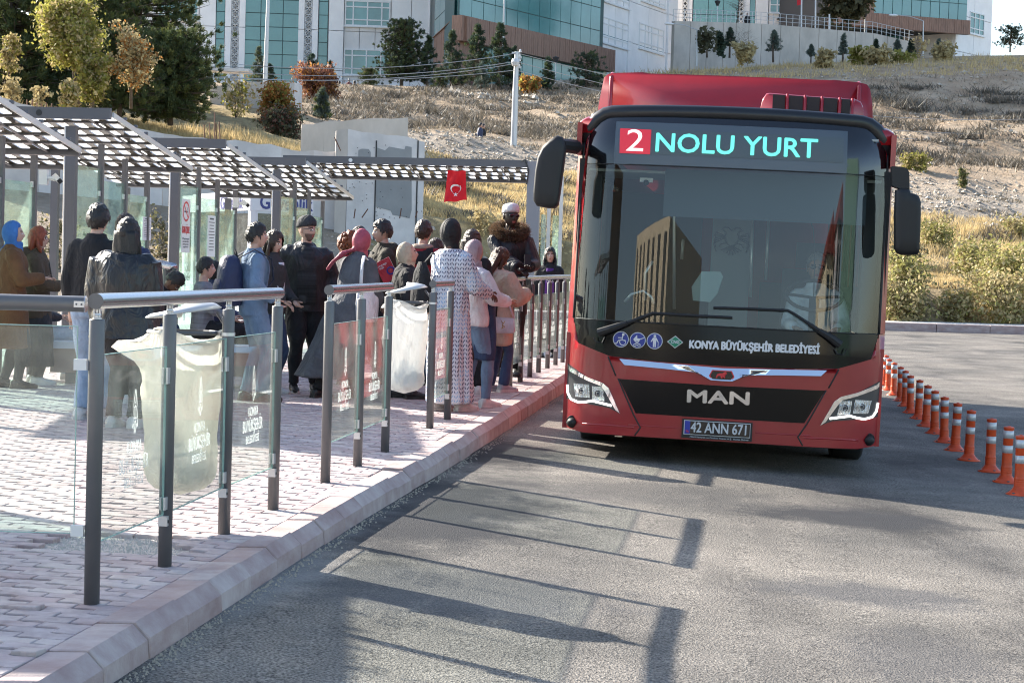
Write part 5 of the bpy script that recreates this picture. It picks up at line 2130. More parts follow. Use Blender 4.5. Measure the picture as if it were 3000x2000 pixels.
def near_corner(px, py, d):
	return W(px, py, d)


SH = {}
SH[0] = shelter('left edge shelter with checkered roof, cut by the picture edge', W(-120, 218, 17.1), 3.1, 0.48, 8, 14, 0.207, 0.40, 0)
SH[1] = shelter('checkered roof shelter with the round dark cap on its beam, over the leather jacket', W(327, 337, 21.2), 3.05, 0.42, 8, 13, 0.207, 0.49, 1)
SH[2] = shelter('middle checkered roof shelter with the no smoking sign on its glass', W(663, 424, 26.0), 3.4, 0.42, 8, 13, 0.207, 0.73, 2)
SH[3] = shelter('checkered roof shelter before the security cabin, right of the no smoking sign', W(896, 476, 31.0), 3.7, 0.42, 7, 12, 0.207, 0.49, 3)
SH[5] = shelter('checkered roof shelter outside the picture at the left, shading the near pavement', Vector((-4.85, 9.4, 2.75)), 2.5, 0.36, 8, 14, 0.207, 0.3, 5)


def loc(sh, k):
	return SH[sh][1][k]


# last shelter, lying across the view: level dark beam on a stout right hand post
nr = W(1546, 482, 33.4)
t4, _ = shelter('last shelter, lying across the view, hung with the flag', nr, 1.58, 0.20, 4, 21, 0.207, 0, 4, wall=False)
SH[4] = (t4, None)
zc = nr.z
mb = MB()
mb.obox(Vector((-0.0, 0, -0.02)) + LAT * 0.004 - DEP * .07, LAT * 0.22, DEP * 0.18, UPV * (zc + .07))
mb.build('post', mat('grey_stout_post', (0.25, 0.25, 0.27), 0.45, 0.3), t4)
for i, off in enumerate((0.31, 0.49)):
	mb = MB()
	mb.obox(LAT * off + DEP * (0.5 + .35 * i), LAT * 0.06, DEP * 0.06, UPV * (zc - 0.15))
	mb.build('post', M_ZINC, t4)
mb = MB()
mb.obox(LAT * 0.25 + DEP * 0.12 + UPV * .2, LAT * 0.04 + DEP * 0.36, LAT * .01, UPV * 2.1)
mb.build('glass_panel', M_GLASS2, t4)
mb = MB()
mb.obox(LAT * 0.40 + DEP * 0.62 + UPV * .2, LAT * 0.08 + DEP * 0.2, LAT * .01, UPV * 2.1)
mb.build('glass_panel', M_GLASS2, t4)
for q in (0.98,):
	mb = MB()
	mb.obox(-LAT * (21 * .207 * q) + DEP * .1, LAT * 0.09, DEP * 0.09, UPV * (zc - .1))
	mb.build('post', M_SHEL, t4)
mb = MB()
c = Vector((0, 0, zc))
mb.tube([c + LAT * -.1 - DEP * .08 + UPV * .05, c + LAT * -.04 - DEP * .1 + UPV * .09, c + LAT * .03 - DEP * .1 - UPV * .1, c + LAT * .0 - DEP * .08 - UPV * .35], 0.012, 6)
mb.build('cable', M_BLACKP, t4)

# --- flag hanging from the last shelter
fp = W(1338, 500, 33.8)
fl = thing('flag', fp, 'red flag with white crescent and star hanging from the last shelter roof', 'flag')
M_FLAG = translucent_mat('flag_red', (0.62, 0.012, 0.025), 0.35)
hw_, hh_ = 0.158, 0.515
V, F = [], []
nu, nvv = 10, 14


def flagpt(u, v, off=0.0):
	x = (u - .5) * 2 * hw_ * (1 + 0.12 * v) + 0.045 * v * (u - .5) - 0.01 * v
	y = 0.045 * math.sin(u * 9 + v * 4) + 0.02 * math.sin(v * 11 + u * 3) - off
	z = -v * hh_ - 0.05 * (1 - u) * v + 0.01 * math.sin(u * 9)
	return (x, y, z)


for j in range(nvv + 1):
	for i in range(nu + 1):
		V.append(flagpt(i / nu, j / nvv))
for j in range(nvv):
	for i in range(nu):
		k = j * (nu + 1) + i
		F.append((k, k + 1, k + nu + 2, k + nu + 1))
fast_mesh('cloth', V, F, M_FLAG, fl, smooth=True)
mb = MB()
# crescent
oc, ic = [], []
for k in range(25):
	a = R(-140 + 280 * k / 24)
	oc.append((0.5 + 0.30 * math.cos(a + math.pi / 2 * 0) * 0.98, 0.62 + 0.155 * math.sin(a)))
cres = []
M_WPRINT = mat('flag_white', (0.78, 0.78, 0.78), 0.7)
N = 20
outer = [(0.5 + 0.26 * math.sin(R(-150 + 300 * k / N)), 0.58 - 0.15 * math.cos(R(-150 + 300 * k / N)) * 1.0) for k in range(N + 1)]
inner = [(0.5 + 0.205 * math.sin(R(-150 + 300 * k / N)), 0.605 - 0.115 * math.cos(R(-150 + 300 * k / N))) for k in range(N + 1)]
for k in range(N):
	mb.add([flagpt(*outer[k], .004), flagpt(*outer[k + 1], .004), flagpt(*inner[k + 1], .004), flagpt(*inner[k], .004)], [(0, 1, 2, 3)])
mb.build('crescent', M_WPRINT, fl)
mb = MB()
st = [(0.5 + (0.13 if k % 2 == 0 else 0.052) * math.sin(R(36 * k)), 0.76 - (0.078 if k % 2 == 0 else 0.031) * math.cos(R(36 * k))) for k in range(10)]
mb.add([flagpt(u, v, .004) for u, v in st] + [flagpt(.5, .76, .004)], [(k, (k + 1) % 10, 10) for k in range(10)])
mb.build('star', M_WPRINT, fl)
mb = MB()
mb.tube([Vector((-hw_, 0, 0)), Vector((-hw_, .02, 0.1))], 0.004, 5)
mb.tube([Vector((hw_, 0, 0)), Vector((hw_, .02, 0.1))], 0.004, 5)
mb.build('cord', M_FRAME, fl)


# --- cameras on posts
def cctv(px, py, d, label):
	o = W(px, py, d)
	t = thing('security_camera', o, label, 'security camera', 'white security cameras on the shelters')
	mb = MB()
	mb.box(Vector((-0.075, 0, 0.01)), (0.085, 0.09, 0.15))
	mb.build('junction_box', M_WHITEP, t)
	mb = MB()
	mb.tube([Vector((-0.03, 0, 0)), Vector((0.02, -0.01, 0.0)), Vector((0.05, -0.02, -0.01))], 0.022, 8)
	mb.build('bracket', M_WHITEP, t)
	mb = MB()
	a, b = Vector((0.03, 0.04, 0.025)), Vector((0.125, -0.15, -0.03))
	mb.tube([a, b], [(0.037, 0.037)] * 2, 4)
	mb.build('housing', M_WHITEP, t)
	mb = MB()
	mb.tube([b, b + (b - a).normalized() * 0.012], [(0.033, .033), (0.033, .033)], 4)
	mb.build('lens_plate', M_BLACKP, t)


cctv(150, 523, 19.9, 'white security camera on the left shelter post above the red haired woman')
cctv(706, 596, 28.9, 'white security camera in front of the security cabin lettering')

# --- no smoking sign and paper notices on the glass
def notice(name, px0, py0, px1, py1, d, label, kind):
	r_ = ray((px0 + px1) / 2, (py0 + py1) / 2)
	r_ = Vector(r_ / r_[1])
	pw = SH[d][0].location + SH[d][1][0]
	dd_ = (0.014 + pw.x * LAT.x + pw.y * LAT.y) / (r_.x * LAT.x + r_.y * LAT.y)
	o = W((px0 + px1) / 2, (py0 + py1) / 2, dd_)
	t = thing(name, o, label, 'sign' if kind == 'smoke' else 'notice', None if kind == 'smoke' else 'paper notices on the shelter glass')
	w, h = (px1 - px0) / 5600 * dd_, (py1 - py0) / 5600 * dd_
	t.rotation_euler = (0, 0, R(83))
	w = w / abs(math.sin(math.atan2(r_.x, 1) - R(7)))
	mb = MB()
	mb.box((0, 0, 0), (w, 0.006, h))
	mb.build('sheet', M_WHITEP if kind == 'smoke' else M_PAPER, t)
	MM = lambda x, z: Matrix(((1, 0, 0, x), (0, 0, -1, -0.0045), (0, 1, 0, z), (0, 0, 0, 1)))
	if kind == 'smoke':
		mb = MB()
		N = 28
		cz = h * 0.27
		ry, rx = w * 0.40 * 2.0, w * 0.40
		ry = h * 0.19
		for k in range(N):
			a0, a1 = 2 * math.pi * k / N, 2 * math.pi * (k + 1) / N
			q = lambda a, s: (rx * s * math.cos(a), -0.0045, cz + ry * s * math.sin(a))
			mb.add([q(a0, 1), q(a1, 1), q(a1, .80), q(a0, .80)], [(0, 1, 2, 3)])
		c45 = math.cos(R(45))
		e = 0.10
		mb.add([(-rx * .62 - rx * e, -.0046, cz + ry * .62 - ry * e * .2), (-rx * .62 + rx * e, -.0046, cz + ry * .62 + ry * e * .2), (rx * .62 + rx * e, -.0046, cz - ry * .62 + ry * e * .2), (rx * .62 - rx * e, -.0046, cz - ry * .62 - ry * e * .2)], [(0, 1, 2, 3)])
		mb.build('ban_symbol', M_RED, t)
		mb = MB()
		mb.add([(-rx * .55, -.0042, cz - ry * .1), (rx * .3, -.0042, cz - ry * .1), (rx * .3, -.0042, cz + ry * .06), (-rx * .55, -.0042, cz + ry * .06)], [(0, 1, 2, 3)])
		mb.add([(rx * .36, -.0042, cz - ry * .1), (rx * .55, -.0042, cz - ry * .1), (rx * .55, -.0042, cz + ry * .06), (rx * .36, -.0042, cz + ry * .06)], [(0, 1, 2, 3)])
		mb.tube([Vector((rx * .5, -.003, cz + ry * .1)), Vector((rx * .35, -.003, cz + ry * .25)), Vector((rx * .5, -.003, cz + ry * .45))], 0.003, 4)
		mb.build('cigarette_symbol', M_INK, t)
		text_mesh('lettering', 'SİGARA İÇİLMEZ', 0.13, M_RED, t, MM(0, -h * .08), 0.0005, 0.002, w * .88)
		for i in range(4):
			text_mesh('lettering', ('4207 sayılı kanun gereği', 'tütün ürünleri içilmez', 'içenlere para cezası', 'uygulanır')[i], 0.035, M_INK, t, MM(0, -h * (.24 + .05 * i)), 0.0004, 0, w * (.8 - .06 * i))
	else:
		for i in range(11):
			mb = MB()
			ww = w * (0.5 if i == 0 else random.uniform(.5, .8))
			zz = h * (0.40 - 0.075 * i)
			mb.add([(-ww / 2, -.0042, zz), (ww / 2, -.0042, zz), (ww / 2, -.0042, zz + h * (.04 if i == 0 else .022)), (-ww / 2, -.0042, zz + h * (.04 if i == 0 else .022))], [(0, 1, 2, 3)])
			mb.build('text_line', M_INK if i == 0 else M_SHEL, t)


notice('no_smoking_sign', 532, 584, 556, 740, 2, 'tall white no smoking sign with red ring on the shelter glass', 'smoke')
notice('paper_notice', 418, 636, 442, 704, 1, 'white printed notice on the glass beside the leather jacket', 'paper')
notice('paper_notice', 608, 632, 630, 752, 2, 'white printed notice on the glass right of the no smoking sign', 'paper')

# ------------------------------------------------------------------ security cabin
kc = thing('security_cabin', W(740, 900, 37.0), 'white security cabin with blue lettering behind the shelters', 'cabin')
kc.location.z = 0
kd = 37.0
p0, p1, p2 = W(640, 640, kd + 1.2), W(735, 640, kd - 0.4), W(915, 640, kd + 0.6)
M_CAB = mat('cabin_white', (0.52, 0.53, 0.57), 0.5)
M_CABG = mat('cabin_grey', (0.40, 0.41, 0.43), 0.5)


def cab_face(a, b, nm):
	a, b = Vector((a.x, a.y, 0)) - kc.location, Vector((b.x, b.y, 0)) - kc.location
	a.z = b.z = 0
	d = (b - a).normalized()
	n = Vector((d.y, -d.x, 0))
	L = (b - a).length
	zt = W(750, 565, kd).z
	zm = W(750, 618, kd).z
	mb = MB()
	mb.obox(a + UPV * zm - n * .08, d * L, n * .1, UPV * (zt - zm))
	mb.build('sign_band', M_CAB, kc)
	for s0, s1 in ((0, 0.16), (0.55, 0.72), (L - 0.14, L)):
		mb = MB()
		mb.obox(a + d * s0 - n * .1, d * (s1 - s0), n * .1, UPV * (zm - .003))
		mb.build('wall_post', M_CAB if s0 != 0.55 else M_CABG, kc)
	mb = MB()
	mb.obox(a - n * .09 + d * .02, d * (L - .04), n * .07, UPV * 0.9)
	mb.build('wall_panel', M_CAB, kc)
	mb = MB()
	mb.obox(a - n * .06 + UPV * .9 + d * .1, d * (L - .2), n * .01, UPV * (zm - .95))
	mb.build('window_glass', glass_mat('cabin_glass', (0.25, 0.3, 0.3), 1.0, 0.1), kc)
	c = a + d * (L * 0.5) + n * .022 + UPV * ((zt + zm) / 2)
	M4 = Matrix(((d.x, 0, n.x, c.x), (d.y, 0, n.y, c.y), (0, 1, 0, c.z), (0, 0, 0, 1)))
	return M4, L, zt - zm


M4, L, h_ = cab_face(p1, p2, 'front')
q = M4 @ Matrix.Translation((-L * 0.5 + 0.18, -0.02, 0))
text_mesh('lettering', 'Güvenlik', 0.37, M_NAVYT, kc, q, 0.004, 0.008, None, 'LEFT', 0.95)
M4, L, h_ = cab_face(p0 + (p0 - p1) * 1.2, p1, 'side')
q = M4 @ Matrix.Translation((L * 0.5 - 0.42, -0.02, 0))
text_mesh('lettering', 'Güvenlik', 0.37, M_NAVYT, kc, q, 0.004, 0.008, None, 'RIGHT', 0.95)
mb = MB()
a = Vector((p1.x, p1.y, 0)) - kc.location
rr = [a + Vector((0, 0.12, 0)), Vector((p2.x, p2.y, 0)) - kc.location + Vector((-.1, 0.1, 0)), Vector((p2.x, p2.y + 2.4, 0)) - kc.location, (p0 + (p0 - p1) * 1.2) - kc.location + Vector((.2, 0, 0))]
mb.prism([Vector((p.x, p.y, W(750, 568, kd).z)) for p in rr], (0, 0, 0.06))
mb.build('roof', M_CAB, kc)

# ------------------------------------------------------------------ bench seen through the near glass
bn = thing('platform_bench', G(470, 1140, 0), 'long low bench with pale blue seat seen through the nearest railing glass', 'bench')
bn.rotation_euler = (0, 0, R(3))
mb = MB()
mb.box((0, 0, 0.44), (2.3, 0.42, 0.07))
mb.build('seat', mat('pale_blue_seat', (0.50, 0.56, 0.66), 0.4), bn)
mb = MB()
mb.box((0, 0.02, 0.28), (2.2, 0.34, 0.245))
mb.build('front_panel', mat('bench_brown', (0.27, 0.20, 0.18), 0.7), bn)
for s in (-0.9, 0, 0.9):
	mb = MB()
	mb.box((s, 0.02, 0.078), (0.1, 0.3, 0.156))
	mb.build('leg', M_SHEL, bn)

# ------------------------------------------------------------------ rubbish bag holders on posts C and I
M_BAG = translucent_mat('clear_white_bag', (0.66, 0.64, 0.58), 0.5)


def bag_material(name, tint):
	m, n, l, b = new_mat(name)
	out = n['Material Output']
	b.inputs['Base Color'].default_value = (*tint, 1)
	b.inputs['Roughness'].default_value = 0.32
	tc = n.new('ShaderNodeTexCoord')
	mp = n.new('ShaderNodeMapping')
	mp.inputs['Scale'].default_value = (1, 1, 0.45)
	nz = n.new('ShaderNodeTexNoise')
	nz.inputs['Scale'].default_value = 16
	nz.inputs['Detail'].default_value = 4
	nz.inputs['Distortion'].default_value = 1.2
	bp = n.new('ShaderNodeBump')
	bp.inputs['Strength'].default_value = 0.6
	bp.inputs['Distance'].default_value = 0.03
	l.new(tc.outputs['Object'], mp.inputs[0])
	l.new(mp.outputs[0], nz.inputs[0])
	l.new(nz.outputs[0], bp.inputs['Height'])
	l.new(bp.outputs[0], b.inputs['Normal'])
	tl = n.new('ShaderNodeBsdfTranslucent')
	tl.inputs[0].default_value = (*tint, 1)
	tr = n.new('ShaderNodeBsdfTransparent')
	m1 = n.new('ShaderNodeMixShader')
	m1.inputs[0].default_value = 0.5
	m2 = n.new('ShaderNodeMixShader')
	l.new(bp.outputs[0], tl.inputs['Normal'])
	m2.inputs[0].default_value = 0.12
	l.new(b.outputs[0], m1.inputs[1])
	l.new(tl.outputs[0], m1.inputs[2])
	l.new(m1.outputs[0], m2.inputs[1])
	l.new(tr.outputs[0], m2.inputs[2])
	l.new(m2.outputs[0], out.inputs[0])
	return m


def bag_holder(post, side, z, r, h, seedv, labels, tint, spike):
	p = POST[post]
	t = thing('bag_holder', p + Vector((0, 0, 0)), labels[0], 'bin', 'rubbish bag holders on the railing posts')
	c = Vector((side * (r + 0.07), 0.10, z))
	mb = MB()
	mb.tube([Vector((math.copysign(.03, side), 0, z)), c - Vector((side * r, 0, 0))], 0.012, 6)
	mb.tube([c + Vector((r * math.cos(a), r * 0.8 * math.sin(a), 0)) for a in [k * math.pi / 12 for k in range(25)]], 0.012, 6)
	mb.build('ring', M_SHEL, t)
	mb = MB()
	mb.lathe([(0.034, z - .008), (0.034, z + .008)], 14)
	mb.build('post_strap', M_ZINC, t)
	mb = MB()
	rings = []
	n = 20
	lid = c + Vector((0, 0, 0.10))
	for s, zz in ((0.02, 0.035), (0.5, 0.03), (0.85, 0.018), (1.0, 0.0), (0.98, -0.006), (0.05, 0.004)):
		rings.append([lid + Vector((1.12 * r * s * math.cos(2 * math.pi * k / n), 0.95 * r * s * math.sin(2 * math.pi * k / n), zz + 0.03 * math.cos(2 * math.pi * k / n))) for k in range(n)])
	mb.loft(rings)
	mb.build('lid', M_STEELW, t, smooth=True)
	mb = MB()
	mb.tube([Vector((0, 0, z + .02)), lid + Vector((-side * r, 0, 0))], 0.01, 6)
	mb.build('lid_arm', M_SHEL, t)
	# the bag itself
	b = thing('rubbish_bag', p.copy(), labels[1], 'rubbish bag', 'clear rubbish bags hung on the railing')
	rg = np.random.default_rng(seedv)
	nz, na = 26, 40
	V, F = [], []
	for j in range(nz + 1):
		v = j / nz
		for k in range(na):
			a = 2 * math.pi * k / na
			rad = r * (1.06 + 0.10 * math.sin(math.pi * min(1, v * 1.5)) - 0.02 * v)
			if v > 0.86:
				rad *= math.sqrt(max(0.0, 1 - ((v - 0.86) / 0.14) ** 2)) * 0.97 + 0.03
			if v < 0.10:
				rad *= 1.13 + 0.06 * math.sin(a * 5 + seedv)
			fold = 0.05 * math.sin(a * 9 + 5 * math.sin(v * 7)) * math.sin(v * 5 + a) + 0.035 * math.sin(a * 7 + 3 * math.sin(v * 4 + seedv)) * (1 - v * .6) + 0.02 * math.sin(a * 13 + v * 11) + .012 * math.sin(a * 23 - v * 17)
			rad *= 1 + fold
			zz = z + 0.05 - v * h
			if v < 0.10:
				zz += 0.03 * math.sin(a * 3 + 1) - 0.06 * (0.10 - v) * 10
			x, y = rad * math.cos(a), rad * 0.8 * math.sin(a)
			if spike and v < 0.30:
				w_ = math.exp(-((math.atan2(math.sin(a - math.pi), math.cos(a - math.pi))) / 0.30) ** 2) * math.exp(-((v - .15) / .07) ** 2)
				x -= 0.17 * w_
			V.append((c.x + x, c.y + y, zz))
	for j in range(nz):
		for k in range(na):
			F.append((j * na + k, j * na + (k + 1) % na, (j + 1) * na + (k + 1) % na, (j + 1) * na + k))
	bagm = bag_material('bag_film', tint)
	fast_mesh('bag_film', V, F, bagm, b, smooth=True)
	# rubbish in the bottom
	mb = MB()
	for q in range(9):
		mb.ellipsoid(c + Vector((rg.uniform(-.5, .5) * r, rg.uniform(-.4, .4) * r, -h + 0.16 + rg.uniform(0, .12))), (0.05, 0.04, 0.06), 7, 5)
	o = mb.build('rubbish', mat('rubbish_mix', (0.35, 0.38, 0.36), 0.6, col2=(0.12, 0.35, 0.5), scale=18), b)
	tag(o, kind='stuff')


bag_holder('C', -1, 0.985, 0.17, 0.86, 3, ('steel lid and ring for rubbish on the nearest railing', 'big cream rubbish bag with a pointed flap on the nearest railing'), (0.86, 0.83, 0.74), True)
bag_holder('H', -1, 1.02, 0.155, 0.80, 5, ('steel lid and ring for rubbish on the two post railing', 'tall white rubbish bag hanging in front of the black coat'), (0.82, 0.81, 0.78), False)

# ------------------------------------------------------------------ lane delineators
M_ORANGE = mat('orange_plastic', (0.68, 0.078, 0.016), 0.42, var=0.16, scale=9)
M_REFL = mat('white_reflective_band', (0.62, 0.62, 0.62), 0.3, 0.2, var=0.05, scale=60)
DEL = [(2987, 1449, 1), (2946, 1413, 0), (2900.5, 1382, 0), (2837.5, 1349, 0), (2797, 1320, 1), (2765.6, 1295.7, 1), (2737.7, 1270, 0), (2712, 1249, 1), (2690, 1227, 0), (2667, 1209.7, 0), (2651, 1190, 0), (2636.5, 1174.5, 1), (2617.5, 1158, 1), (2601.3, 1143, 0), (2590, 1128, 0)]
ORD = ['nearest', 'second', 'third', 'fourth', 'fifth', 'sixth', 'seventh', 'eighth', 'ninth', 'tenth', 'eleventh', 'twelfth', 'thirteenth', 'fourteenth', 'farthest']
DH = 0.46


def delineator(loc_, label):
	t = thing('lane_delineator', loc_, label, 'delineator', 'orange delineator posts along the lane')
	mb = MB()
	mb.sm = True
	pr = [(0.105, 0.0), (0.107, 0.008), (0.085, 0.02), (0.062, 0.04), (0.048, 0.062)]
	z = 0.062
	for k in range(4):
		pr += [(0.044, z + .002), (0.049, z + 0.010), (0.044, z + 0.018)]
		z += 0.018
	pr += [(0.042, z + .01), (0.040, DH - 0.022), (0.043, DH - 0.018), (0.043, DH - .004), (0.035, DH), (0.014, DH + .001), (0.012, DH + 0.006), (0.0, DH + .007)]
	mb.lathe(pr, 20)
	mb.build('post_body', M_ORANGE, t)
	for z0, z1 in ((0.366, 0.430), (0.246, 0.308)):
		b = MB()
		b.sm = True
		b.lathe([(0.0385, z0), (0.0418, z0), (0.0418, z1), (0.0385, z1)], 20)
		b.build('reflective_band', M_REFL, t)
	b = MB()
	for k in range(4):
		a = R(45 + 90 * k)
		b.lathe([(0.012, 0.016), (0.012, 0.024), (0.0, 0.026)], 8, (0.085 * math.cos(a), 0.085 * math.sin(a), 0))
	b.build('bolt', M_POST, t)
	return t


protoD = None
for i, (px, py, flip) in enumerate(DEL):
	p = G(px, py, -0.27)
	for _ in range(3):
		p = G(px, py, float(road_z(p.x, p.y)))
	lab = ('farthest' if i == 14 else ORD[i]) + (' orange delineator post from the camera in the row right of the bus' if i else ' orange delineator post, cut by the right picture edge')
	if i == 14:
		lab = 'farthest orange delineator post in the row, half behind the bus side'
	if protoD is None:
		protoD = delineator(p, lab)
		o = protoD
	else:
		o = protoD.copy()
		COL.objects.link(o)
		for ch in protoD.children:
			c = ch.copy()
			COL.objects.link(c)
			c.parent = o
		o.location = p
		o['label'] = lab
	o.rotation_euler = (R(random.uniform(-2.2, 2.2)), R(random.uniform(-2.2, 2.2)), random.uniform(0, 3))

# ================================================================== the bus
M_REDP = mat('bus_red_paint', (0.29, 0.008, 0.014), 0.28, coat=0.5, var=0.10, scale=2.5, bump=0.06, bscale=3, dist=0.02)
M_BLKG = mat('gloss_black', (0.006, 0.006, 0.007), 0.10, coat=0.6, spec=0.6)
M_BLKL = mat('black_lower_mask', (0.004, 0.004, 0.005), 0.16, spec=0.25)
M_BLKS = mat('satin_black_rim', (0.012, 0.013, 0.016), 0.33)
M_BLKM = mat('matt_black', (0.012, 0.012, 0.013), 0.6, bump=0.15, bscale=300, dist=0.002)
M_CHROME = mat('chrome', (0.82, 0.82, 0.83), 0.06, 1.0)
M_RUBBER = mat('tyre_rubber', (0.012, 0.012, 0.012), 0.8)
M_WSH = glass_mat('windscreen_glass', (0.68, 0.75, 0.74), 0.95, 0.006, 0.006, 1.64)
M_SIDEG = glass_mat('bus_side_glass', (0.16, 0.18, 0.18), 0.9, 0.02)
M_CABD = mat('dark_cab_trim', (0.035, 0.037, 0.04), 0.7)
M_CABL = mat('pale_cab_trim', (0.30, 0.33, 0.33), 0.6)
M_DRL = emit_mat('daylight_running_light', (1.0, 0.98, 0.94), 0.9)
M_LENS = mat('lamp_reflector', (0.80, 0.80, 0.80), 0.14, 1.0, bump=1.0, bscale=22, stretch=(6, 1, 0.6), dist=0.05)
M_LAMPB = mat('lamp_housing', (0.05, 0.05, 0.055), 0.25)
M_LED = emit_mat('led_letters', (0.16, 0.80, 0.66), 0.36)
M_LEDW = emit_mat('led_digit', (0.95, 0.88, 0.90), 0.40)
M_LEDR = emit_mat('led_red_field', (0.70, 0.035, 0.06), 0.20)
M_WTXT = mat('white_vinyl', (0.62, 0.62, 0.64), 0.5)
M_BLUE = mat('blue_vinyl', (0.02, 0.035, 0.24), 0.4)
M_GREENV = mat('green_vinyl', (0.0, 0.20, 0.10), 0.4)
M_PLTXT = mat('plate_characters', (0.50, 0.52, 0.55), 0.4)


M_BOARD = mat('led_board', (0.085, 0.105, 0.115), 0.5, var=0.1, scale=200)

BYAW, BROLL = R(-7.0), R(1.3)
_bb = W(2104, 1292, 15.12)
BUSM = Matrix.Translation(_bb) @ Matrix.Rotation(BYAW, 4, 'Z') @ Matrix.Rotation(BROLL, 4, 'Y') @ Matrix.Translation((0, 0, -0.25))
bus = bpy.data.objects.new('city_bus', None)
COL.objects.link(bus)
bus.matrix_world = BUSM
tag(bus, 'red city bus facing the camera with green dot matrix route display', 'bus')
BINV = BUSM.inverted()
_co = BINV @ Vector((0, 0, CAMH))


def FS(x, z):
	"""depth of the bus front at (x, z)"""
	a = min(abs(x) / 1.275, 1.05)
	y = 0.10 * a * a + 0.24 * a ** 9
	if z > 1.0:
		y += 0.075 * (z - 1.0)
	if z > 2.5:
		y += 1.1 * (z - 2.5) ** 2
	return y


def bl(px, py, off=0.0):
	d = BINV.to_3x3() @ Vector(ray(px, py))
	x, z = 0.0, 1.0
	for _ in range(8):
		y = FS(x, z) - off
		t = (y - _co.y) / d.y
		x, z = _co.x + d.x * t, _co.z + d.z * t
	return x, z


def bly(px, py, y):
	d = BINV.to_3x3() @ Vector(ray(px, py))
	t = (y - _co.y) / d.y
	return _co.x + d.x * t, _co.z + d.z * t


def v_(pts):
	return [bl(x * 1.2755, y * 1.2755) for x, y in pts]


def za(pts):                                          # readings from the lower left enlargement
	return [bl(1600 + x / 3.485, 950 + y / 3.485) for x, y in pts]


def zb_r(pts):                                        # ... and the lower right one
	return [bl(2100 + x / 3.485, 950 + y / 3.485) for x, y in pts]


def mirror(pts):
	return [(-x, z) for x, z in pts][::-1]


def patch3(name, poly, m, off=0.0, thick=0.03, parent=None, step=0.07, fs=None):
	fs = fs or FS
	bm = bmesh.new()
	vs = [bm.verts.new((x, 0, z)) for x, z in poly]
	bm.faces.new(vs)
	bmesh.ops.triangulate(bm, faces=bm.faces[:], ngon_method='EAR_CLIP')
	xs = [p[0] for p in poly]
	zs = [p[1] for p in poly]
	for lo, hi, ax in ((min(xs), max(xs), 0), (min(zs), max(zs), 2)):
		n = int((hi - lo) / step)
		for i in range(1, n + 1):
			co = [0, 0, 0]
			no = [0, 0, 0]
			co[ax] = lo + (hi - lo) * i / (n + 1)
			no[ax] = 1
			bmesh.ops.bisect_plane(bm, geom=bm.verts[:] + bm.edges[:] + bm.faces[:], plane_co=co, plane_no=no, dist=1e-5)
	for v in bm.verts:
		v.co.y = fs(v.co.x, v.co.z) - off
	for f in bm.faces:
		f.smooth = True
	be = [e for e in bm.edges if e.is_boundary]
	if thick:
		r = bmesh.ops.extrude_edge_only(bm, edges=be)
		nv_ = [e for e in r['geom'] if isinstance(e, bmesh.types.BMVert)]
		for v in nv_:
			v.co.y += thick
		for e in r['geom']:
			if isinstance(e, bmesh.types.BMFace):
				e.smooth = False
		for e in be:
			e.smooth = False
	bmesh.ops.recalc_face_normals(bm, faces=bm.faces)
	me = bpy.data.meshes.new(name)
	bm.to_mesh(me)
	bm.free()
	me.materials.append(m)
	return link(name, me, parent if parent is not None else bus)


def strip3(name, pts, w, m, off=0.003, parent=None, n=6):
	"""raised bead along a polyline of (x, z) on the front"""
	P = []
	for i in range(len(pts) - 1):
		for k in range(4):
			x = pts[i][0] + (pts[i + 1][0] - pts[i][0]) * k / 4
			z = pts[i][1] + (pts[i + 1][1] - pts[i][1]) * k / 4
			P.append(Vector((x, FS(x, z) - off, z)))
	x, z = pts[-1]
	P.append(Vector((x, FS(x, z) - off, z)))
	mb = MB()
	mb.sm = True
	mb.tube(P, w / 2, n)
	return mb.build(name, m, parent if parent is not None else bus)


def text3(body, p0, p1, h, m, parent, off=0.012, bold=0.0, name='lettering', sx=None):
	"""lettering on the front between two (x,z) points of its middle line"""
	a, b = Vector((p0[0], 0, p0[1])), Vector((p1[0], 0, p1[1]))
	L = (b - a).length
	c = (a + b) / 2
	X = (b - a).normalized()
	Zv = Vector((0, -1, 0)).cross(X) * -1
	Zv = X.cross(Vector((0, 1, 0))) if False else Vector((-X.z, 0, X.x))
	y = FS(c.x, c.z) - off
	M4 = Matrix(((X.x, Zv.x, 0, c.x), (0, 0, -1, y), (X.z, Zv.z, 0, c.z), (0, 0, 0, 1)))
	o = text_mesh(name, body, h * 1.38, m, parent, M4, 0.001, bold, L)
	for v in o.data.vertices:
		v.co.y += FS(v.co.x, v.co.z) - FS(c.x, c.z)
	return o


# --- outline readings (photo, turned into metres on the front)
outL = v_([(1318, 283), (1306, 340), (1300, 430), (1295, 560), (1291, 680), (1288, 760), (1284, 850), (1280, 905), (1278, 990)])
HW = 1.275
# red shell: right/left strips, lower face (made symmetric)
wbL, wbR = bl(1301 * 1.2755, 730 * 1.2755), bl(2024 * 1.2755, 766 * 1.2755)
zwb = (wbL[1] + wbR[1]) / 2
wtL, wtR = bl(1310 * 1.2755, 383 * 1.2755), bl(2044 * 1.2755, 408 * 1.2755)
zwt = (wtL[1] + wtR[1]) / 2
ztop = bl(1690 * 1.2755, 250 * 1.2755)[1]
zlip = 0.25
xe = HW
xm = 1.222                                            # black glass half width
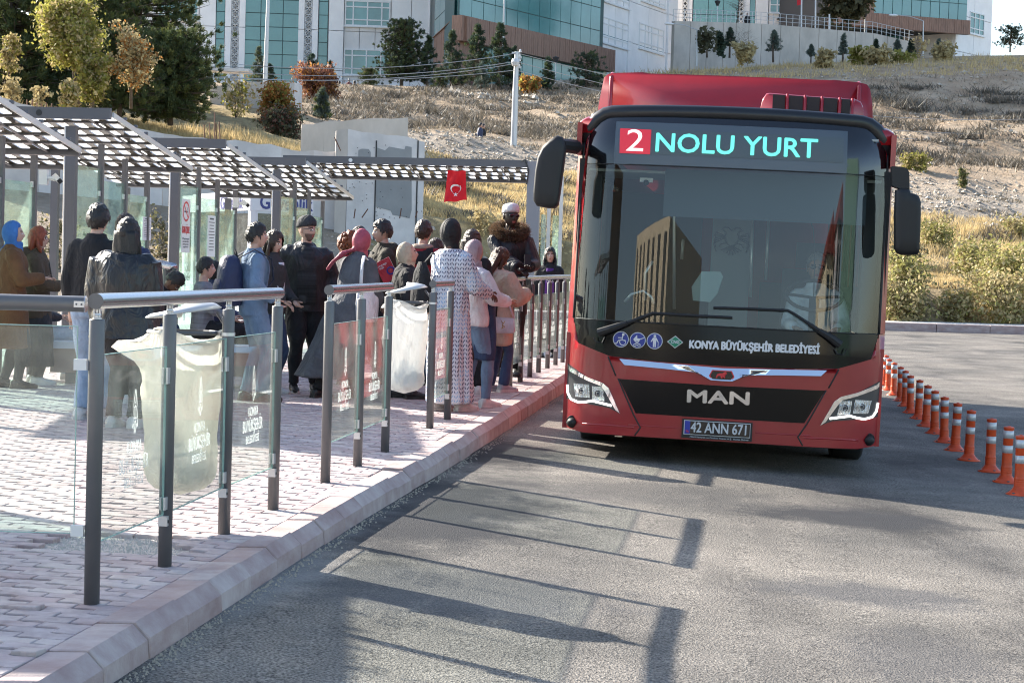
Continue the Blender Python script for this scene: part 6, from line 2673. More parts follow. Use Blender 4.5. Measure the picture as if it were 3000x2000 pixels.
# full lower shell
lower = [(-xe, zlip + 0.02), (-1.1, zlip - .005), (0, zlip), (1.1, zlip - .005), (xe, zlip + 0.02), (xe, 0.9), (xe, zwb), (xm, zwb)]
blk = za([(215, 60), (240, 120), (330, 190), (640, 320), (740, 340), (1200, 385)])
blk = [(max(-xm, min(x, 0)), z) for x, z in blk]
blk[0] = (-xm, zwb)
low_black = blk + [(0, blk[-1][1] - 0.006)]
lowb = low_black + mirror(blk)
patch3('front_panel', lower + lowb[::-1][1:-1] + [(-xm, zwb), (-xe, zwb)], M_REDP, 0.0, 0.08)
patch3('lower_mask', lowb, M_BLKL, -0.002, 0.05)
for s in (1, -1):
	strip_ = [(-xe, zwb + .003), (-xm, zwb + .003), (-xm - .004, zwt), (-xm + .02, ztop - 0.30), (-xm + .10, ztop - .12), (-xm + .05, ztop - .07), (-xe + .05, ztop - .2), (-xe + .005, ztop - .36)]
	patch3('corner_pillar', strip_ if s == 1 else mirror(strip_), M_REDP, 0.0, 0.06)
# top band behind the route display, and the satin rim over it
top = [(-xm, zwt + 0.012), (xm, zwt + 0.012), (xm, ztop - 0.32), (xm - .06, ztop - 0.17), (xm - 0.2, ztop - 0.105), (0.5, ztop - 0.075), (-0.5, ztop - 0.075), (-xm + .2, ztop - 0.105), (-xm + .06, ztop - .17), (-xm, ztop - .32)]
patch3('route_display_glass', top, M_BLKG, 0.0, 0.05)
rim = MB()
rim.sm = True
rp_ = []
for i in range(41):
	t = -1 + 2 * i / 40
	x = t * (xm + 0.02)
	a = abs(t)
	z = ztop - 0.045 - 0.035 * a ** 2 - 0.23 * max(0, (a - 0.80) / 0.20) ** 2.2
	rp_.append(Vector((x, FS(x, min(z, ztop - .05)) + 0.01, z)))
rim.tube(rp_, [(0.055, 0.06)] * len(rp_), 12)
rim.build('roof_rim', M_BLKS, bus)
# windscreen
ws = [(-xm, zwb + 0.006), (xm, zwb + 0.006), (xm, zwt + 0.006), (-xm, zwt + 0.006)]
patch3('windscreen', ws, M_WSH, 0.0, 0.0)
strip3('windscreen_seam', [(-xm, zwt + .008), (-.4, zwt + .008), (.4, zwt + .008), (xm, zwt + .008)], 0.012, M_BLKM, 0.002)
strip3('windscreen_seam', [(-xm, zwb), (-.4, zwb), (.4, zwb), (xm, zwb)], 0.012, M_BLKM, 0.002)
for s in (-1, 1):
	mb = MB()
	mb.obox((s * 1.15 - .085, 0.40, zwb - .1), (.17, 0, 0), (0, .12, 0), (0, .08, zwt - zwb + .1))
	mb.build('corner_trim', M_BLKM, bus)
	strip3('windscreen_edge', [(s * xm, zwb), (s * xm, (zwb + zwt) / 2), (s * xm, zwt), (s * (xm - .005), ztop - .32)], 0.022, M_BLKM, 0.0)

# --- route display
disp = [bl(*p, off=.004) for p in ((1815, 448.7), (2470.7, 477.7), (2473.4, 405), (1817, 376))]
fr = [bl(*p, off=.002) for p in ((1798, 480), (2480, 509), (2483.7, 384.7), (1806, 356))]
rd = patch3('route_display', fr, mat('display_surround', (0.085, 0.105, 0.125), 0.3), 0.004, 0.003)
patch3('led_board', disp, M_BOARD, 0.007, 0.002, rd)
redp = [bl(*p, off=.004) for p in ((1815, 448.7), (1904.5, 452.6), (1908.5, 380.7), (1817, 376))]
patch3('led_red_field', redp, M_LEDR, 0.009, 0.001, rd)
text3('2', bl(1836, 414), bl(1886, 416.3), 0.185, M_LEDW, rd, 0.012, 0.0)
text3('NOLU YURT', bl(1920, 420), bl(2392, 439), 0.155, M_LED, rd, 0.011, 0.004)
for px, py in ((1728, 376), (2561, 412)):
	x, z = bl(px, py)
	b = MB()
	b.box((x, FS(x, z) - 0.004, z), (0.07, 0.008, 0.018))
	b.build('marker_lamp', M_CABL, bus)

# --- chrome strip with badge, grille, lettering
ct = za([(745, 350), (1300, 402), (1640, 432)])
cb = za([(800, 412), (1200, 450), (1560, 490), (1610, 525), (1682, 565), (1780, 572)])
half = [(x, z) for x, z in ct] + [(0, ct[-1][1] - 0.004)]
halfb = [(min(x, -0.0001), z) for x, z in cb]
poly = half + mirror(ct) + [(-x, z) for x, z in halfb][0:0]
low = halfb + [(0, halfb[-1][1])] + mirror(halfb)
poly = low + (half + mirror(ct))[::-1]
zm_ = (ct[-1][1] + cb[2][1]) / 2
patch3('chrome_strip', poly, M_CHROME, 0.022, 0.03, fs=lambda x, z: FS(x, z) + 0.40 * (z - zm_))
hexb = [(-0.10, -0.012), (-0.078, -0.045), (0.078, -0.045), (0.10, -0.012), (0.078, 0.032), (-0.078, 0.032)]
zc_ = (ct[-1][1] + cb[-1][1]) / 2 - 0.002
bd = patch3('badge', [(x, z + zc_) for x, z in hexb], M_RED, 0.046, 0.03)
patch3('badge_field', [(x * .90, z * .86 + zc_ - .001) for x, z in hexb], M_BLKG, 0.049, 0.005, bd)
lion = [(-.052, -.032), (-.040, -.032), (-.034, -.014), (-.012, -.012), (-.004, -.033), (.006, -.033), (.006, -.010), (.022, -.030), (.031, -.030), (.024, -.002), (.034, .004), (.042, .004), (.046, .012), (.040, .023), (.028, .026), (.018, .020), (.004, .012), (-.020, .010), (-.036, .004), (-.044, -.006)]
patch3('lion_emblem', [(x * .9, z * .9 + zc_ + .001) for x, z in lion], M_RED, 0.052, 0.003, bd)
gp = za([(745, 555), (1300, 590), (1780, 618)])
gl_, gb_ = za([(890, 915)])[0], zb_r([(870, 995)])[0]
gx = (abs(gl_[0]) + abs(gb_[0])) / 2
gz = (gl_[1] + gb_[1]) / 2
grille = [(-gx, gz), (gx, gz)] + mirror([(x, z) for x, z in gp]) [0:0] + [(abs(gp[0][0]), gp[0][1]), (0, gp[-1][1] - .006), (gp[0][0], gp[0][1])]
gr = patch3('grille_panel', grille, M_BLKL, 0.004, 0.02)
text3('MAN', bl(2015, 1161), bl(2194, 1169), 0.098, M_CHROME, bus, 0.016, 0.006)

# --- headlights, both sides
hou = za([(140, 365), (430, 545), (600, 620), (650, 690), (752, 908), (640, 850), (380, 800), (135, 735)])
brow = za([(140, 362), (250, 440), (430, 540), (580, 597), (640, 650), (752, 908), (705, 868), (605, 690), (560, 628), (420, 572), (240, 475), (140, 405)])
drl = za([(218, 615), (224, 700), (256, 762), (330, 793), (400, 790), (470, 778), (560, 800), (668, 828)])
lam1 = za([(280, 600), (440, 612), (448, 748), (300, 735)])
lam2 = za([(468, 628), (585, 640), (597, 782), (472, 765)])
hou = [(max(x, -HW), z) for x, z in hou]
brow = [(max(x, -HW), z) for x, z in brow]
fog = za([(268, 992)])[0]
seams = [za([(632, 328), (712, 525)]), za([(735, 552), (890, 915), (962, 1052), (905, 1132)])]
ridge = za([(372, 1012), (640, 1030), (900, 1052)])
ridge2 = za([(160, 1055), (310, 1052), (372, 1012)])
for s in (1, -1):
	f = (lambda p: p) if s == 1 else mirror
	hl = patch3('headlight', f(hou), M_LAMPB, 0.006, 0.02)
	patch3('chrome_brow', f(brow), M_CHROME, 0.013, 0.012, hl)
	for lp in (lam1, lam2):
		patch3('reflector', f(lp), M_LENS, 0.010, 0.004, hl)
		cx, cz = sum(p[0] for p in lp) / 4 * s, sum(p[1] for p in lp) / 4
		mb = MB()
		mb.sm = True
		y = FS(cx, cz) - .012
		mb.tube([Vector((cx + .022 * math.cos(k * math.pi / 8), y, cz + .022 * math.sin(k * math.pi / 8))) for k in range(17)], 0.004, 6)
		mb.ellipsoid((cx, y, cz), (0.013, 0.008, 0.013), 10, 6)
		mb.build('bulb_ring', M_LAMPB, hl)
	strip3('daylight_strip', f(drl), 0.019, M_DRL, 0.010, hl, 8)
	x, z = fog[0] * s, fog[1]
	mb = MB()
	mb.sm = True
	y = FS(x, z)
	mb.tube([Vector((x, y + .03, z)), Vector((x, y - .006, z)), Vector((x, y - .010, z)), Vector((x, y - .006, z))], [0.052, 0.050, 0.044, 0.042], 18)
	fo = mb.build('fog_lamp', M_BLKM, bus)
	mb = MB()
	mb.sm = True
	mb.ellipsoid((x, y - .002, z), (0.041, 0.016, 0.041), 16, 10)
	mb.build('lens', M_BLKG, fo)
	for sp in seams:
		strip3('panel_seam', f(sp), 0.014, M_BLKM, -0.001)
	strip3('bumper_crease', f(ridge), 0.02, M_REDP, -0.006)
zs_ = zlip + .085
strip3('bumper_crease', [(-.72, zs_), (-.3, zs_ + .0), (-.29, zs_)], 0.014, M_REDP, -0.004)
strip3('bumper_crease', [(.29, zs_), (.3, zs_), (.72, zs_)], 0.014, M_REDP, -0.004)

# --- number plate
pc = bl(2100.5, 1259)
pl = thing('number_plate', (0, 0, 0), None, None)
pl.parent = bus
mb = MB()
mb.box((pc[0], FS(*pc) - 0.018, pc[1]), (0.555, 0.016, 0.150))
mb.build('plate_frame', M_BLKM, pl)
mb = MB()
mb.box((pc[0], FS(*pc) - 0.027, pc[1] + 0.010), (0.525, 0.004, 0.114))
mb.build('plate_border', M_PLTXT, pl)
mb = MB()
mb.box((pc[0] + .002, FS(*pc) - 0.030, pc[1] + 0.010), (0.513, 0.004, 0.103))
mb.build('plate_field', M_BLKG, pl)
mb = MB()
mb.box((pc[0] - .234, FS(*pc) - 0.032, pc[1] + 0.010), (0.042, 0.003, 0.103))
mb.build('blue_band', mat('plate_blue', (0.015, 0.03, 0.30), 0.4), pl)
MP = lambda x, z: Matrix(((1, 0, 0, x), (0, 0, -1, FS(*pc) - .034), (0, 1, 0, z), (0, 0, 0, 1)))
text_mesh('lettering', '42 ANN 671', 0.112, M_PLTXT, pl, MP(pc[0] + .02, pc[1] + .010), 0.001, 0.0022, 0.435)
text_mesh('lettering', 'TR', 0.022, M_RED, pl, MP(pc[0] - .234, pc[1] - .022), 0.001, 0.0005, 0.026)
text_mesh('lettering', 'MAN Kamyon ve Otobüs Ticaret A.Ş.  Konya Şubesi', 0.016, M_PLTXT, pl, MP(pc[0] + .02, pc[1] - .063), 0.0005, 0.0002, 0.46)

# --- stickers
for i, (px, py) in enumerate(((1819, 993.6), (1868.3, 996.5), (1918, 998.8))):
	x, z = bl(px, py)
	y = FS(x, z)
	N = 26
	circ = lambda r: [(x + r * math.cos(2 * math.pi * k / N), z + r * math.sin(2 * math.pi * k / N)) for k in range(N)]
	st = patch3('access_sticker', circ(0.064), M_WTXT, 0.006, 0.004)
	patch3('sticker_field', circ(0.058), M_BLUE, 0.009, 0.003, st)
	mb = MB()
	yy = y - .0125

	def ln(pts, w):
		mb.tube([Vector((x + a * .064, yy, z + b * .064)) for a, b in pts], w * .064, 5)

	def disc(a, b, r):
		mb.prism([(x + (a + r * math.cos(q * math.pi / 6)) * .064, yy, z + (b + r * math.sin(q * math.pi / 6)) * .064) for q in range(12)], (0, .002, 0))
	if i == 0:
		disc(.28, .62, .17)
		ln([(.22, .45), (.15, -.05), (.55, -.15), (.75, -.55)][0:3], .08)
		ln([(.2, .2), (-.35, .2)], .06)
		ln([(.15, -.05), (-.3, -.15), (-.5, -.55), (-.7, -.5)], .07)
		ln([(.25 + .38 * math.cos(q), -.32 + .38 * math.sin(q)) for q in [2.2 + k * .45 for k in range(12)]], .06)
	elif i == 1:
		mb.prism([(x + a * .064, yy, z + b * .064) for a, b in ((-.55, .1), (-.1, .68), (-.05, .25), (.35, .22), (.2, -.1), (-.4, -.1))], (0, .002, 0))
		ln([(.3, .15), (.8, .35)], .06)
		ln([(-.35, -.1), (.25, -.5)], .05)
		ln([(.2, -.1), (-.35, -.5)], .05)
		for q in (-.3, .2):
			ln([(q + .17 * math.cos(a), -.6 + .17 * math.sin(a)) for a in [k * .7 for k in range(10)]], .05)
	else:
		disc(0, .62, .17)
		mb.prism([(x + a * .064, yy, z + b * .064) for a, b in ((-.22, .42), (.22, .42), (.5, -.1), (.38, -.12), (.2, .12), (.18, -.75), (.03, -.75), (0, -.2), (-.03, -.75), (-.18, -.75), (-.2, .12), (-.38, -.12), (-.5, -.1))], (0, .002, 0))
		ln([(.45, -.1), (.45, -.75)], .04)
	mb.build('pictogram', M_WTXT, st)
x, z = bl(1978, 1001.6)
dm = patch3('fuel_sticker', [(x - .064, z), (x, z - .05), (x + .064, z), (x, z + .05)], M_WTXT, 0.006, 0.004)
patch3('sticker_field', [(x - .055, z), (x, z - .043), (x + .055, z), (x, z + .043)], M_GREENV, 0.009, 0.003, dm)
text3('CNG', (x - .033, z), (x + .033, z), 0.026, M_WTXT, dm, 0.014, 0.001)
text3('KONYA BÜYÜKŞEHİR BELEDİYESİ', bl(2020, 1009), bl(2400, 1026), 0.062, M_WTXT, bus, 0.010, 0.0045)

# --- wipers
for arm, blade in (([(1755, 974), (1790, 962), (1838, 945)], [(1828, 950), (1912, 917), (2030, 924), (2146, 930)]), ([(2461, 1009), (2436, 990), (2400, 968)], [(2400, 968), (2326, 919), (2308, 909), (2200, 904), (2090, 901)])):
	mb = MB()
	P = [Vector((*(lambda q: (q[0], FS(*q) - .05, q[1]))(bl(*p)),)) for p in arm]
	mb.tube(P, [0.035, 0.03, 0.022], 8)
	w = mb.build('wiper', M_BLKM, bus)
	mb = MB()
	P = [Vector((*(lambda q: (q[0], FS(*q) - .035, q[1]))(bl(*p)),)) for p in blade]
	mb.tube(P, [0.018] + [0.013] * (len(P) - 1), 6)
	mb.build('wiper_blade', M_BLKM, w)
	mb = MB()
	q = bl(*arm[0])
	mb.tube([Vector((q[0] - .04, FS(*q) - .03, q[1] - .04)), Vector((q[0] - .02, FS(*q) - .03, q[1] - .075)), Vector((q[0] + .03, FS(*q) - .03, q[1] - .08)), Vector((q[0] + .05, FS(*q) - .03, q[1] - .03))], 0.006, 5)
	mb.build('washer_hose', M_BLKM, w)

# --- mirrors
def mirror_head(pts, y0, depth, name, parent):
	P = [bly(px, py, y0) for px, py in pts]
	cx, cz = sum(p[0] for p in P) / len(P), sum(p[1] for p in P) / len(P)
	mb = MB()
	mb.sm = True
	rings = []
	for s, dy in ((0.55, -0.035), (0.86, -0.03), (0.97, -0.012), (1.0, 0.02), (1.0, depth * .6), (0.93, depth * .95), (0.86, depth)):
		rings.append([Vector((cx + (x - cx) * s, y0 + dy, cz + (z - cz) * s)) for x, z in P])
	mb.loft(rings)
	return mb.build(name, M_BLKM, parent)


m1 = mirror_head([(1612, 408), (1590, 428), (1575, 458), (1567, 500), (1562, 560), (1562, 588), (1572, 603), (1600, 609), (1622, 610), (1633, 600), (1638, 570), (1646, 510), (1652, 465), (1656, 425), (1648, 402), (1632, 396)], -0.05, 0.20, 'wing_mirror', bus)
mb = MB()
q0, q1 = bly(1640, 425, 0.02), bly(1690, 430, 0.3)
mb.tube([Vector((q0[0], 0.02, q0[1])), Vector((q1[0], 0.36, q1[1]))], [0.055, 0.06], 10)
mb.build('mirror_arm', M_BLKM, m1)
m2 = mirror_head([(2625, 556), (2640, 552), (2664, 554), (2668, 565), (2680, 567), (2693, 575), (2699, 592), (2698, 660), (2694, 738), (2688, 746), (2644, 747), (2630, 742), (2622, 728), (2621, 640)], 0.02, 0.20, 'wing_mirror', bus)
P = [bly(px, py, 0.08) for px, py in ((2612, 488), (2640, 489), (2656, 494), (2663, 505), (2664, 553), (2640, 555), (2614, 545))]
mb = MB()
mb.prism([(x, 0.05, z) for x, z in P], (0, 0.16, 0))
mb.build('mirror_arm', M_BLKM, m2)

# --- body behind the front
def section(y, hw, zb, zt, r, n=5):
	pts = []
	for cx, cz, a0 in ((hw - r, zt - r, 0), (-hw + r, zt - r, 90)):
		for k in range(n + 1):
			a = R(a0 + 90 * k / n)
			pts.append(Vector((cx + r * math.cos(a), y, cz + r * math.sin(a))))
	pts += [Vector((-hw, y, zb)), Vector((hw, y, zb))]
	return pts


BL_ = 12.0
mb = MB()
mb.sm = True
mb.loft([[Vector(p) for p in section(y, HW, 1.05 if False else 0.24, zt, 0.16)] for y, zt in ((0.62, ztop - .07), (0.9, ztop - .02), (BL_ - .2, ztop - .02), (BL_, ztop - .1))][1:], caps=False)
# roof and lower sides only, so that the glass band stays open: sides are separate below
body = MB()
for s in (-1, 1):
	body.obox((s * HW - (0.04 if s > 0 else 0), 0.30, 0.26), (0.04, 0, 0), (0, BL_ - .3, 0), (0, 0, 0.78))
	body.obox((s * HW - (0.04 if s > 0 else 0), 0.30, ztop - .42), (0.04, 0, 0), (0, BL_ - .3, 0), (0, 0, 0.26))
body.obox((-HW, BL_ - .04, 0.3), (2 * HW, 0, 0), (0, 0.04, 0), (0, 0, ztop - .35))
bodyo = body.build('side_panels', M_REDP, bus)
roof = MB()
roof.sm = True
arc = []
for y, dz in ((0.34, -0.055), (0.5, -0.02), (BL_, -0.02)):
	ring = []
	for k in range(13):
		a = math.pi * k / 12
		x = HW * math.copysign(abs(math.cos(a)) ** 0.35, math.cos(a)) * -1
		z = ztop - .17 + 0.13 * math.sin(a) ** 0.5 + dz
		ring.append(Vector((x, y, z)))
	ring += [Vector((HW - .03, y, ztop - .24)), Vector((-HW + .03, y, ztop - .24))]
	arc.append(ring)
roof.loft(arc)
roof.build('roof', M_REDP, bus)
for s in (-1, 1):
	for i in range(7):
		y = 0.46 + i * 1.62
		mb = MB()
		mb.obox((s * HW - (0.02 if s > 0 else -.008), y, 1.05), (0.012, 0, 0), (0, 1.56, 0), (0, 0, ztop - 1.49))
		mb.build('side_window', M_SIDEG, bus)
		mb = MB()
		mb.obox((s * (HW - .03) - .02, y + 1.56, 1.04), (0.05, 0, 0), (0, 0.06, 0), (0, 0, ztop - 1.46))
		mb.build('window_pillar', M_BLKM, bus)
	mb = MB()
	mb.obox((s * (HW - .06) - .03, 0.34, 0.3), (0.07, 0, 0), (0, 0.12, 0), (0, 0, ztop - .75))
	mb.build('door_pillar', M_BLKM, bus)
mb = MB()
mb.obox((-HW + .06, 0.25, 0.30), (2 * HW - .12, 0, 0), (0, BL_ - .4, 0), (0, 0, 0.06))
mb.build('floor', M_CABD, bus)
mb = MB()
mb.obox((-1.1, 0.30, 0.22), (2.2, 0, 0), (0, 1.0, 0), (0, 0, 0.06))
mb.build('under_tray', M_BLKM, bus)
for yx in (1.95, 8.4):
	for s in (-1, 1):
		mb = MB()
		mb.sm = True
		x0 = s * 1.24
		prof = [(0.27, 0.0), (0.44, 0.0), (0.475, 0.03), (0.48, 0.14), (0.475, 0.25), (0.44, 0.28), (0.27, 0.28)]
		n = 28
		mb.loft([[Vector((x0 - s * w_, yx + r_ * math.cos(2 * math.pi * k / n), 0.465 + r_ * math.sin(2 * math.pi * k / n))) for k in range(n)] for r_, w_ in prof])
		w = mb.build('wheel', M_RUBBER, bus)
		mb = MB()
		mb.sm = True
		mb.loft([[Vector((x0 - s * w_, yx + r_ * math.cos(2 * math.pi * k / n), 0.465 + r_ * math.sin(2 * math.pi * k / n))) for k in range(n)] for r_, w_ in ((0.27, 0.012), (0.25, 0.03), (0.12, 0.08), (0.10, 0.03), (0.02, 0.02))])
		mb.build('rim', M_ZINC, w)

for s in (-1, 1):
	mb = MB()
	for z0, z1 in ((.3, 1.05), (ztop - .5, ztop - .18)):
		mb.obox((s * (HW - .055) - .006, 0.4, z0), (.012, 0, 0), (0, BL_ - .6, 0), (0, 0, z1 - z0))
	mb.build('inner_lining', M_CABD, bus)
# --- roof pods
Y0 = 2.35
top_ = [bly(px, py, Y0) for px, py in ((1752.6, 312), (1760, 270), (1769, 226), (1780, 217), (1792, 213), (1882, 210.5), (1900, 214), (2100, 220), (2300, 228), (2431, 234), (2444, 233), (2519, 240.5), (2540, 246), (2550, 260), (2556, 300), (2558, 343))]
mb = MB()
mb.sm = True
rings = []
for dy, sh in ((0, 0.0), (0.10, 0.0), (0.35, -0.01), (5.5, -0.01), (6.0, 0.06)):
	rings.append([Vector((x, Y0 + dy + (0.10 * (z - 2.9) if dy == 0 else 0), z - sh)) for x, z in top_] + [Vector((top_[-1][0], Y0 + dy, ztop - .2)), Vector((top_[0][0], Y0 + dy, ztop - .2))])
mb.loft(rings)
cng = mb.build('gas_tank_cover', M_REDP, bus)
for s, i0 in ((-1, 1), (1, -2)):
	mb = MB()
	mb.sm = True
	x0 = top_[4][0] if s < 0 else top_[11][0]
	mb.tube([Vector((x0 + s * .02, Y0 - .01, ztop - .05)), Vector((x0 + s * 0.0, Y0 + .0, ztop + .1)), Vector((x0 - s * .0, Y0 + .02, top_[7][1] - .06)), Vector((x0 - s * .0, Y0 + 0.12, top_[7][1] - .015))], 0.02, 8)
	mb.build('cover_rib', M_REDP, cng)
Y1 = 1.55
vp = [bly(px, py, Y1) for px, py in ((2226, 322), (2234, 290), (2246, 273), (2256, 272), (2508, 291), (2522, 298), (2529, 312), (2531, 342))]
mb = MB()
mb.sm = True
mb.loft([[Vector((x, Y1 + dy, z - sh)) for x, z in vp] + [Vector((vp[-1][0], Y1 + dy, ztop - .15)), Vector((vp[0][0], Y1 + dy, ztop - .15))] for dy, sh in ((0, 0.02), (0.03, 0.0), (0.5, 0.0))])
vent = mb.build('roof_vent_unit', M_REDP, bus)
for a, b in ((300, 395), (415, 530), (550, 660), (682, 795), (815, 893)):
	t0 = 0.045 * 0
	ya = lambda x: 180 + (252 + (x - 300) * 0.068) / 2.613
	P = [bly(2150 + a / 2.613, ya(a), Y1 - .01), bly(2150 + b / 2.613, ya(b), Y1 - .01)]
	mb = MB()
	zb0 = ztop - .10
	mb.prism([(P[0][0], Y1 - .012, zb0), (P[1][0], Y1 - .012, zb0), (P[1][0], Y1 - .012, P[1][1]), (P[0][0], Y1 - .012, P[0][1])], (0, 0.03, 0))
	mb.build('vent_opening', M_BLKM, vent)
	mb = MB()
	x = P[1][0] + .02
	mb.sm = True
	mb.tube([Vector((x, Y1 - .02, zb0)), Vector((x, Y1 - .03, (zb0 + P[1][1]) / 2)), Vector((x, Y1 - .01, P[1][1] + .01))], 0.014, 6)
	mb.build('vent_rib', M_REDP, vent)

# --- inside the cab
mb = MB()
xi = xm - .03
mb.obox((-xi, 0.42, 0.95), (2 * xi, 0, 0), (0, 0.35, 0.0), (0, 0, 0.13))
mb.build('dashboard', M_CABD, bus)
zbl = bl(2150, 640)[1]
mb = MB()
mb.obox((-0.55, 0.36, zbl), (1.62, 0, 0), (0, 0.01, 0), (0, 0.04, zwt - zbl))
mb.build('sun_blind', mat('roller_blind', (0.055, 0.07, 0.08), 0.85), bus)
mb = MB()
mb.obox((-xi, 0.40, zwt - .04), (2 * xi, 0, 0), (0, 1.2, 0), (0, 0, 0.02))
mb.build('headliner', M_CABL, bus)
mb = MB()
mb.obox((-xi, 3.0, .3), (0.9, 0, 0), (0, .03, 0), (0, 0, 2.0))
mb.build('rear_partition', M_CABD, bus)
# partition with emblem
xp0, zp0 = bly(2075, 900, 1.35)
xp1, zp1 = bly(2205, 640, 1.35)
M_PART = mat('partition_panel', (0.16, 0.175, 0.17), 0.6)
mb = MB()
mb.obox((xp0, 1.35, 0.4), (xp1 - xp0, 0, 0), (0, .02, 0), (0, 0, zp1 - .4))
part = mb.build('partition', M_PART, bus)
ec, ez = (xp0 + xp1) / 2, bly(2155, 705, 1.34)[1]
mb = MB()


def eag(pts, w=0.006):
	mb.tube([Vector((ec + a * .11, 1.34, ez + b * .11)) for a, b in pts], w, 5)


for s in (-1, 1):
	eag([(0, .75), (s * .3, 1.0), (s * .62, .98), (s * .8, .80), (s * .6, .72), (s * .45, .55), (s * .55, .3), (s * .5, 0), (s * .3, -.3), (0, -.5)])
	for k in range(5):
		eag([(s * .55, .35 - .05 * k), (s * (1.2 + .05 * k), .6 - .22 * k), (s * (1.35 - .05 * k), .3 - .3 * k)], .005)
	for k in range(4):
		eag([(0, -.4), (s * (.15 + .22 * k), -1.15 + .12 * k)], .005)
	eag([(s * .35, -.2), (s * .8, -.3), (s * .95, -.55)], .005)
mb.build('eagle_emblem', M_BLKM, part)
# handrails, plus a low pale arc at the left
M_RAILY = mat('cab_handrail', (0.62, 0.64, 0.62), 0.3, 0.6)
for pts, y in (([(1975, 905), (1975, 640), (1985, 590), (2002, 555), (2002, 530)], 0.9), ([(2252, 640), (2243, 820)], 1.5), ([(2205, 640), (2198, 870)], 1.25), ([(1997, 760), (2002, 700)], 1.3), ([(1830, 885), (1850, 862), (1885, 852), (1908, 870), (1915, 890)], 0.6), ([(1890, 880), (1890, 800), (1912, 765)], 0.75), ([(1690, 900), (1692, 850), (1698, 822)], 0.5), ([(1712, 900), (1712, 840), (1718, 816)], 0.5)):
	P = [bly(px, py, y) for px, py in pts]
	mb = MB()
	mb.sm = True
	mb.tube([Vector((x, y, z)) for x, z in P], 0.013, 8)
	mb.build('handrail', M_RAILY, bus)
# ticket machine, cctv dome
P = [bly(px, py, 0.62) for px, py in ((2030, 880), (2026, 840), (2056, 795), (2110, 796), (2118, 810), (2102, 860), (2080, 885))]
mb = MB()
mb.prism([(x, 0.62, z) for x, z in P], (0, 0.22, 0))
tm = mb.build('ticket_machine', mat('pale_green_plastic', (0.24, 0.32, 0.30), 0.35), bus)
x, z = bly(1894, 528, 0.5)
mb = MB()
mb.box((x, .5, z), (0.105, 0.05, 0.035))
cc = mb.build('dome_camera', M_WHITEP, bus)
mb = MB()
mb.ellipsoid((x, .47, z - .022), (0.025, .025, .025), 10, 8)
mb.build('lens', M_BLKG, cc)
# microphone stalk, steering wheel, seat
mb = MB()
P = [bly(px, py, 0.55) for px, py in ((2384, 870), (2387, 740), (2383, 670), (2376, 652))]
mb.tube([Vector((x, .55, z)) for x, z in P], 0.005, 5)
mb.build('microphone_stalk', M_BLKM, bus)
xs_, zs2 = bly(2385, 865, 0.75)
mb = MB()
mb.sm = True
mb.tube([Vector((xs_ + .23 * math.cos(a), 0.72 + .13 * math.sin(a), zs2 + .12 * math.sin(a))) for a in [k * math.pi / 14 for k in range(29)]], 0.016, 8)
mb.tube([Vector((xs_ - .22, .72, zs2)), Vector((xs_, .70, zs2 - .02)), Vector((xs_ + .22, .72, zs2))], 0.014, 6)
mb.tube([Vector((xs_, .70, zs2 - .02)), Vector((xs_, .6, zs2 - .3))], 0.04, 8)
mb.build('steering_wheel', M_CABD, bus)
DRV = bly(2385, 790, 1.30)
mb = MB()
mb.obox((DRV[0] - .26, 1.50, .7), (.52, 0, 0), (0, .12, 0), (0, .1, 0.95))
mb.obox((DRV[0] - .15, 1.60, 1.66), (.30, 0, 0), (0, .10, 0), (0, .02, 0.22))
mb.obox((DRV[0] - .25, 1.0, .75), (.5, 0, 0), (0, .5, 0), (0, 0, 0.12))
mb.build('driver_seat', M_CABD, bus)
for i in range(3):
	mb = MB()
	for q in (-.95, -.45, .5, .98):
		mb.obox((q - .2, 4 + i * 1.5, .75), (.4, 0, 0), (0, .45, 0), (0, 0, .1))
		mb.obox((q - .2, 4.4 + i * 1.5, .8), (.4, 0, 0), (0, .1, 0), (0, 0, .7))
	mb.build('passenger_seats', M_CABD, bus)

# ================================================================== what stands behind the camera (seen mirrored in the windscreen)
def block(name, label, x, y, w, d, h, rz, cols, rows, wall, glass, roof=None, wf=(0.5, 0.55)):
	t = thing(name, (x, y, -0.3), label, 'building', 'buildings across the road behind the viewer', R(rz))
	mb = MB()
	mb.obox((-w / 2, -d, 0), (w, 0, 0), (0, d, 0), (0, 0, h))
	mb.build('walls', wall, t)
	cw, rh = w / cols, h / rows
	for i in range(cols):
		for k in range(rows):
			m_ = MB()
			m_.box((-w / 2 + cw * (i + .5), 0.02, rh * (k + .5)), (cw * wf[0], 0.08, rh * wf[1]))
			m_.build('window', glass, t)
	if roof:
		mb = MB()
		mb.prism([(-w / 2 - .4, .4, h), (w / 2 + .4, .4, h), (0, .4, h + w * .45)], (0, -d - .8, 0))
		mb.build('roof', roof, t)
	return t


M_BEIGE = mat('beige_render', (0.70, 0.62, 0.47), 0.8)
M_CREAM = mat('cream_render', (0.75, 0.67, 0.48), 0.8)
M_DKWIN = mat('dark_window', (0.03, 0.04, 0.045), 0.2)
M_GRFAC = mat('green_bands', (0.10, 0.22, 0.18), 0.6)
M_ROOFR = mat('red_tiles', (0.25, 0.06, 0.045), 0.8)

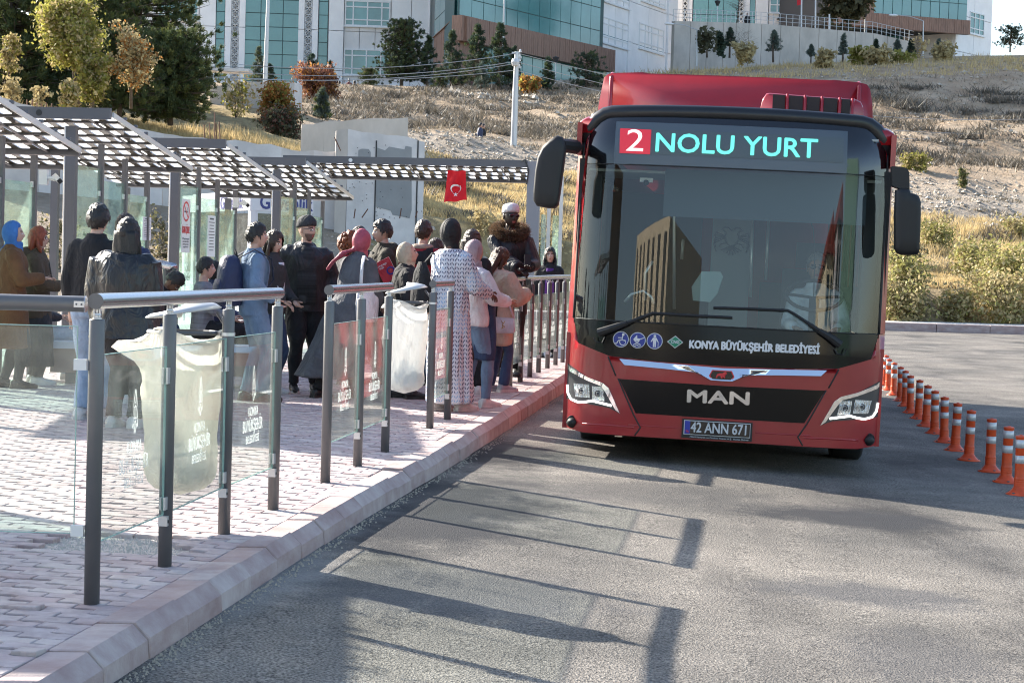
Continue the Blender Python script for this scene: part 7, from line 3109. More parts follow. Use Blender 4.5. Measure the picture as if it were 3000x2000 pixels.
# ================================================================== people
SKIN = {'light': mat('skin_light', (0.52, 0.33, 0.25), 0.55, var=0.06, scale=20), 'mid': mat('skin_mid', (0.42, 0.25, 0.175), 0.55, var=0.06, scale=20),
		'brown': mat('skin_brown', (0.13, 0.065, 0.04), 0.5, var=0.08, scale=20), 'dark': mat('skin_dark', (0.035, 0.020, 0.015), 0.45, var=0.08, scale=20)}
M_EYEW = mat('eye_white', (0.62, 0.6, 0.58), 0.3)
M_EYED = mat('eye_dark', (0.02, 0.014, 0.01), 0.2)
M_LIP = mat('lips', (0.33, 0.11, 0.10), 0.45)
M_HAIRK = mat('black_hair', (0.010, 0.009, 0.009), 0.42, bump=0.7, bscale=90, stretch=(3, 3, 0.5), dist=0.01)
M_HAIRB = mat('brown_hair', (0.035, 0.018, 0.011), 0.42, bump=0.7, bscale=90, stretch=(3, 3, 0.5), dist=0.01, var=0.4, scale=25)
M_HAIRC = mat('wavy_brown_hair', (0.075, 0.032, 0.015), 0.42, bump=0.8, bscale=80, stretch=(3, 3, 0.5), dist=0.012, var=0.5, scale=20)
M_HAIRR = mat('red_hair', (0.26, 0.055, 0.022), 0.42, bump=0.7, bscale=90, stretch=(3, 3, 0.5), dist=0.01, var=0.3, scale=25)
M_HAIRG = mat('grey_hair', (0.25, 0.24, 0.23), 0.5, bump=0.7, bscale=90, dist=0.01)
_fabs = {}


def fab(name, col, rough=0.85, var=0.15, scale=7, folds=0.5, **k):
	if name not in _fabs:
		m = mat(name, col, rough, var=var, scale=scale, bump=k.pop('bump', 0.35), bscale=k.pop('bscale', 60), dist=0.004, **k)
		if folds:
			# creases of worn cloth: warped noise, drawn out along the body
			n, l = m.node_tree.nodes, m.node_tree.links
			b = n['Principled BSDF']
			tc = n.new('ShaderNodeTexCoord')
			mp = n.new('ShaderNodeMapping')
			mp.inputs['Scale'].default_value = (1.0, 1.0, 0.55)
			mp.inputs['Rotation'].default_value = (0.35, 0.3, 0.2)
			nz = n.new('ShaderNodeTexNoise')
			nz.inputs['Scale'].default_value = 7.5
			nz.inputs['Detail'].default_value = 3.0
			nz.inputs['Distortion'].default_value = 1.8
			bp = n.new('ShaderNodeBump')
			bp.inputs['Strength'].default_value = folds
			bp.inputs['Distance'].default_value = 0.07
			l.new(tc.outputs['Object'], mp.inputs[0])
			l.new(mp.outputs[0], nz.inputs[0])
			l.new(nz.outputs[0], bp.inputs['Height'])
			if b.inputs['Normal'].links:
				l.new(b.inputs['Normal'].links[0].from_socket, bp.inputs['Normal'])
			l.new(bp.outputs[0], b.inputs['Normal'])
		_fabs[name] = m
	return _fabs[name]


BLACKC = fab('black_cloth', (0.012, 0.012, 0.014))
BLACKP = fab('black_padded_cloth', (0.011, 0.012, 0.016), 0.55)
LEATHER = fab('black_leather', (0.012, 0.013, 0.016), 0.36, bump=0.5, bscale=25)
NAVY = fab('navy_padded_cloth', (0.016, 0.026, 0.075), 0.6)
JEANL = fab('light_denim', (0.29, 0.38, 0.50), 0.9, scale=5)
JEANM = fab('mid_denim', (0.15, 0.225, 0.33), 0.9, scale=5)
JEAND = fab('dark_denim', (0.032, 0.055, 0.115), 0.9, scale=5)
TAN = fab('tan_brown_coat', (0.145, 0.068, 0.028))
OLIVE = fab('olive_brown_jacket', (0.075, 0.052, 0.032))
OLIVED = fab('dark_olive_jacket', (0.040, 0.033, 0.022))
GREYC = fab('grey_wool', (0.085, 0.088, 0.100))
GREYS = fab('grey_striped_knit', (0.20, 0.21, 0.225), stretch=(0.2, 0.2, 9), scale=12, var=0.3)
CREAM = fab('cream_teddy_cloth', (0.52, 0.41, 0.31), bump=1.0, bscale=70)
WHITEC = fab('white_cloth', (0.66, 0.66, 0.68))
DGREY = fab('charcoal_cloth', (0.03, 0.031, 0.034))
PURPLE = fab('purple_cloth', (0.11, 0.03, 0.21))
REDC = fab('red_knit', (0.40, 0.012, 0.018))
BLUEH = fab('bright_blue_scarf', (0.045, 0.155, 0.43))
PINKH = fab('rose_scarf', (0.34, 0.062, 0.095), 0.6)
BEIGEH = fab('beige_scarf', (0.42, 0.36, 0.27))
MAUVEH = fab('mauve_scarf', (0.33, 0.25, 0.27), 0.7)
BLACKH = fab('black_scarf', (0.012, 0.012, 0.013), 0.75)
SHOEW = fab('white_trainers', (0.60, 0.59, 0.57), 0.6)
SHOEK = fab('black_shoes', (0.012, 0.012, 0.012), 0.45)
SHOEB = fab('brown_boots', (0.028, 0.018, 0.014), 0.5)
SHOEG = fab('grey_trainers', (0.36, 0.37, 0.40), 0.6)


def dress_mat():
	m, n, l, b = new_mat('white_blue_patterned_dress')
	tc = n.new('ShaderNodeTexCoord')
	mp = n.new('ShaderNodeMapping')
	mp.inputs['Scale'].default_value = (1, 1, 1)
	l.new(tc.outputs['Object'], mp.inputs[0])
	sp = n.new('ShaderNodeSeparateXYZ')
	l.new(mp.outputs[0], sp.inputs[0])

	def math_(op, a, c):
		q = n.new('ShaderNodeMath')
		q.operation = op
		for i, v in enumerate((a, c)):
			if v is None:
				continue
			if isinstance(v, (int, float)):
				q.inputs[i].default_value = v
			else:
				l.new(v, q.inputs[i])
		return q.outputs[0]
	xa = math_('ADD', sp.outputs['X'], math_('MULTIPLY', sp.outputs['Y'], 0.9))
	col = math_('FRACT', math_('MULTIPLY', xa, 16.0), None)
	tri = math_('ABSOLUTE', math_('SUBTRACT', col, 0.5), None)
	zz = math_('FRACT', math_('ADD', math_('MULTIPLY', sp.outputs['Z'], 26.0), math_('MULTIPLY', tri, 1.6)), None)
	dash = math_('LESS_THAN', zz, 0.34)
	edge = math_('MULTIPLY', math_('GREATER_THAN', tri, 0.10), math_('LESS_THAN', tri, 0.42))
	f = math_('MULTIPLY', dash, edge)
	nz = n.new('ShaderNodeTexNoise')
	nz.inputs['Scale'].default_value = 7.0
	l.new(tc.outputs['Object'], nz.inputs[0])
	rp = n.new('ShaderNodeValToRGB')
	rp.color_ramp.interpolation = 'CONSTANT'
	rp.color_ramp.elements[0].color = (0.025, 0.035, 0.10, 1)
	rp.color_ramp.elements[1].position = 0.5
	rp.color_ramp.elements[1].color = (0.22, 0.37, 0.55, 1)
	l.new(nz.outputs[0], rp.inputs[0])
	mx = n.new('ShaderNodeMixRGB')
	mx.inputs[1].default_value = (0.60, 0.61, 0.66, 1)
	l.new(f, mx.inputs[0])
	l.new(rp.outputs[0], mx.inputs[2])
	l.new(mx.outputs[0], b.inputs['Base Color'])
	b.inputs['Roughness'].default_value = 0.85
	mf = n.new('ShaderNodeMapping')
	mf.inputs['Scale'].default_value = (1.0, 1.0, 0.25)
	nf = n.new('ShaderNodeTexNoise')
	nf.inputs['Scale'].default_value = 9.0
	nf.inputs['Distortion'].default_value = 1.2
	bp = n.new('ShaderNodeBump')
	bp.inputs['Strength'].default_value = 0.9
	bp.inputs['Distance'].default_value = 0.08
	l.new(tc.outputs['Object'], mf.inputs[0])
	l.new(mf.outputs[0], nf.inputs[0])
	l.new(nf.outputs[0], bp.inputs['Height'])
	l.new(bp.outputs[0], b.inputs['Normal'])
	return m


DRESS = dress_mat()
PENDING = []


def head_pt(u, v, s=1.0):
	"""u: angle from the front (+Y), v: 0 chin pole .. 1 crown; returns local point about the head centre"""
	t = math.pi * (1 - v)
	sz = math.cos(t)
	ring = math.sin(t)
	z = 0.118 * sz
	x = 0.074 * ring * math.sin(u)
	y = 0.094 * ring * math.cos(u)
	fr = max(0.0, math.cos(u))
	if z < 0:
		k = min(1, -z / 0.118)
		x *= 1 - 0.30 * k ** 1.4
		y = y * (1 - 0.10 * k) + 0.020 * fr * k * ring ** .5
		if fr < 0.2:
			y += 0.035 * k * (1 - fr)
	if z > 0.02:
		x *= 1.03
	if fr > 0.3:
		g = lambda a, b, c: math.exp(-(a / b) ** 2 - c)
		nose = math.exp(-(x / 0.0125) ** 2) * math.exp(-((z + 0.020) / 0.022) ** 2)
		bridge = math.exp(-(x / 0.010) ** 2) * math.exp(-((z - 0.008) / 0.025) ** 2)
		y += 0.020 * nose + 0.008 * bridge
		eye = math.exp(-((abs(x) - 0.031) / 0.014) ** 2) * math.exp(-((z - 0.010) / 0.011) ** 2)
		y -= 0.008 * eye
		brow = math.exp(-((abs(x) - 0.03) / 0.024) ** 2) * math.exp(-((z - 0.029) / 0.008) ** 2)
		y += 0.003 * brow
		lip = math.exp(-(x / 0.022) ** 2) * math.exp(-((z + 0.056) / 0.009) ** 2)
		y += 0.005 * lip
		chin = math.exp(-(x / 0.02) ** 2) * math.exp(-((z + 0.092) / 0.015) ** 2)
		y += 0.006 * chin
	return Vector((x * s, y * s, z * s))


def rotz(v, a):
	c, s = math.cos(a), math.sin(a)
	return Vector((v.x * c - v.y * s, v.x * s + v.y * c, v.z))


class Person:
	def __init__(self, label, px, ptop, d, yaw, H=None, z0=None, lean=0, side=0, headyaw=0, headpitch=0, sit=False, group='people waiting on the platform', build=1.0, detail=1, root=None, women=False, at=None, cat='person'):
		w = at if at is not None else W(px, ptop, d)
		self.z0 = float(pave_z(w.y)) if z0 is None else z0
		self.sit = sit
		if H is None:
			H = w.z - self.z0
			if sit:
				H = (w.z - self.z0 - 0.44) / 0.513 if not lean else 1.75
		if sit and lean:
			H = 1.75
		self.H, self.k = H, H / 1.75
		self.root = thing('person', Vector((w.x, w.y, self.z0)), label, cat, group, -R(yaw))
		self.yaw = yaw
		self.lean, self.side = R(lean), R(side)
		self.hy, self.hp = R(headyaw), R(headpitch)
		self.b, self.detail = build, detail
		self.w = women
		k = self.k
		self.drop = (0.93 - 0.50 / k) if sit else 0.0        # seat height 0.5 m
		self.hipz = 0.93 - self.drop
		self.sh = 0.163 * build if not women else 0.146 * build
		# keep the head over the measured column when the body leans
		hc = self.bend(Vector((0, 0.02, 1.63 - self.drop)))
		off = rotz(Vector((hc.x, hc.y, 0)) * k, -R(yaw))
		self.root.location.x -= off.x
		self.root.location.y -= off.y
		self.dz = 0.0
		if lean and not sit:
			top = self.bend(Vector((0, 0.0, 1.75))).z * k
		self.arms = {}

	def bend(self, p):
		q = Vector(p)
		if q.z > self.hipz:
			y, z = q.y, q.z - self.hipz
			c, s = math.cos(self.lean), math.sin(self.lean)
			q.y, z = y * c + z * s, -y * s + z * c
			c, s = math.cos(self.side), math.sin(self.side)
			x = q.x
			q.x, z = x * c + z * s, -x * s + z * c
			q.z = self.hipz + z
		return q

	def tw(self, p, bend=True):
		"""local design point (1.75 m figure) -> world"""
		q = self.bend(p) if bend else Vector(p)
		q = q * self.k
		q = rotz(q, -R(self.yaw))
		return q + self.root.location

	def fin(self, mb, bend=True):
		mb.v = [tuple((self.bend(Vector(p)) if bend else Vector(p)) * self.k) for p in mb.v]
		return mb

	def soft(self, name, mb, m, voxel=0.017, wr=0.004, bend=True, smooth=3, seed=0, fine=14.0, stretch=0.45):
		self.fin(mb, bend)
		PENDING.append((name, mb, m, voxel * (1 if self.detail else 1.6), wr, self.root, smooth, seed, fine, stretch))

	def hard(self, name, mb, m, parent=None, bend=True, smooth=True):
		return self.fin(mb, bend).build(name, m, parent or self.root, smooth)

	# ---- limbs
	def arm_pts(self, s, wrist):
		"""IK in the upright frame: s=-1 left, 1 right; wrist (x, y, z) with z measured on the standing figure"""
		S_ = Vector((s * self.sh, 0.0, 1.405 - self.drop))
		Wp = Vector((wrist[0], wrist[1], wrist[2] - self.drop))
		L1, L2 = 0.285, 0.255
		d = Wp - S_
		D = min(d.length, L1 + L2 - 0.005)
		d.normalize()
		a = (L1 * L1 - L2 * L2 + D * D) / (2 * D)
		h = math.sqrt(max(0, L1 * L1 - a * a))
		pole = Vector((s * 0.55, -0.6, -0.65))
		pole = (pole - d * pole.dot(d)).normalized()
		E = S_ + d * a + pole * h
		return S_, E, S_ + d * D

	def legs_pts(self, s, foot=None):
		hip = Vector((s * 0.085, 0, self.hipz - 0.02))
		if self.sit:
			kn = Vector((s * 0.12, 0.43, self.hipz + 0.0))
			an = Vector((s * 0.12, 0.40 if foot is None else foot[1], 0.085))
			if foot is not None:
				an = Vector((foot[0], foot[1], 0.085 + foot[2]))
			return hip, kn, an
		an = Vector((s * 0.095, 0, 0.085)) if foot is None else Vector((foot[0], foot[1], 0.085 + (foot[2] if len(foot) > 2 else 0)))
		L1, L2 = 0.43, 0.425
		d = an - hip
		D = min(d.length, L1 + L2 - 0.004)
		d.normalize()
		a = (L1 * L1 - L2 * L2 + D * D) / (2 * D)
		h = math.sqrt(max(0, L1 * L1 - a * a))
		pole = Vector((0, 1, 0))
		pole = (pole - d * pole.dot(d)).normalized()
		return hip, hip + d * a + pole * h, an

	def torso_rings(self, g=0.0, z_lo=0.90, z_hi=1.47, n=18, hemflare=0.0, chest=0.0):
		b = self.b
		prof = [(0.86, .170, .120), (0.95, .172, .125), (1.08, .148 if self.w else .158, .112), (1.20, .158 if self.w else .168, .120), (1.30, .158 if self.w else .172, .122), (1.38, .160 if self.w else .176, .108), (1.43, .128, .088), (1.48, .070, .068)]
		zs = sorted(set([z_lo] + [p[0] for p in prof if z_lo < p[0] < z_hi] + [z_hi]))
		rings = []
		for z in zs:
			rx = np.interp(z, [p[0] for p in prof], [p[1] for p in prof]) * b + g
			ry = np.interp(z, [p[0] for p in prof], [p[2] for p in prof]) * b + g
			if hemflare and z < 1.05:
				q = (1.05 - z) / max(0.05, 1.05 - z_lo)
				rx += hemflare * q
				ry += hemflare * q
			rings.append([Vector((rx * math.cos(2 * math.pi * k / n), ry * math.sin(2 * math.pi * k / n) + (0.012 if 1.2 < z < 1.42 else 0), z - self.drop)) for k in range(n)])
		return rings

	def body(self, skin, arms, feet=(None, None)):
		self.skin = SKIN[skin]
		mb = MB()
		mb.loft(self.torso_rings(-0.012))
		self.A = {}
		for s, wr in zip((-1, 1), arms):
			P = self.arm_pts(s, wr)
			self.A[s] = P
			mb.tube([P[0], (P[0] + P[1]) / 2, P[1]], [.046, .043, .036], 10)
			mb.tube([P[1], (P[1] + P[2]) / 2, P[2]], [.038, .034, .026], 10)
			mb.ellipsoid(P[0], (.052, .052, .052), 10, 7)
		z = 1.44 - self.drop
		mb.tube([Vector((0, -0.01, z - .04)), Vector((0, 0.0, z + .05)), Vector((0, 0.012, z + .13))], [.07, .054, .052], 12)
		self.Lg = {}
		for s, f in zip((-1, 1), feet):
			P = self.legs_pts(s, f)
			self.Lg[s] = P
		tmp = MB()
		for s in (-1, 1):
			P = self.Lg[s]
			tmp.tube([P[0], (P[0] + P[1]) / 2, P[1]], [.078, .068, .052], 10)
			tmp.tube([P[1], P[1] * .6 + P[2] * .4, P[2]], [.052, .05, .036], 10)
		mb.v = [tuple(self.bend(Vector(p))) for p in mb.v]
		o = len(mb.v)
		mb.add(tmp.v, tmp.f)
		# head and hands are added finely after the coarse body surface is grown
		hd, mats = self.head_mesh()
		self.soft('body', mb, (self.skin, hd, mats), 0.022, 0.0, bend=False, smooth=2)

	def HC(self):
		return Vector((0, 0.022, 1.63 - self.drop))

	def hx(self, p):
		"""point about the head centre -> upright local frame, with the head's turn and nod"""
		q = Vector(p)
		c, s = math.cos(-self.hp), math.sin(-self.hp)
		q = Vector((q.x, q.y * c - q.z * s, q.y * s + q.z * c))
		q = rotz(q, -self.hy)
		return self.HC() + q

	def head_mesh(self):
		mb = MB()
		mb.sm = True
		nu, nv = (40, 30) if self.detail else (14, 10)
		V = []
		for j in range(nv + 1):
			for i in range(nu):
				V.append(head_pt(-math.pi + 2 * math.pi * i / nu, 0.02 + 0.96 * j / nv))
		for j in range(nv):
			for i in range(nu):
				q = (j * nu + i, j * nu + (i + 1) % nu, (j + 1) * nu + (i + 1) % nu, (j + 1) * nu + i)
				c = (V[q[0]] + V[q[1]] + V[q[2]] + V[q[3]]) / 4
				m = 0
				if c.y > 0.03:
					ex = abs(c.x) - 0.031
					if abs(ex) < 0.014 and abs(c.z - 0.010) < 0.0055:
						m = 2 if abs(ex) < 0.0058 else 1
					elif abs(ex) < 0.019 and abs(c.z - 0.0285) < 0.0042:
						m = 4
					elif abs(c.x) < 0.021 and abs(c.z + 0.056) < 0.0075:
						m = 3
					elif getattr(self, 'stubble', False) and c.z < -0.036:
						m = 5
				mb.cur = m
				mb.add([V[k] for k in q], [(0, 1, 2, 3)])
		mb.cur = 0
		for s in (-1, 1):
			mb.ellipsoid((s * 0.076, -0.005, 0.0), (0.010, 0.020, 0.031), 8, 6)
		mb.v = [tuple(self.bend(self.hx(p))) for p in mb.v]
		# hands
		for s in (-1, 1):
			P = self.A[s]
			d = (P[2] - P[1]).normalized()
			hb = MB()
			hb.sm = True
			side = Vector((s, 0, 0)) - d * d.dot(Vector((s, 0, 0)))
			if side.length < .2:
				side = Vector((0, 0, 1)) - d * d.z
			side.normalize()
			side = d.cross(side).normalized() if getattr(self, 'palm', 0) else side
			nrm = d.cross(side).normalized()
			w = P[2]
			hb.tube([w - d * .01, w + d * .03, w + d * .085], [(.024, .019), (.017 + .02, .017), (.036, .014)], 10)
			curl = nrm * (0.35 if d.z < -.5 else 0.8)
			inn = -nrm * (1 if (nrm.x * s) > 0 else -1)
			for q, ln in ((-1.5, .062), (-.5, .072), (.5, .068), (1.5, .054)):
				a = w + d * .082 + d.cross(nrm) * (q * .0165)
				b = a + d * ln * .5 + inn * ln * .12
				c = b + d * ln * .35 + inn * ln * .38
				hb.tube([a, b, c], [.0085, .008, .0062], 6)
			fw = Vector((0, 1, 0)) - d * d.y
			fw = fw.normalized() if fw.length > .2 else d.cross(nrm)
			hb.tube([w + d * .025 + fw * .02, w + d * .055 + fw * .045, w + d * .085 + fw * .048 + inn * .01], [.012, .0105, .008], 6)
			hb.v = [tuple(self.bend(Vector(p))) for p in hb.v]
			mb.add(hb.v, hb.f)
		mb.v = [tuple(Vector(p) * self.k) for p in mb.v]
		mb.s = [True] * len(mb.f)
		return mb, [self.skin, M_EYEW, M_EYED, M_LIP, M_HAIRK, fab('stubble', (0.16, 0.10, 0.08), 0.7)]

	# ---- clothes
	def top(self, m, hem=0.86, g=0.022, flare=0.0, sleeve=0.0, collar=True, name='jacket', wr=0.006, hood=False, cuff=1.0, fine=12.0, open_=False):
		mb = MB()
		z_lo = hem
		mb.loft(self.torso_rings(g, z_lo, 1.475, 20, flare))
		for s in (-1, 1):
			P = self.A[s]
			e = P[1] + (P[2] - P[1]) * (0.97 * cuff)
			mb.ellipsoid(P[0] + Vector((-s * .01, 0, -.005)), (.056 + g * .55,) * 3, 12, 8)
			mb.tube([P[0], (P[0] + P[1]) / 2, P[1]], [.052 + g * .75 + sleeve, .049 + g * .75 + sleeve, .044 + g * .75 + sleeve], 12)
			mb.ellipsoid(P[1], (.043 + g * .75 + sleeve,) * 3, 10, 7)
			mb.tube([P[1], (P[1] + e) / 2, e], [.043 + g * .75 + sleeve, .040 + g * .7 + sleeve, .033 + g * .6 + sleeve], 12)
		if collar:
			z = 1.475 - self.drop
			mb.tube([Vector((0, -.005, z - .04)), Vector((0, .0, z + .015)), Vector((0, 0.0, z + .045))], [(.098, .092), (.082, .078), (.080, .076)], 16)
		if hood:
			z = 1.46 - self.drop
			mb.ellipsoid((0, -.10, z), (.13, .07, .075), 14, 8)
		self.soft(name, mb, m, 0.016, wr, seed=hash(name) % 7 + int(self.H * 1000) % 50, fine=fine)

	def trousers(self, m, wide=0.0, wr=0.006, ankle=0.0):
		mb = MB()
		tmp = MB()
		z1 = 1.04 - self.drop
		rr = self.torso_rings(0.008, 0.84, 1.04, 18)
		mb.loft(rr)
		mb.v = [tuple(self.bend(Vector(p))) for p in mb.v]
		for s in (-1, 1):
			P = self.Lg[s]
			tmp.tube([P[0] + Vector((0, 0, .03)), (P[0] + P[1]) / 2, P[1]], [.098 * self.b + wide * .3, .088 * self.b + wide * .6, .070 + wide], 14)
			tmp.ellipsoid(P[1], (.068 + wide,) * 3, 10, 7)
			e = P[2] + Vector((0, 0, .0))
			tmp.tube([P[1], P[1] * .55 + e * .45, P[1] * .12 + e * .88, e], [.068 + wide, .066 + wide, .056 + wide + ankle, .060 + wide + ankle], 14)
		mb.add(tmp.v, tmp.f)
		self.soft('trousers', mb, m, 0.016, wr, bend=False, seed=3 + int(self.H * 1000) % 40, fine=11.0, stretch=1.6)

	def skirt(self, m, z_top=1.08, hem=0.10, r_hem=0.30, sweep=(0, 0), name='skirt', g=0.02, folds=9, wr=0.004, amp=0.03):
		mb = MB()
		n = 48
		rings = []
		rg = random.Random(int(self.H * 1000))
		ph = rg.random() * 6
		for i in range(15):
			t = i / 14
			z = z_top + (hem - z_top) * t
			r = 0.155 + g + (r_hem - 0.155 - g) * (0.35 * math.sin(min(1, t * 3) * math.pi / 2) + 0.65 * t)
			f = amp * t ** 1.2
			cx, cy = sweep[0] * t ** 1.5, sweep[1] * t ** 1.5
			rings.append([Vector((cx + (r + f * math.sin(folds * a + ph + 1.5 * math.sin(2 * a))) * math.cos(a), cy + (r * .82 + f * math.sin(folds * a + ph)) * math.sin(a), z - (self.drop if z > self.hipz else 0))) for a in [2 * math.pi * k / n for k in range(n)]])
		mb.loft(rings)
		self.soft(name, mb, m, 0.017, wr, seed=5, fine=8, stretch=2.5)

	def shoes(self, m, chunky=1.0, sole=None, turn=0.0):
		for s in (-1, 1):
			P = self.Lg[s]
			a = P[2]
			f = (P[2] - P[1])
			mb = MB()
			mb.sm = True
			zf = a.z - 0.085
			rings = []
			for y, w, h, zl in ((-.075, .020, .05, .0), (-.065, .036, .085, .0), (-.02, .040, .105, .0), (.03, .041, .10, 0), (.08, .044, .072, 0), (.14, .046, .055, 0), (.185, .040, .045, 0.004), (.212, .018, .03, .008)):
				w *= chunky
				rings.append([a + Vector((w * math.cos(q) * (1 if math.sin(q) > -.3 else .95), y, zf - a.z + zl + h * (0.5 + 0.5 * math.sin(q)) * (chunky ** .5))) for q in [2 * math.pi * k / 14 for k in range(14)]])
			mb.loft(rings)
			so = self.hard('shoe', mb, m, bend=False)
			mb = MB()
			pts = [(w * chunky * 1.06 * sx, y) for y, w in ((-.078, .028), (-.05, .038), (.02, .040), (.10, .046), (.16, .045), (.205, .026)) for sx in (1,)]
			poly = [(a.x + x, a.y + y, zf) for x, y in pts] + [(a.x - x, a.y + y, zf) for x, y in pts[::-1]]
			mb.prism(poly, (0, 0, 0.024 * chunky))
			self.hard('sole', mb, sole or m, so, bend=False, smooth=False)

	# ---- heads
	def hair(self, m, style='short', length=0.30, vol=1.0, seed=0, front=0.0):
		rg = np.random.default_rng(seed + 3)
		mb = MB()
		mb.sm = True
		nu, nv = (44, 34) if self.detail else (16, 12)
		V = []
		for j in range(nv + 1):
			for i in range(nu):
				u = -math.pi + 2 * math.pi * i / nu
				v = 0.02 + 0.98 * j / nv
				p = head_pt(u, v, 1.0)
				dirn = p.normalized()
				th = (0.016 if style == 'short' else 0.022) * vol
				if v > .7:
					th *= 1.25
				if style == 'curly':
					th = 0.045 * vol
				V.append(p + dirn * th)
		A = np.array([tuple(v) for v in V])
		nz = vnoise(A * np.array([1, 1, .6]), seed, 26 if style != 'curly' else 9, 3)
		amp = 0.0065 if style != 'curly' else 0.020
		V = [v + v.normalized() * (amp * float(q)) for v, q in zip(V, nz)]
		for j in range(nv):
			for i in range(nu):
				u = abs(-math.pi + 2 * math.pi * (i + .5) / nu)
				z = head_pt(u, 0.02 + 0.98 * (j + .5) / nv).z
				# hairline height by angle from the front
				if style == 'short':
					line = np.interp(u, [0, .75, 1.05, 1.35, 1.6, 2.2, 3.15], [.062 - front, .050 - front, .030, -.025, .008, -.045, -.062])
				else:
					line = np.interp(u, [0, .5, .85, 1.1, 1.5, 3.15], [.070 - front, .055 - front, .015, -.075, -.11, -.12])
				if z > line:
					q = (j * nu + i, j * nu + (i + 1) % nu, (j + 1) * nu + (i + 1) % nu, (j + 1) * nu + i)
					mb.add([V[k] for k in q], [(0, 1, 2, 3)])
		if style in ('long', 'curly'):
			n = 26
			rings = []
			for t in [k / 9 for k in range(10)]:
				z = 0.03 - t * length
				rx = (0.088 + 0.016 * math.sin(t * 3)) * vol * (1 - .25 * t ** 3)
				ry = (0.055 + 0.0 * t) * vol * (1 - .2 * t)
				cy = -0.050 - 0.018 * t
				rings.append([Vector(((rx + .008 * math.sin(7 * a + t * 6 + seed)) * math.cos(a), cy + (ry + .006 * math.sin(9 * a - t * 5)) * math.sin(a), z + .015 * math.sin(5 * a) * t)) for a in [2 * math.pi * k / n for k in range(n)]])
			mb.loft(rings)
			for s in (-1, 1):
				mb.tube([Vector((s * .078, .0, .02)), Vector((s * .090, .015, -.08)), Vector((s * .088, .03, -length * .55)), Vector((s * .075, .045, -length * .85))], [.018, .024, .026, .012], 8)
		if style == 'curly':
			for q in range(90):
				a = rg.uniform(0, 6.283)
				z = rg.uniform(-.13, .11)
				c = Vector((math.cos(a), math.sin(a), 0))
				if c.y > 0.35 and z < 0.07:
					continue
				rad = .108 * vol * math.sqrt(max(.15, 1 - (z / .16) ** 2))
				p = c * rad + Vector((0, -.012, z))
				mb.ellipsoid(p, (rg.uniform(.014, .026),) * 3, 7, 5)
		mb.v = [tuple(self.hx(p)) for p in mb.v]
		return self.hard('hair', mb, m)

	def hijab(self, m, tail=None, drape=0.10, seed=0, vol=1.0, back=0.0):
		mb = MB()
		n = 28
		rings = []
		for j in range(15):
			t = math.pi * (j + .0) / 14
			ring = []
			for k in range(n):
				a = 2 * math.pi * k / n           # 0 = front
				st, ct = math.sin(t), math.cos(t)
				p = Vector((.098 * vol * st * math.sin(a), .112 * vol * st * math.cos(a) - .020 - back * .5, .132 * vol * ct + .006))
				fa = abs(math.atan2(math.sin(a), math.cos(a)))
				if fa < 0.95 and -0.105 < p.z < 0.075:
					w = min(1, (0.95 - fa) / .25) * min(1, (p.z + .105) / .02) * min(1, (.075 - p.z) / .02)
					p.y -= 0.055 * max(0, w)
				ring.append(p)
			rings.append(ring)
		mb.loft(rings)
		neck = []
		for t in [k / 7 for k in range(8)]:
			z = -.085 - t * (0.10 + drape)
			rx = np.interp(t, [0, .35, .7, 1], [.072, .078, .115, .150])
			ry = np.interp(t, [0, .35, .7, 1], [.080, .078, .095, .125])
			neck.append([Vector(((rx + .010 * math.sin(5 * a + t * 7 + seed)) * math.sin(a), (ry + .010 * math.sin(6 * a + t * 5)) * math.cos(a) + .004, z + .022 * t * math.sin(2 * a + seed))) for a in [2 * math.pi * k / n for k in range(n)]])
		mb.loft(neck)
		if tail:
			mb.tube([Vector(p) for p in tail], [(.05, .028), (.062, .026), (.06, .02), (.045, .012)][:len(tail)], 10)
		mb.v = [tuple(self.hx(Vector(p)) if Vector(p).z > -.10 else self.HC() + rotz(Vector(p), -self.hy * .4)) for p in mb.v]
		self.soft('headscarf', mb, m, 0.010, 0.0055, seed=seed + 9, fine=24, stretch=0.5, smooth=2)

	def cap(self, m, kind='beanie'):
		mb = MB()
		mb.sm = True
		n = 30
		rings = []
		prof = [(.0, 1.05), (.02, 1.07), (.045, 1.06), (.05, 1.035), (.075, .93), (.10, .70), (.117, .42), (.123, .02)] if kind == 'beanie' else [(.03, 1.03), (.055, 1.04), (.095, 1.0), (.118, .82), (.128, .5), (.13, .02)]
		for z, s in prof:
			rings.append([Vector(((.078 + .0015 * math.cos(15 * a)) * 1.06 * s * math.cos(a), (.099 + .0015 * math.cos(15 * a)) * 1.05 * s * math.sin(a) - .008, z + (.034 if kind == 'beanie' else .005) - .012 * (-math.sin(a)) * (1 if z < .06 else .4))) for a in [2 * math.pi * k / n for k in range(n)]])
		mb.loft(rings)
		mb.v = [tuple(self.hx(p)) for p in mb.v]
		return self.hard('beanie' if kind == 'beanie' else 'cap', mb, m)

	def glasses(self, dark=False):
		mb = MB()
		for s in (-1, 1):
			c = Vector((s * .033, .098, .008))
			if dark:
				mb.ellipsoid(c, (.025, .006, .018), 12, 6)
			else:
				mb.tube([c + Vector((.024 * math.cos(a), -.006 * abs(math.cos(a)), .017 * math.sin(a))) for a in [k * math.pi / 7 for k in range(15)]], .0022, 5)
			mb.tube([c + Vector((s * .024, -.004, .006)), Vector((s * .078, .04, .012)), Vector((s * .080, -.01, .006))], .0022, 5)
		mb.tube([Vector((-.011, .104, .010)), Vector((.011, .104, .010))], .002, 5)
		mb.v = [tuple(self.hx(p)) for p in mb.v]
		return self.hard('glasses', mb, M_BLKG)

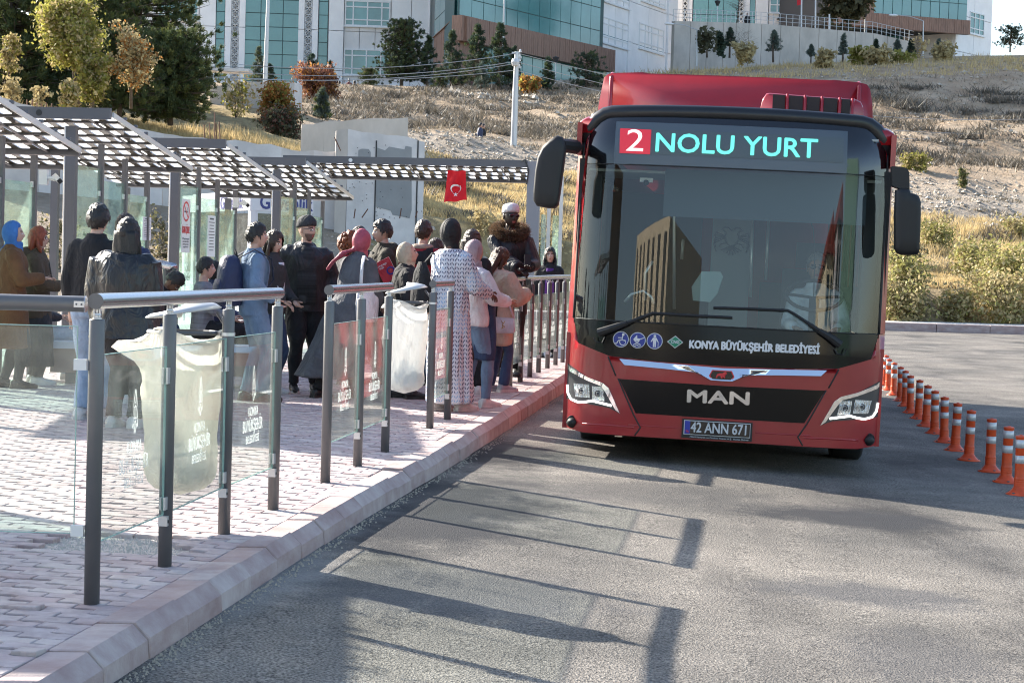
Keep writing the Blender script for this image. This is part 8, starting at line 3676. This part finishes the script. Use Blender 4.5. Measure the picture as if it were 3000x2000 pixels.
	def scarf(self, m, name='scarf'):
		mb = MB()
		z = 1.47 - self.drop
		mb.tube([Vector((.085 * math.cos(a), .085 * math.sin(a) + .01, z + .01 * math.sin(3 * a))) for a in [k * math.pi / 8 for k in range(17)]], .034, 8)
		mb.tube([Vector((.03, .09, z)), Vector((.05, .145, z - .12)), Vector((.05, .155, z - .34))], [(.03, .05), (.02, .06), (.014, .06)], 8)
		mb.tube([Vector((-.03, .09, z)), Vector((-.04, .145, z - .12)), Vector((-.04, .155, z - .28))], [(.03, .05), (.02, .06), (.014, .06)], 8)
		self.soft(name, mb, m, 0.014, 0.004, seed=4)

	def face_dir(self, p):
		return p


DOWN = lambda s, f=0.02, o=0.05: (s * (0.170 + o), f, 0.88)
ARMS_DOWN = (DOWN(-1), DOWN(1))


def item(name, label, cat, loc, yaw, group=None):
	return thing(name, loc, label, cat, group, -R(yaw))


def phone(P, s, label, fwd=0.11):
	a = P.A[s]
	d = (a[2] - a[1]).normalized()
	loc = P.tw(a[2] + d * .10 + Vector((0, 0, .03)))
	t = item('phone', label, 'phone', loc, P.yaw, 'phones held in hands')
	mb = MB()
	mb.obox((-.037, -.004, -.03), (.074, 0, 0), (0, .008, .002), (0, -.03, .15))
	mb.build('case', M_BLKM, t)
	mb = MB()
	mb.obox((-.034, -.0055, -.026), (.068, 0, 0), (0, .001, 0), (0, -.028, .14))
	mb.build('screen', mat('phone_glass', (0.03, 0.035, 0.04), 0.08) if 'pg' not in _fabs else _fabs['pg'], t)
	return t


# 1 woman in blue headscarf and tan coat
p = Person('woman in bright blue headscarf and long tan brown coat holding a phone, far left', 40, 652, 18.7, 72, women=True, build=1.06)
p.body('light', ((-.06, .30, 1.16), (.10, .33, 1.17)), ((-.10, -.05, 0), (.09, .08, 0)))
p.top(TAN, hem=0.42, g=0.03, flare=0.07, sleeve=0.006, name='coat')
p.trousers(DGREY)
p.shoes(SHOEB, 1.15)
p.hijab(BLUEH, [(0, -.06, -.10), (-.02, -.15, -.22), (-.03, -.16, -.36), (-.03, -.15, -.44)], 0.12, 1)
phone(p, 1, 'white edged phone in the hand of the woman in the blue headscarf')
# 2 red haired woman
p = Person('red haired woman with glasses in an olive brown coat behind the blue headscarf', 112, 668, 19.3, 84, women=True)
p.body('light', ((-.12, .28, 1.12), (.10, .30, 1.10)), ((-.10, -.02, 0), (.10, .05, 0)))
p.top(OLIVE, hem=0.74, g=0.035, flare=0.03, sleeve=0.01, hood=True)
p.skirt(DGREY, 1.0, 0.20, 0.25)
p.trousers(DGREY, 0.02)
p.shoes(SHOEW, 1.2)
p.hair(M_HAIRR, 'long', 0.20, 1.0, 2)
p.glasses()
# 3 seated person with crossed leg
p = Person('seated person with crossed pale jeans partly hidden behind the red haired woman', 106, 758, 19.8, 60, sit=True)
p.body('light', ((-.1, .3, 1.12), (.12, .28, 1.1)), ((-.12, .42, 0), (.05, .62, .30)))
p.top(BLACKP, hem=0.9)
p.trousers(JEANL, 0.02)
p.shoes(SHOEW, 1.2)
p.hair(M_HAIRK, 'long', 0.2, 1.0, 3)
# 4 man in black jacket from behind
p = Person('tall man seen from behind in a black jacket and light blue jeans', 288, 602, 15.5, 8, side=2.0, build=0.97)
p.body('light', (DOWN(-1, .03, .02), DOWN(1, .05, .02)), ((-.09, 0, 0), (.07, .05, 0)))
p.top(BLACKC, hem=0.90, g=0.024, sleeve=0.004, wr=0.006)
p.trousers(JEANL, 0.004)
p.shoes(SHOEW, 1.1)
p.hair(M_HAIRK, 'short', vol=1.35, seed=4)
# 5 woman in leather jacket from behind
p = Person('long dark haired woman seen from behind in an oversized black leather jacket', 376, 645, 14.9, 12, women=True, build=1.30)
p.body('light', (DOWN(-1, .06, .06), DOWN(1, .10, .05)))
p.top(LEATHER, hem=0.74, g=0.06, flare=0.05, sleeve=0.035, wr=0.014, fine=7)
p.trousers(DGREY, 0.02)
p.shoes(SHOEW, 1.15)
p.hair(M_HAIRK, 'long', 0.36, 1.12, 5)
# 6 navy jacket man behind her
p = Person('man in a navy padded jacket half hidden behind the leather jacket', 368, 630, 17.3, 25, build=1.12)
p.body('light', (DOWN(-1, .1, .06), (.27, .12, 1.0)))
p.top(NAVY, hem=0.84, g=0.04, sleeve=0.016, wr=0.008)
p.trousers(JEAND)
p.shoes(SHOEW)
p.hair(M_HAIRB, 'short', vol=1.1, seed=6)
# 7 bending man with glasses
p = Person('seated dark skinned man with glasses bending forward beside the navy jacket', 508, 804, 21.6, 95, sit=True, lean=38, headpitch=25)
p.body('brown', ((-.1, .34, 1.0), (.1, .36, 1.0)))
p.top(BLACKC, hem=0.9)
p.trousers(JEAND)
p.shoes(SHOEK)
p.hair(M_HAIRK, 'short', vol=1.0, seed=7)
p.glasses()
# 8 seated young man in grey stripes
p = Person('seated young man in a grey striped long sleeved top looking right', 603, 752, 21.8, 82, sit=True)
p.body('light', ((-.12, .33, 1.08), (.12, .34, 1.06)))
p.top(GREYS, hem=0.9, g=0.016, collar=False, name='sweater')
p.trousers(BLACKC)
p.shoes(SHOEK)
p.hair(M_HAIRK, 'short', vol=1.2, seed=8)
# 9 seated woman in black scarf
p = Person('seated woman in a black headscarf next to the grey striped top', 634, 764, 22.6, 86, sit=True, women=True)
p.body('light', ((-.12, .33, 1.08), (.12, .34, 1.06)))
p.top(NAVY, hem=0.9)
p.skirt(BLACKC, 1.0, 0.35, 0.3)
p.trousers(BLACKC)
p.shoes(SHOEK)
p.hijab(BLACKH, None, 0.08, 2)
# 10 denim man with backpack
p = Person('dark haired man in a faded denim jacket with a navy backpack', 752, 656, 17.9, 68, headyaw=8)
p.body('light', (DOWN(-1, .08, .03), (.20, .16, 1.0)), ((-.09, -.03, 0), (.1, .08, 0)))
p.top(JEANM, hem=0.84, g=0.028, sleeve=0.01, wr=0.008)
p.trousers(JEANM, 0.012)
p.shoes(SHOEK)
p.hair(M_HAIRK, 'short', vol=1.3, seed=10)
DENIM = p
# 11 woman with long hair
p = Person('young woman with long straight brown hair looking down beside the denim jacket', 802, 678, 18.9, 118, women=True, headpitch=14)
p.body('light', ((-.08, .26, 1.0), (.12, .26, 1.0)))
p.top(DGREY, hem=0.86, g=0.022)
p.trousers(JEAND)
p.shoes(SHOEW)
p.hair(M_HAIRB, 'long', 0.42, 1.0, 11)
mb = MB()
mb.loft([[Vector((rx * math.cos(a), .128 + .012 * math.sin(a), z)) for a in [k * math.pi / 6 for k in range(12)]] for z, rx in ((.95, .07), (1.2, .075), (1.42, .05))])
p.hard('white_shirt_front', mb, WHITEC)
# 12 bearded man in beanie
p = Person('bearded man in a charcoal beanie, glasses and open black padded jacket standing full length', 900, 640, 19.3, 168, headyaw=-42, build=1.1)
p.stubble = True
p.body('light', ((-.27, .06, .92), (.25, .10, .92)), ((-.12, -.10, 0), (.11, .12, 0)))
p.top(BLACKP, hem=0.80, g=0.042, sleeve=0.016, wr=0.009, hood=True)
p.trousers(BLACKC, 0.004, 0.009)
p.shoes(SHOEK, 1.1, SHOEW)
p.cap(fab('charcoal_knit', (0.035, 0.036, 0.040), bump=0.8, bscale=110))
p.glasses()
mb = MB()
mb.loft([[Vector((rx * math.cos(a), .150 + .018 * math.sin(a) - (.03 if z > 1.4 else 0), z)) for a in [k * math.pi / 6 for k in range(12)]] for z, rx in ((.88, .10), (1.15, .105), (1.36, .08), (1.46, .055))])
p.hard('striped_sweater', mb, fab('dark_stripes', (0.022, 0.023, 0.026), stretch=(.1, .1, 3), scale=6, var=0.6))
# 13 curly red haired woman
p = Person('woman with curly auburn hair and a thick red scarf looking right', 1024, 684, 20.6, 92, women=True)
p.body('light', (DOWN(-1), (.15, .2, 1.05)))
p.top(BLACKC, hem=0.6, g=0.03, flare=0.03, name='coat')
p.trousers(BLACKC)
p.shoes(SHOEK)
p.hair(fab('auburn_curls', (0.20, 0.060, 0.022), 0.5, var=0.4, scale=30), 'curly', 0.2, 1.0, 12)
p.scarf(REDC)
# 14 rose headscarf, grey coat
p = Person('woman in a rose pink headscarf and long grey coat seen from behind, leaning forward', 1062, 728, 18.8, 38, lean=13, women=True, H=1.66, build=1.08)
p.body('light', ((-.1, .32, 1.05), (.14, .3, 1.05)), ((-.16, -.28, 0), (.06, -.05, 0)))
p.top(GREYC, hem=0.86, g=0.032, sleeve=0.01)
p.skirt(GREYC, 1.06, 0.20, 0.33, (-.20, -.16), 'coat_skirt', folds=6, amp=0.025)
p.trousers(BLACKC)
p.shoes(SHOEK, 1.1)
p.hijab(PINKH, [(-.02, -.08, -.10), (-.10, -.14, -.16), (-.20, -.17, -.26), (-.27, -.16, -.34)], 0.10, 3, 1.05)
PINK = p
# 15 man far behind
p = Person('dark curly haired man far behind the auburn curls, seen from behind', 1053, 668, 24.5, 30)
p.body('light', ARMS_DOWN)
p.top(BLACKC)
p.trousers(JEAND)
p.shoes(SHOEK)
p.hair(M_HAIRB, 'short', vol=1.6, seed=14)
# 16 man with the red book
p = Person('tall dark haired man in a dark olive jacket looking left, holding a red book', 1122, 648, 20.8, 252, headpitch=4)
p.body('light', ((-.06, .30, 1.13), (.20, .12, 1.0)))
p.top(OLIVED, hem=0.84, g=0.03, sleeve=0.012, hood=True)
p.trousers(BLACKC)
p.shoes(SHOEK)
p.hair(M_HAIRK, 'short', vol=1.55, seed=15)
mb = MB()
mb.loft([[Vector((rx * math.cos(a), .138 + .012 * math.sin(a), z)) for a in [k * math.pi / 6 for k in range(12)]] for z, rx in ((.95, .085), (1.2, .085), (1.42, .06))])
p.hard('black_shirt_front', mb, BLACKC)
bk = item('book', 'red book with a white ring and lettering held by the man looking left', 'book', W(1132, 792, 20.3), 180)
bk.rotation_euler = (R(8), R(-28), R(8))
mb = MB()
mb.box((0, 0, 0), (0.17, 0.02, 0.24))
mb.build('cover', fab('book_red', (0.42, 0.03, 0.045), 0.5), bk)
mb = MB()
mb.box((0.004, 0.0, 0), (0.168, 0.014, 0.232))
mb.build('pages', M_PAPER, bk)
mb = MB()
mb.tube([Vector((.04 + .038 * math.cos(a), -.0115, -.02 + .038 * math.sin(a))) for a in [k * math.pi / 10 for k in range(21)]], .009, 5)
mb.build('printed_ring', M_BLUE, bk)
MK = lambda x, z: Matrix(((1, 0, 0, x), (0, 0, -1, -.0112), (0, 1, 0, z), (0, 0, 0, 1)))
text_mesh('lettering', 'Language', 0.03, M_WTXT, bk, MK(-.02, .075), 0.0005, 0.0005)
text_mesh('lettering', 'Hub', 0.03, M_WTXT, bk, MK(-.035, .045), 0.0005, 0.0005)
# 17 beige headscarf
p = Person('woman in a beige headscarf and long black coat looking up right', 1196, 714, 18.8, 78, women=True, headpitch=-10, build=1.05)
p.body('light', ((-.14, .2, 1.02), (.16, .2, 1.0)), ((-.09, -.08, 0), (.09, .08, 0)))
p.top(BLACKC, hem=0.38, g=0.035, flare=0.06, sleeve=0.012, name='coat', wr=0.008)
p.trousers(BLACKC)
p.shoes(SHOEK, 1.35)
p.hijab(BEIGEH, None, 0.12, 4, 1.05)
# 18 man with faded hair
p = Person('man with a short faded haircut in a black, beige and red jacket seen from behind', 1242, 648, 20.9, 18)
p.body('light', ARMS_DOWN)
p.top(fab('red_jacket', (0.30, 0.012, 0.02)), hem=0.86, g=0.03, sleeve=0.01, collar=False)
p.trousers(JEAND)
p.shoes(SHOEK)
p.hair(M_HAIRB, 'short', vol=1.3, seed=17)
mb = MB()
mb.loft([[Vector((.205 * s_ * math.cos(a), .135 * s_ * math.sin(a), z)) for a in [k * math.pi / 10 for k in range(20)]] for z, s_ in ((1.28, 1.08), (1.36, 1.10), (1.42, .88), (1.47, .6))])
p.soft('black_yoke', mb, BLACKC, 0.015, 0.003)
mb = MB()
mb.tube([Vector((.088 * math.cos(a), .082 * math.sin(a), 1.475)) for a in [k * math.pi / 8 for k in range(17)]], .03, 8)
p.hard('beige_collar', mb, fab('beige_collar_cloth', (0.40, 0.30, 0.24)))
# 19 brown haired woman behind
p = Person('brown haired woman mostly hidden between the faded haircut and the black headscarf', 1277, 702, 22.3, 40, women=True)
p.body('light', ARMS_DOWN)
p.top(BLACKC)
p.trousers(BLACKC)
p.shoes(SHOEK)
p.hair(M_HAIRB, 'long', 0.35, 1.05, 18)
# 20 tall woman in patterned dress
p = Person('tall woman in a black headscarf and long white and blue patterned dress', 1326, 645, 17.4, 42, women=True, build=1.04)
p.body('brown', ((-.02, .30, 1.12), (.20, .32, 1.08)), ((-.08, -.05, 0), (.10, .10, 0)))
p.top(DRESS, hem=0.92, g=0.028, sleeve=0.012, collar=False, name='dress_top')
p.skirt(DRESS, 1.10, 0.07, 0.235, (.03, .02), 'dress_skirt', 0.02, 8, amp=0.022)
p.trousers(BLACKC)
p.shoes(SHOEW, 1.1)
p.hijab(BLACKH, [(.0, .02, -.12), (.05, .09, -.22), (.08, .12, -.34), (.09, .12, -.42)], 0.14, 5, 1.08)
TALL = p
# 21 person behind
p = Person('person with dark hair in black hidden between the black and the mauve headscarf', 1384, 678, 19.7, 15)
p.body('light', ARMS_DOWN, ((-.05, .0, 0), (.13, .02, 0)))
p.top(BLACKC)
p.trousers(BLACKC, 0.012)
p.shoes(SHOEW, 1.1)
p.hair(M_HAIRB, 'long', 0.24, 1.15, 20)
# 22 mauve headscarf
p = Person('woman in a mauve headscarf and white sweater with a denim jacket over her arm', 1392, 704, 17.9, 48, women=True, headpitch=6)
p.body('mid', ((.00, .30, 1.10), (.20, .33, 1.12)), ((-.07, -.04, 0), (.12, .12, 0)))
p.top(WHITEC, hem=0.86, g=0.03, sleeve=0.014, collar=False, name='sweater', wr=0.008)
p.trousers(JEANM)
p.shoes(SHOEW, 1.15)
p.hijab(MAUVEH, None, 0.12, 6, 1.0)
dj = MB()
dj.loft([[Vector((.03 + (.155 + .02 * math.sin(4 * a + z * 9)) * math.cos(a), .13 + (.10 + .012 * math.sin(5 * a)) * math.sin(a), z)) for a in [k * math.pi / 14 for k in range(28)]] for z in (.50, .62, .76, .90, 1.02, 1.08)])
p.soft('denim_jacket', dj, JEAND, 0.016, 0.010, seed=8)
# 23 cream teddy coat
p = Person('wavy brown haired woman in a cream teddy coat and blue jeans', 1464, 728, 20.1, 52, women=True, headpitch=24, headyaw=12)
p.body('light', ((.0, .30, 1.18), (.14, .34, 1.20)), ((-.09, -.02, 0), (.10, .06, 0)))
p.top(CREAM, hem=0.58, g=0.045, flare=0.015, sleeve=0.024, name='coat', wr=0.012, fine=9)
p.trousers(fab('blue_denim', (0.050, 0.085, 0.17), 0.9, scale=5))
p.shoes(SHOEG, 1.3, SHOEW)
p.hair(M_HAIRC, 'long', 0.40, 1.12, 22)
phone(p, 1, 'phone held up by the woman in the cream teddy coat')
TEDDY = p
# 24 tall man in parka
p = Person('dark skinned man in a white cap, sunglasses and fur hooded black parka at the rail', 1497, 617, 21.9, 172, headyaw=-14, H=1.96, z0=0.11, build=1.0)
p.body('dark', ((-.16, .34, 1.12), (-.05, .36, 1.10)))
p.top(BLACKP, hem=0.62, g=0.036, sleeve=0.012, name='parka', wr=0.010)
p.trousers(BLACKC)
p.shoes(SHOEK)
p.cap(fab('white_knit_cap', (0.66, 0.66, 0.66), bump=0.6, bscale=150), 'cap')
p.glasses(True)
V_, F_ = [], []
base = []
for q in range(1800):
	a = random.uniform(0, 6.283)
	b_ = random.uniform(0, 6.283)
	base.append((0.140 * math.cos(a) + .034 * math.cos(b_) * math.cos(a), 0.120 * math.sin(a) + .034 * math.cos(b_) * math.sin(a) + .0, 1.475 + .045 * math.sin(b_) - .05 * math.sin(a)))
base = np.array(base)
C_ = np.array([tuple(p.bend(Vector(q)) * p.k) for q in base])
D_ = base - np.array([0, 0, 1.45])
D_ /= np.linalg.norm(D_, axis=1)[:, None]
Vn, Fn = needle_cloud(C_, D_, 6, 0.050, 0.004)
fast_mesh('fur_hood_trim', Vn, Fn, translucent_mat('brown_fur', (0.17, 0.11, 0.065), 0.3, 0.4), p.root)
PARKA = p
phone(p, -1, 'dark phone in the hands of the man in the white cap')
# 25 woman at the far end
p = Person('long dark haired woman in a black jacket over a purple shirt', 1612, 727, 27.6, 178, women=True)
p.body('light', ARMS_DOWN)
p.top(BLACKC, hem=0.80, g=0.03, sleeve=0.01)
p.trousers(BLACKC)
p.shoes(SHOEK)
p.hair(M_HAIRK, 'long', 0.36, 1.0, 24)
mb = MB()
mb.loft([[Vector((rx * math.cos(a), .140 + .014 * math.sin(a), z)) for a in [k * math.pi / 6 for k in range(12)]] for z, rx in ((.85, .075), (1.2, .075), (1.43, .055))])
sh_ = p.hard('purple_shirt_front', mb, PURPLE)
text_mesh('lettering', 'İVAS', 0.05, M_WTXT, p.root, Matrix(((-1, 0, 0, 0), (0, 0, 1, .158 * p.k), (0, 1, 0, 1.22 * p.k), (0, 0, 0, 1))), 0.0006, 0.001)

# the driver, seated in the cab
_dh = bly(2395, 728, 1.18)
_dw = BUSM @ Vector((_dh[0], 1.18, _dh[1]))
_fl = BUSM @ Vector((_dh[0], 1.18, 0.36))
p = Person('bus driver in a white shirt and dark sunglasses behind the windscreen', 0, 0, 0, 187, H=1.75, z0=_dw.z - 0.44 - 0.513 * 1.75 - 0.03, sit=True, group='bus crew', at=_dw)
p.body('mid', ((-.17, .36, 1.13), (.17, .36, 1.13)))
p.top(fab('white_shirt', (0.74, 0.78, 0.80)), hem=0.9, g=0.016, name='shirt')
p.trousers(BLACKC)
p.shoes(SHOEK)
p.hair(M_HAIRG, 'short', vol=0.9, seed=30)
p.glasses(True)

# distant figures
for i, (px, pt_, d, yaw, sit_, m1_, lab, hair_) in enumerate((
		(1023, 231, 141, 20, True, fab('far_red', (0.12, 0.02, 0.025)), 'person in dark red sitting on the terrace edge below the left window', M_HAIRK),
		(1039, 236, 141, -30, True, BLACKC, 'person in black sitting on the terrace edge right of the one in red', M_HAIRK),
		(995, 238, 141, 40, True, GREYC, 'person in grey sitting on the terrace edge beside the russet bush', M_HAIRK),
		(1382, 226, 143, 100, False, fab('far_purple', (0.13, 0.025, 0.075)), 'person in purple standing among the conifers before the wood wall', M_HAIRK),
		(2190, 39, 170, 180, False, BLACKC, 'person in black standing at the railing of the right terrace', M_HAIRB),
		(1408, 361, 96, 100, False, NAVY, 'person in navy, head and shoulders above the gravel mound', M_HAIRK),
		(1416, 364, 97, 110, False, BLACKC, 'second person just behind the navy one above the gravel mound', M_HAIRK),
		(2918, 530, 101, 110, False, NAVY, 'man in a dark jacket walking behind the stony mound at right', M_HAIRB))):
	w_ = W(px, pt_, d)
	zg = w_.z - (1.30 if sit_ else 1.72)
	if sit_:
		zg = w_.z - (0.44 + 0.513 * 1.72)
	p = Person(lab, px, pt_, d, yaw, H=1.72, z0=zg, sit=sit_, group='people far up the slope', detail=0)
	p.body('light', ARMS_DOWN if not sit_ else ((-.12, .33, 1.08), (.12, .34, 1.06)))
	p.top(m1_, hem=0.86, g=0.03)
	p.trousers(BLACKC)
	p.shoes(SHOEK)
	p.hair(hair_, 'short', vol=1.3, seed=40 + i)

# ---- grow all the soft surfaces in one go
tmp = []
for (name, mb, m, vox, wr, root, smooth, seed, fine, stretch) in PENDING:
	me = bpy.data.meshes.new('grow')
	me.from_pydata(mb.v, [], mb.f)
	o = bpy.data.objects.new('grow', me)
	COL.objects.link(o)
	md = o.modifiers.new('r', 'REMESH')
	md.mode = 'VOXEL'
	md.voxel_size = vox
	if smooth:
		ms = o.modifiers.new('s', 'SMOOTH')
		ms.iterations = smooth
		ms.factor = 0.5
	tmp.append(o)
dg = bpy.context.evaluated_depsgraph_get()
dg.update()
for o, (name, mb, m, vox, wr, root, smooth, seed, fine, stretch) in zip(tmp, PENDING):
	me = bpy.data.meshes.new_from_object(o.evaluated_get(dg))
	me.name = name
	me.materials.clear()
	n = len(me.vertices)
	if wr and n:
		co = np.empty(n * 3, np.float32)
		me.vertices.foreach_get('co', co)
		no = np.empty(n * 3, np.float32)
		me.vertices.foreach_get('normal', no)
		co, no = co.reshape(-1, 3), no.reshape(-1, 3)
		q = co * np.array([1, 1, stretch])
		h = vnoise(q.astype(float), seed, fine / 6.28 * 0.55, 3)
		h = np.sign(h) * np.abs(h) ** 0.8
		co += no * (h * wr * 2.4)[:, None]
		me.vertices.foreach_set('co', co.ravel())
	if isinstance(m, tuple):
		skin, hd, mats = m
		bm = bmesh.new()
		bm.from_mesh(me)
		ov = len(bm.verts)
		vv = [bm.verts.new(v) for v in hd.v]
		bm.faces.ensure_lookup_table()
		for f, mi in zip(hd.f, hd.m):
			try:
				nf = bm.faces.new([vv[i] for i in f])
				nf.material_index = mi
			except ValueError:
				pass
		bmesh.ops.remove_doubles(bm, verts=vv, dist=1e-5)
		bm.to_mesh(me)
		bm.free()
		for k in mats:
			me.materials.append(k)
	else:
		me.materials.append(m)
	me.polygons.foreach_set('use_smooth', np.ones(len(me.polygons), bool))
	me.update()
	link(name, me, root)
for o in tmp:
	md = o.data
	bpy.data.objects.remove(o)
	bpy.data.meshes.remove(md)

# ---- things carried
def strap(t, pts, w, m, name='strap'):
	mb = MB()
	mb.sm = True
	mb.tube(pts, [(w, 0.006)] * len(pts), 8)
	mb.build(name, m, t)


bp = item('backpack', 'navy backpack on the back of the man in the denim jacket', 'backpack', DENIM.tw((0, -.24, 1.20)), DENIM.yaw)
mb = MB()
mb.sm = True
n = 24
mb.loft([[Vector((.155 * sx * abs(math.cos(a)) ** .6 * math.copysign(1, math.cos(a)), .105 * sy * abs(math.sin(a)) ** .7 * math.copysign(1, math.sin(a)), z)) for a in [2 * math.pi * k / n for k in range(n)]] for z, sx, sy in ((-.25, .7, .6), (-.235, .98, .95), (-.1, 1.04, 1.1), (.08, 1, 1.0), (.19, .82, .75), (.225, .4, .4))])
mb.build('pack', fab('backpack_navy', (0.018, 0.026, 0.075), 0.6), bp)
mb = MB()
mb.sm = True
mb.loft([[Vector((.12 * s_ * abs(math.cos(a)) ** .6 * math.copysign(1, math.cos(a)), -.085 + .06 * s_ * abs(math.sin(a)) ** .7 * math.copysign(1, math.sin(a)), z)) for a in [2 * math.pi * k / n for k in range(n)]] for z, s_ in ((-.22, .7), (-.2, 1), (-.06, 1), (.0, .7))])
mb.build('front_pocket', fab('backpack_navy', (0.018, 0.026, 0.075), 0.6), bp)
for s in (-1, 1):
	strap(bp, [Vector((s * .10, .06, .20)), Vector((s * .13, .20, .28)), Vector((s * .14, .36, .20)), Vector((s * .15, .38, .0)), Vector((s * .17, .22, -.18))], .03, fab('backpack_strap', (0.03, 0.035, 0.06)))
strap(bp, [Vector((-.04, .06, .2)), Vector((0, .05, .27)), Vector((.04, .06, .2))], .01, BLACKC, 'grab_handle')

tb = item('tote_bag', 'white tote bag hanging from the shoulder of the grey coat', 'bag', PINK.tw((.22, .02, .98)), PINK.yaw)
mb = MB()
mb.sm = True
mb.loft([[Vector((.05 * s_ * math.cos(a), .15 * s_ * math.sin(a), z)) for a in [2 * math.pi * k / 20 for k in range(20)]] for z, s_ in ((-.18, .8), (-.15, 1), (0, 1.05), (.14, .95), (.145, .85))])
mb.build('bag_body', WHITEC, tb)
strap(tb, [Vector((0, -.10, .13)), Vector((-.02, -.07, .36)), Vector((-.06, .0, .46)), Vector((-.02, .10, .34)), Vector((0, .1, .13))], .022, WHITEC)

hb = item('handbag', 'white shoulder handbag with gold monogram against the cream coat', 'handbag', TEDDY.tw((.20, -.05, .84)), 0)
mb = MB()
mb.sm = True
pl_ = [(-.13, -.07), (-.11, -.10), (.11, -.10), (.13, -.07), (.115, .06), (-.115, .07)]
mb.loft([[Vector((x * s_, y, z * s_)) for x, z in pl_] for y, s_ in ((-.04, .88), (-.03, 1.0), (.03, 1.0), (.04, .88))])
mb.build('bag_body', fab('white_bag_leather', (0.58, 0.56, 0.60), 0.35, bump=0.05), hb)
strap(hb, [Vector((-.115, 0, .06)), Vector((-.09, 0, .20)), Vector((-.03, .02, .34)), Vector((.05, .02, .22)), Vector((.113, 0, .06))], .014, fab('white_bag_leather', (0.58, 0.56, 0.60), 0.35))
mb = MB()
for a, b in (((-.02, .03), (.0, .0)), ((.02, .03), (.0, .0)), ((0, 0), (-.01, -.05)), ((-.012, -.01), (.018, -.03)), ((.018, -.03), (-.018, -.05))):
	mb.tube([Vector((a[0], -.044, a[1])), Vector((b[0], -.044, b[1]))], .0035, 5)
mb.build('gold_clasp', mat('gold_metal', (0.5, 0.33, 0.10), 0.3, 0.9), hb)

sb = item('shoulder_bag', 'black cloth bag slung on the back of the patterned dress', 'bag', TALL.tw((-.16, -.20, 1.14)), TALL.yaw)
mb = MB()
mb.sm = True
mb.loft([[Vector((.12 * s_ * math.cos(a), .07 * s_ * math.sin(a), z)) for a in [2 * math.pi * k / 20 for k in range(20)]] for z, s_ in ((-.24, .8), (-.2, 1.05), (-.05, 1.0), (.12, .75), (.22, .35))])
mb.build('bag_body', BLACKC, sb)
strap(sb, [Vector((.0, .02, .2)), Vector((.03, .10, .30)), Vector((.05, .26, .26)), Vector((.04, .3, .05))], .02, BLACKC)
bb_ = item('shoulder_bag', 'black bag between the white handbag and the denim jacket', 'bag', TEDDY.tw((.02, -.20, .98)), 20)
mb = MB()
mb.sm = True
mb.loft([[Vector((.15 * s_ * math.cos(a), .06 * s_ * math.sin(a), z)) for a in [2 * math.pi * k / 20 for k in range(20)]] for z, s_ in ((-.17, .85), (-.13, 1), (.1, .95), (.15, .8))])
mb.build('bag_body', BLACKC, bb_)
strap(bb_, [Vector((-.12, 0, .13)), Vector((-.05, .03, .34)), Vector((.06, .05, .34)), Vector((.12, 0, .13))], .012, BLACKC)

# ------------------------------------------------------------------ buildings behind the viewer
block('apartment_block', 'beige apartment block with tall window strips across the road', -13.4, -25, 6.6, 9, 9.6, 14, 7, 2, M_BEIGE, M_DKWIN, None, (0.35, 0.82))
block('gabled_house', 'cream gabled house with dark red tiles across the road', 11.4, -26, 2.9, 8, 8.2, -10, 2, 3, M_CREAM, M_DKWIN, M_ROOFR)
block('gabled_house', 'pale narrow gabled house beside the cream one across the road', 15.0, -25, 2.6, 8, 9.0, -14, 2, 3, M_CAB, M_DKWIN, M_ROOFR)
block('glass_block', 'office block with green balcony bands across the road', 25, -16, 12, 9, 15, -50, 9, 5, M_GRFAC, M_DKWIN, None, (0.8, 0.55))
block('apartment_block', 'tall dark brown apartment block across the road', -38, -26, 12, 9, 13, 45, 6, 4, mat('brown_render', (0.20, 0.15, 0.11), 0.8), M_DKWIN)
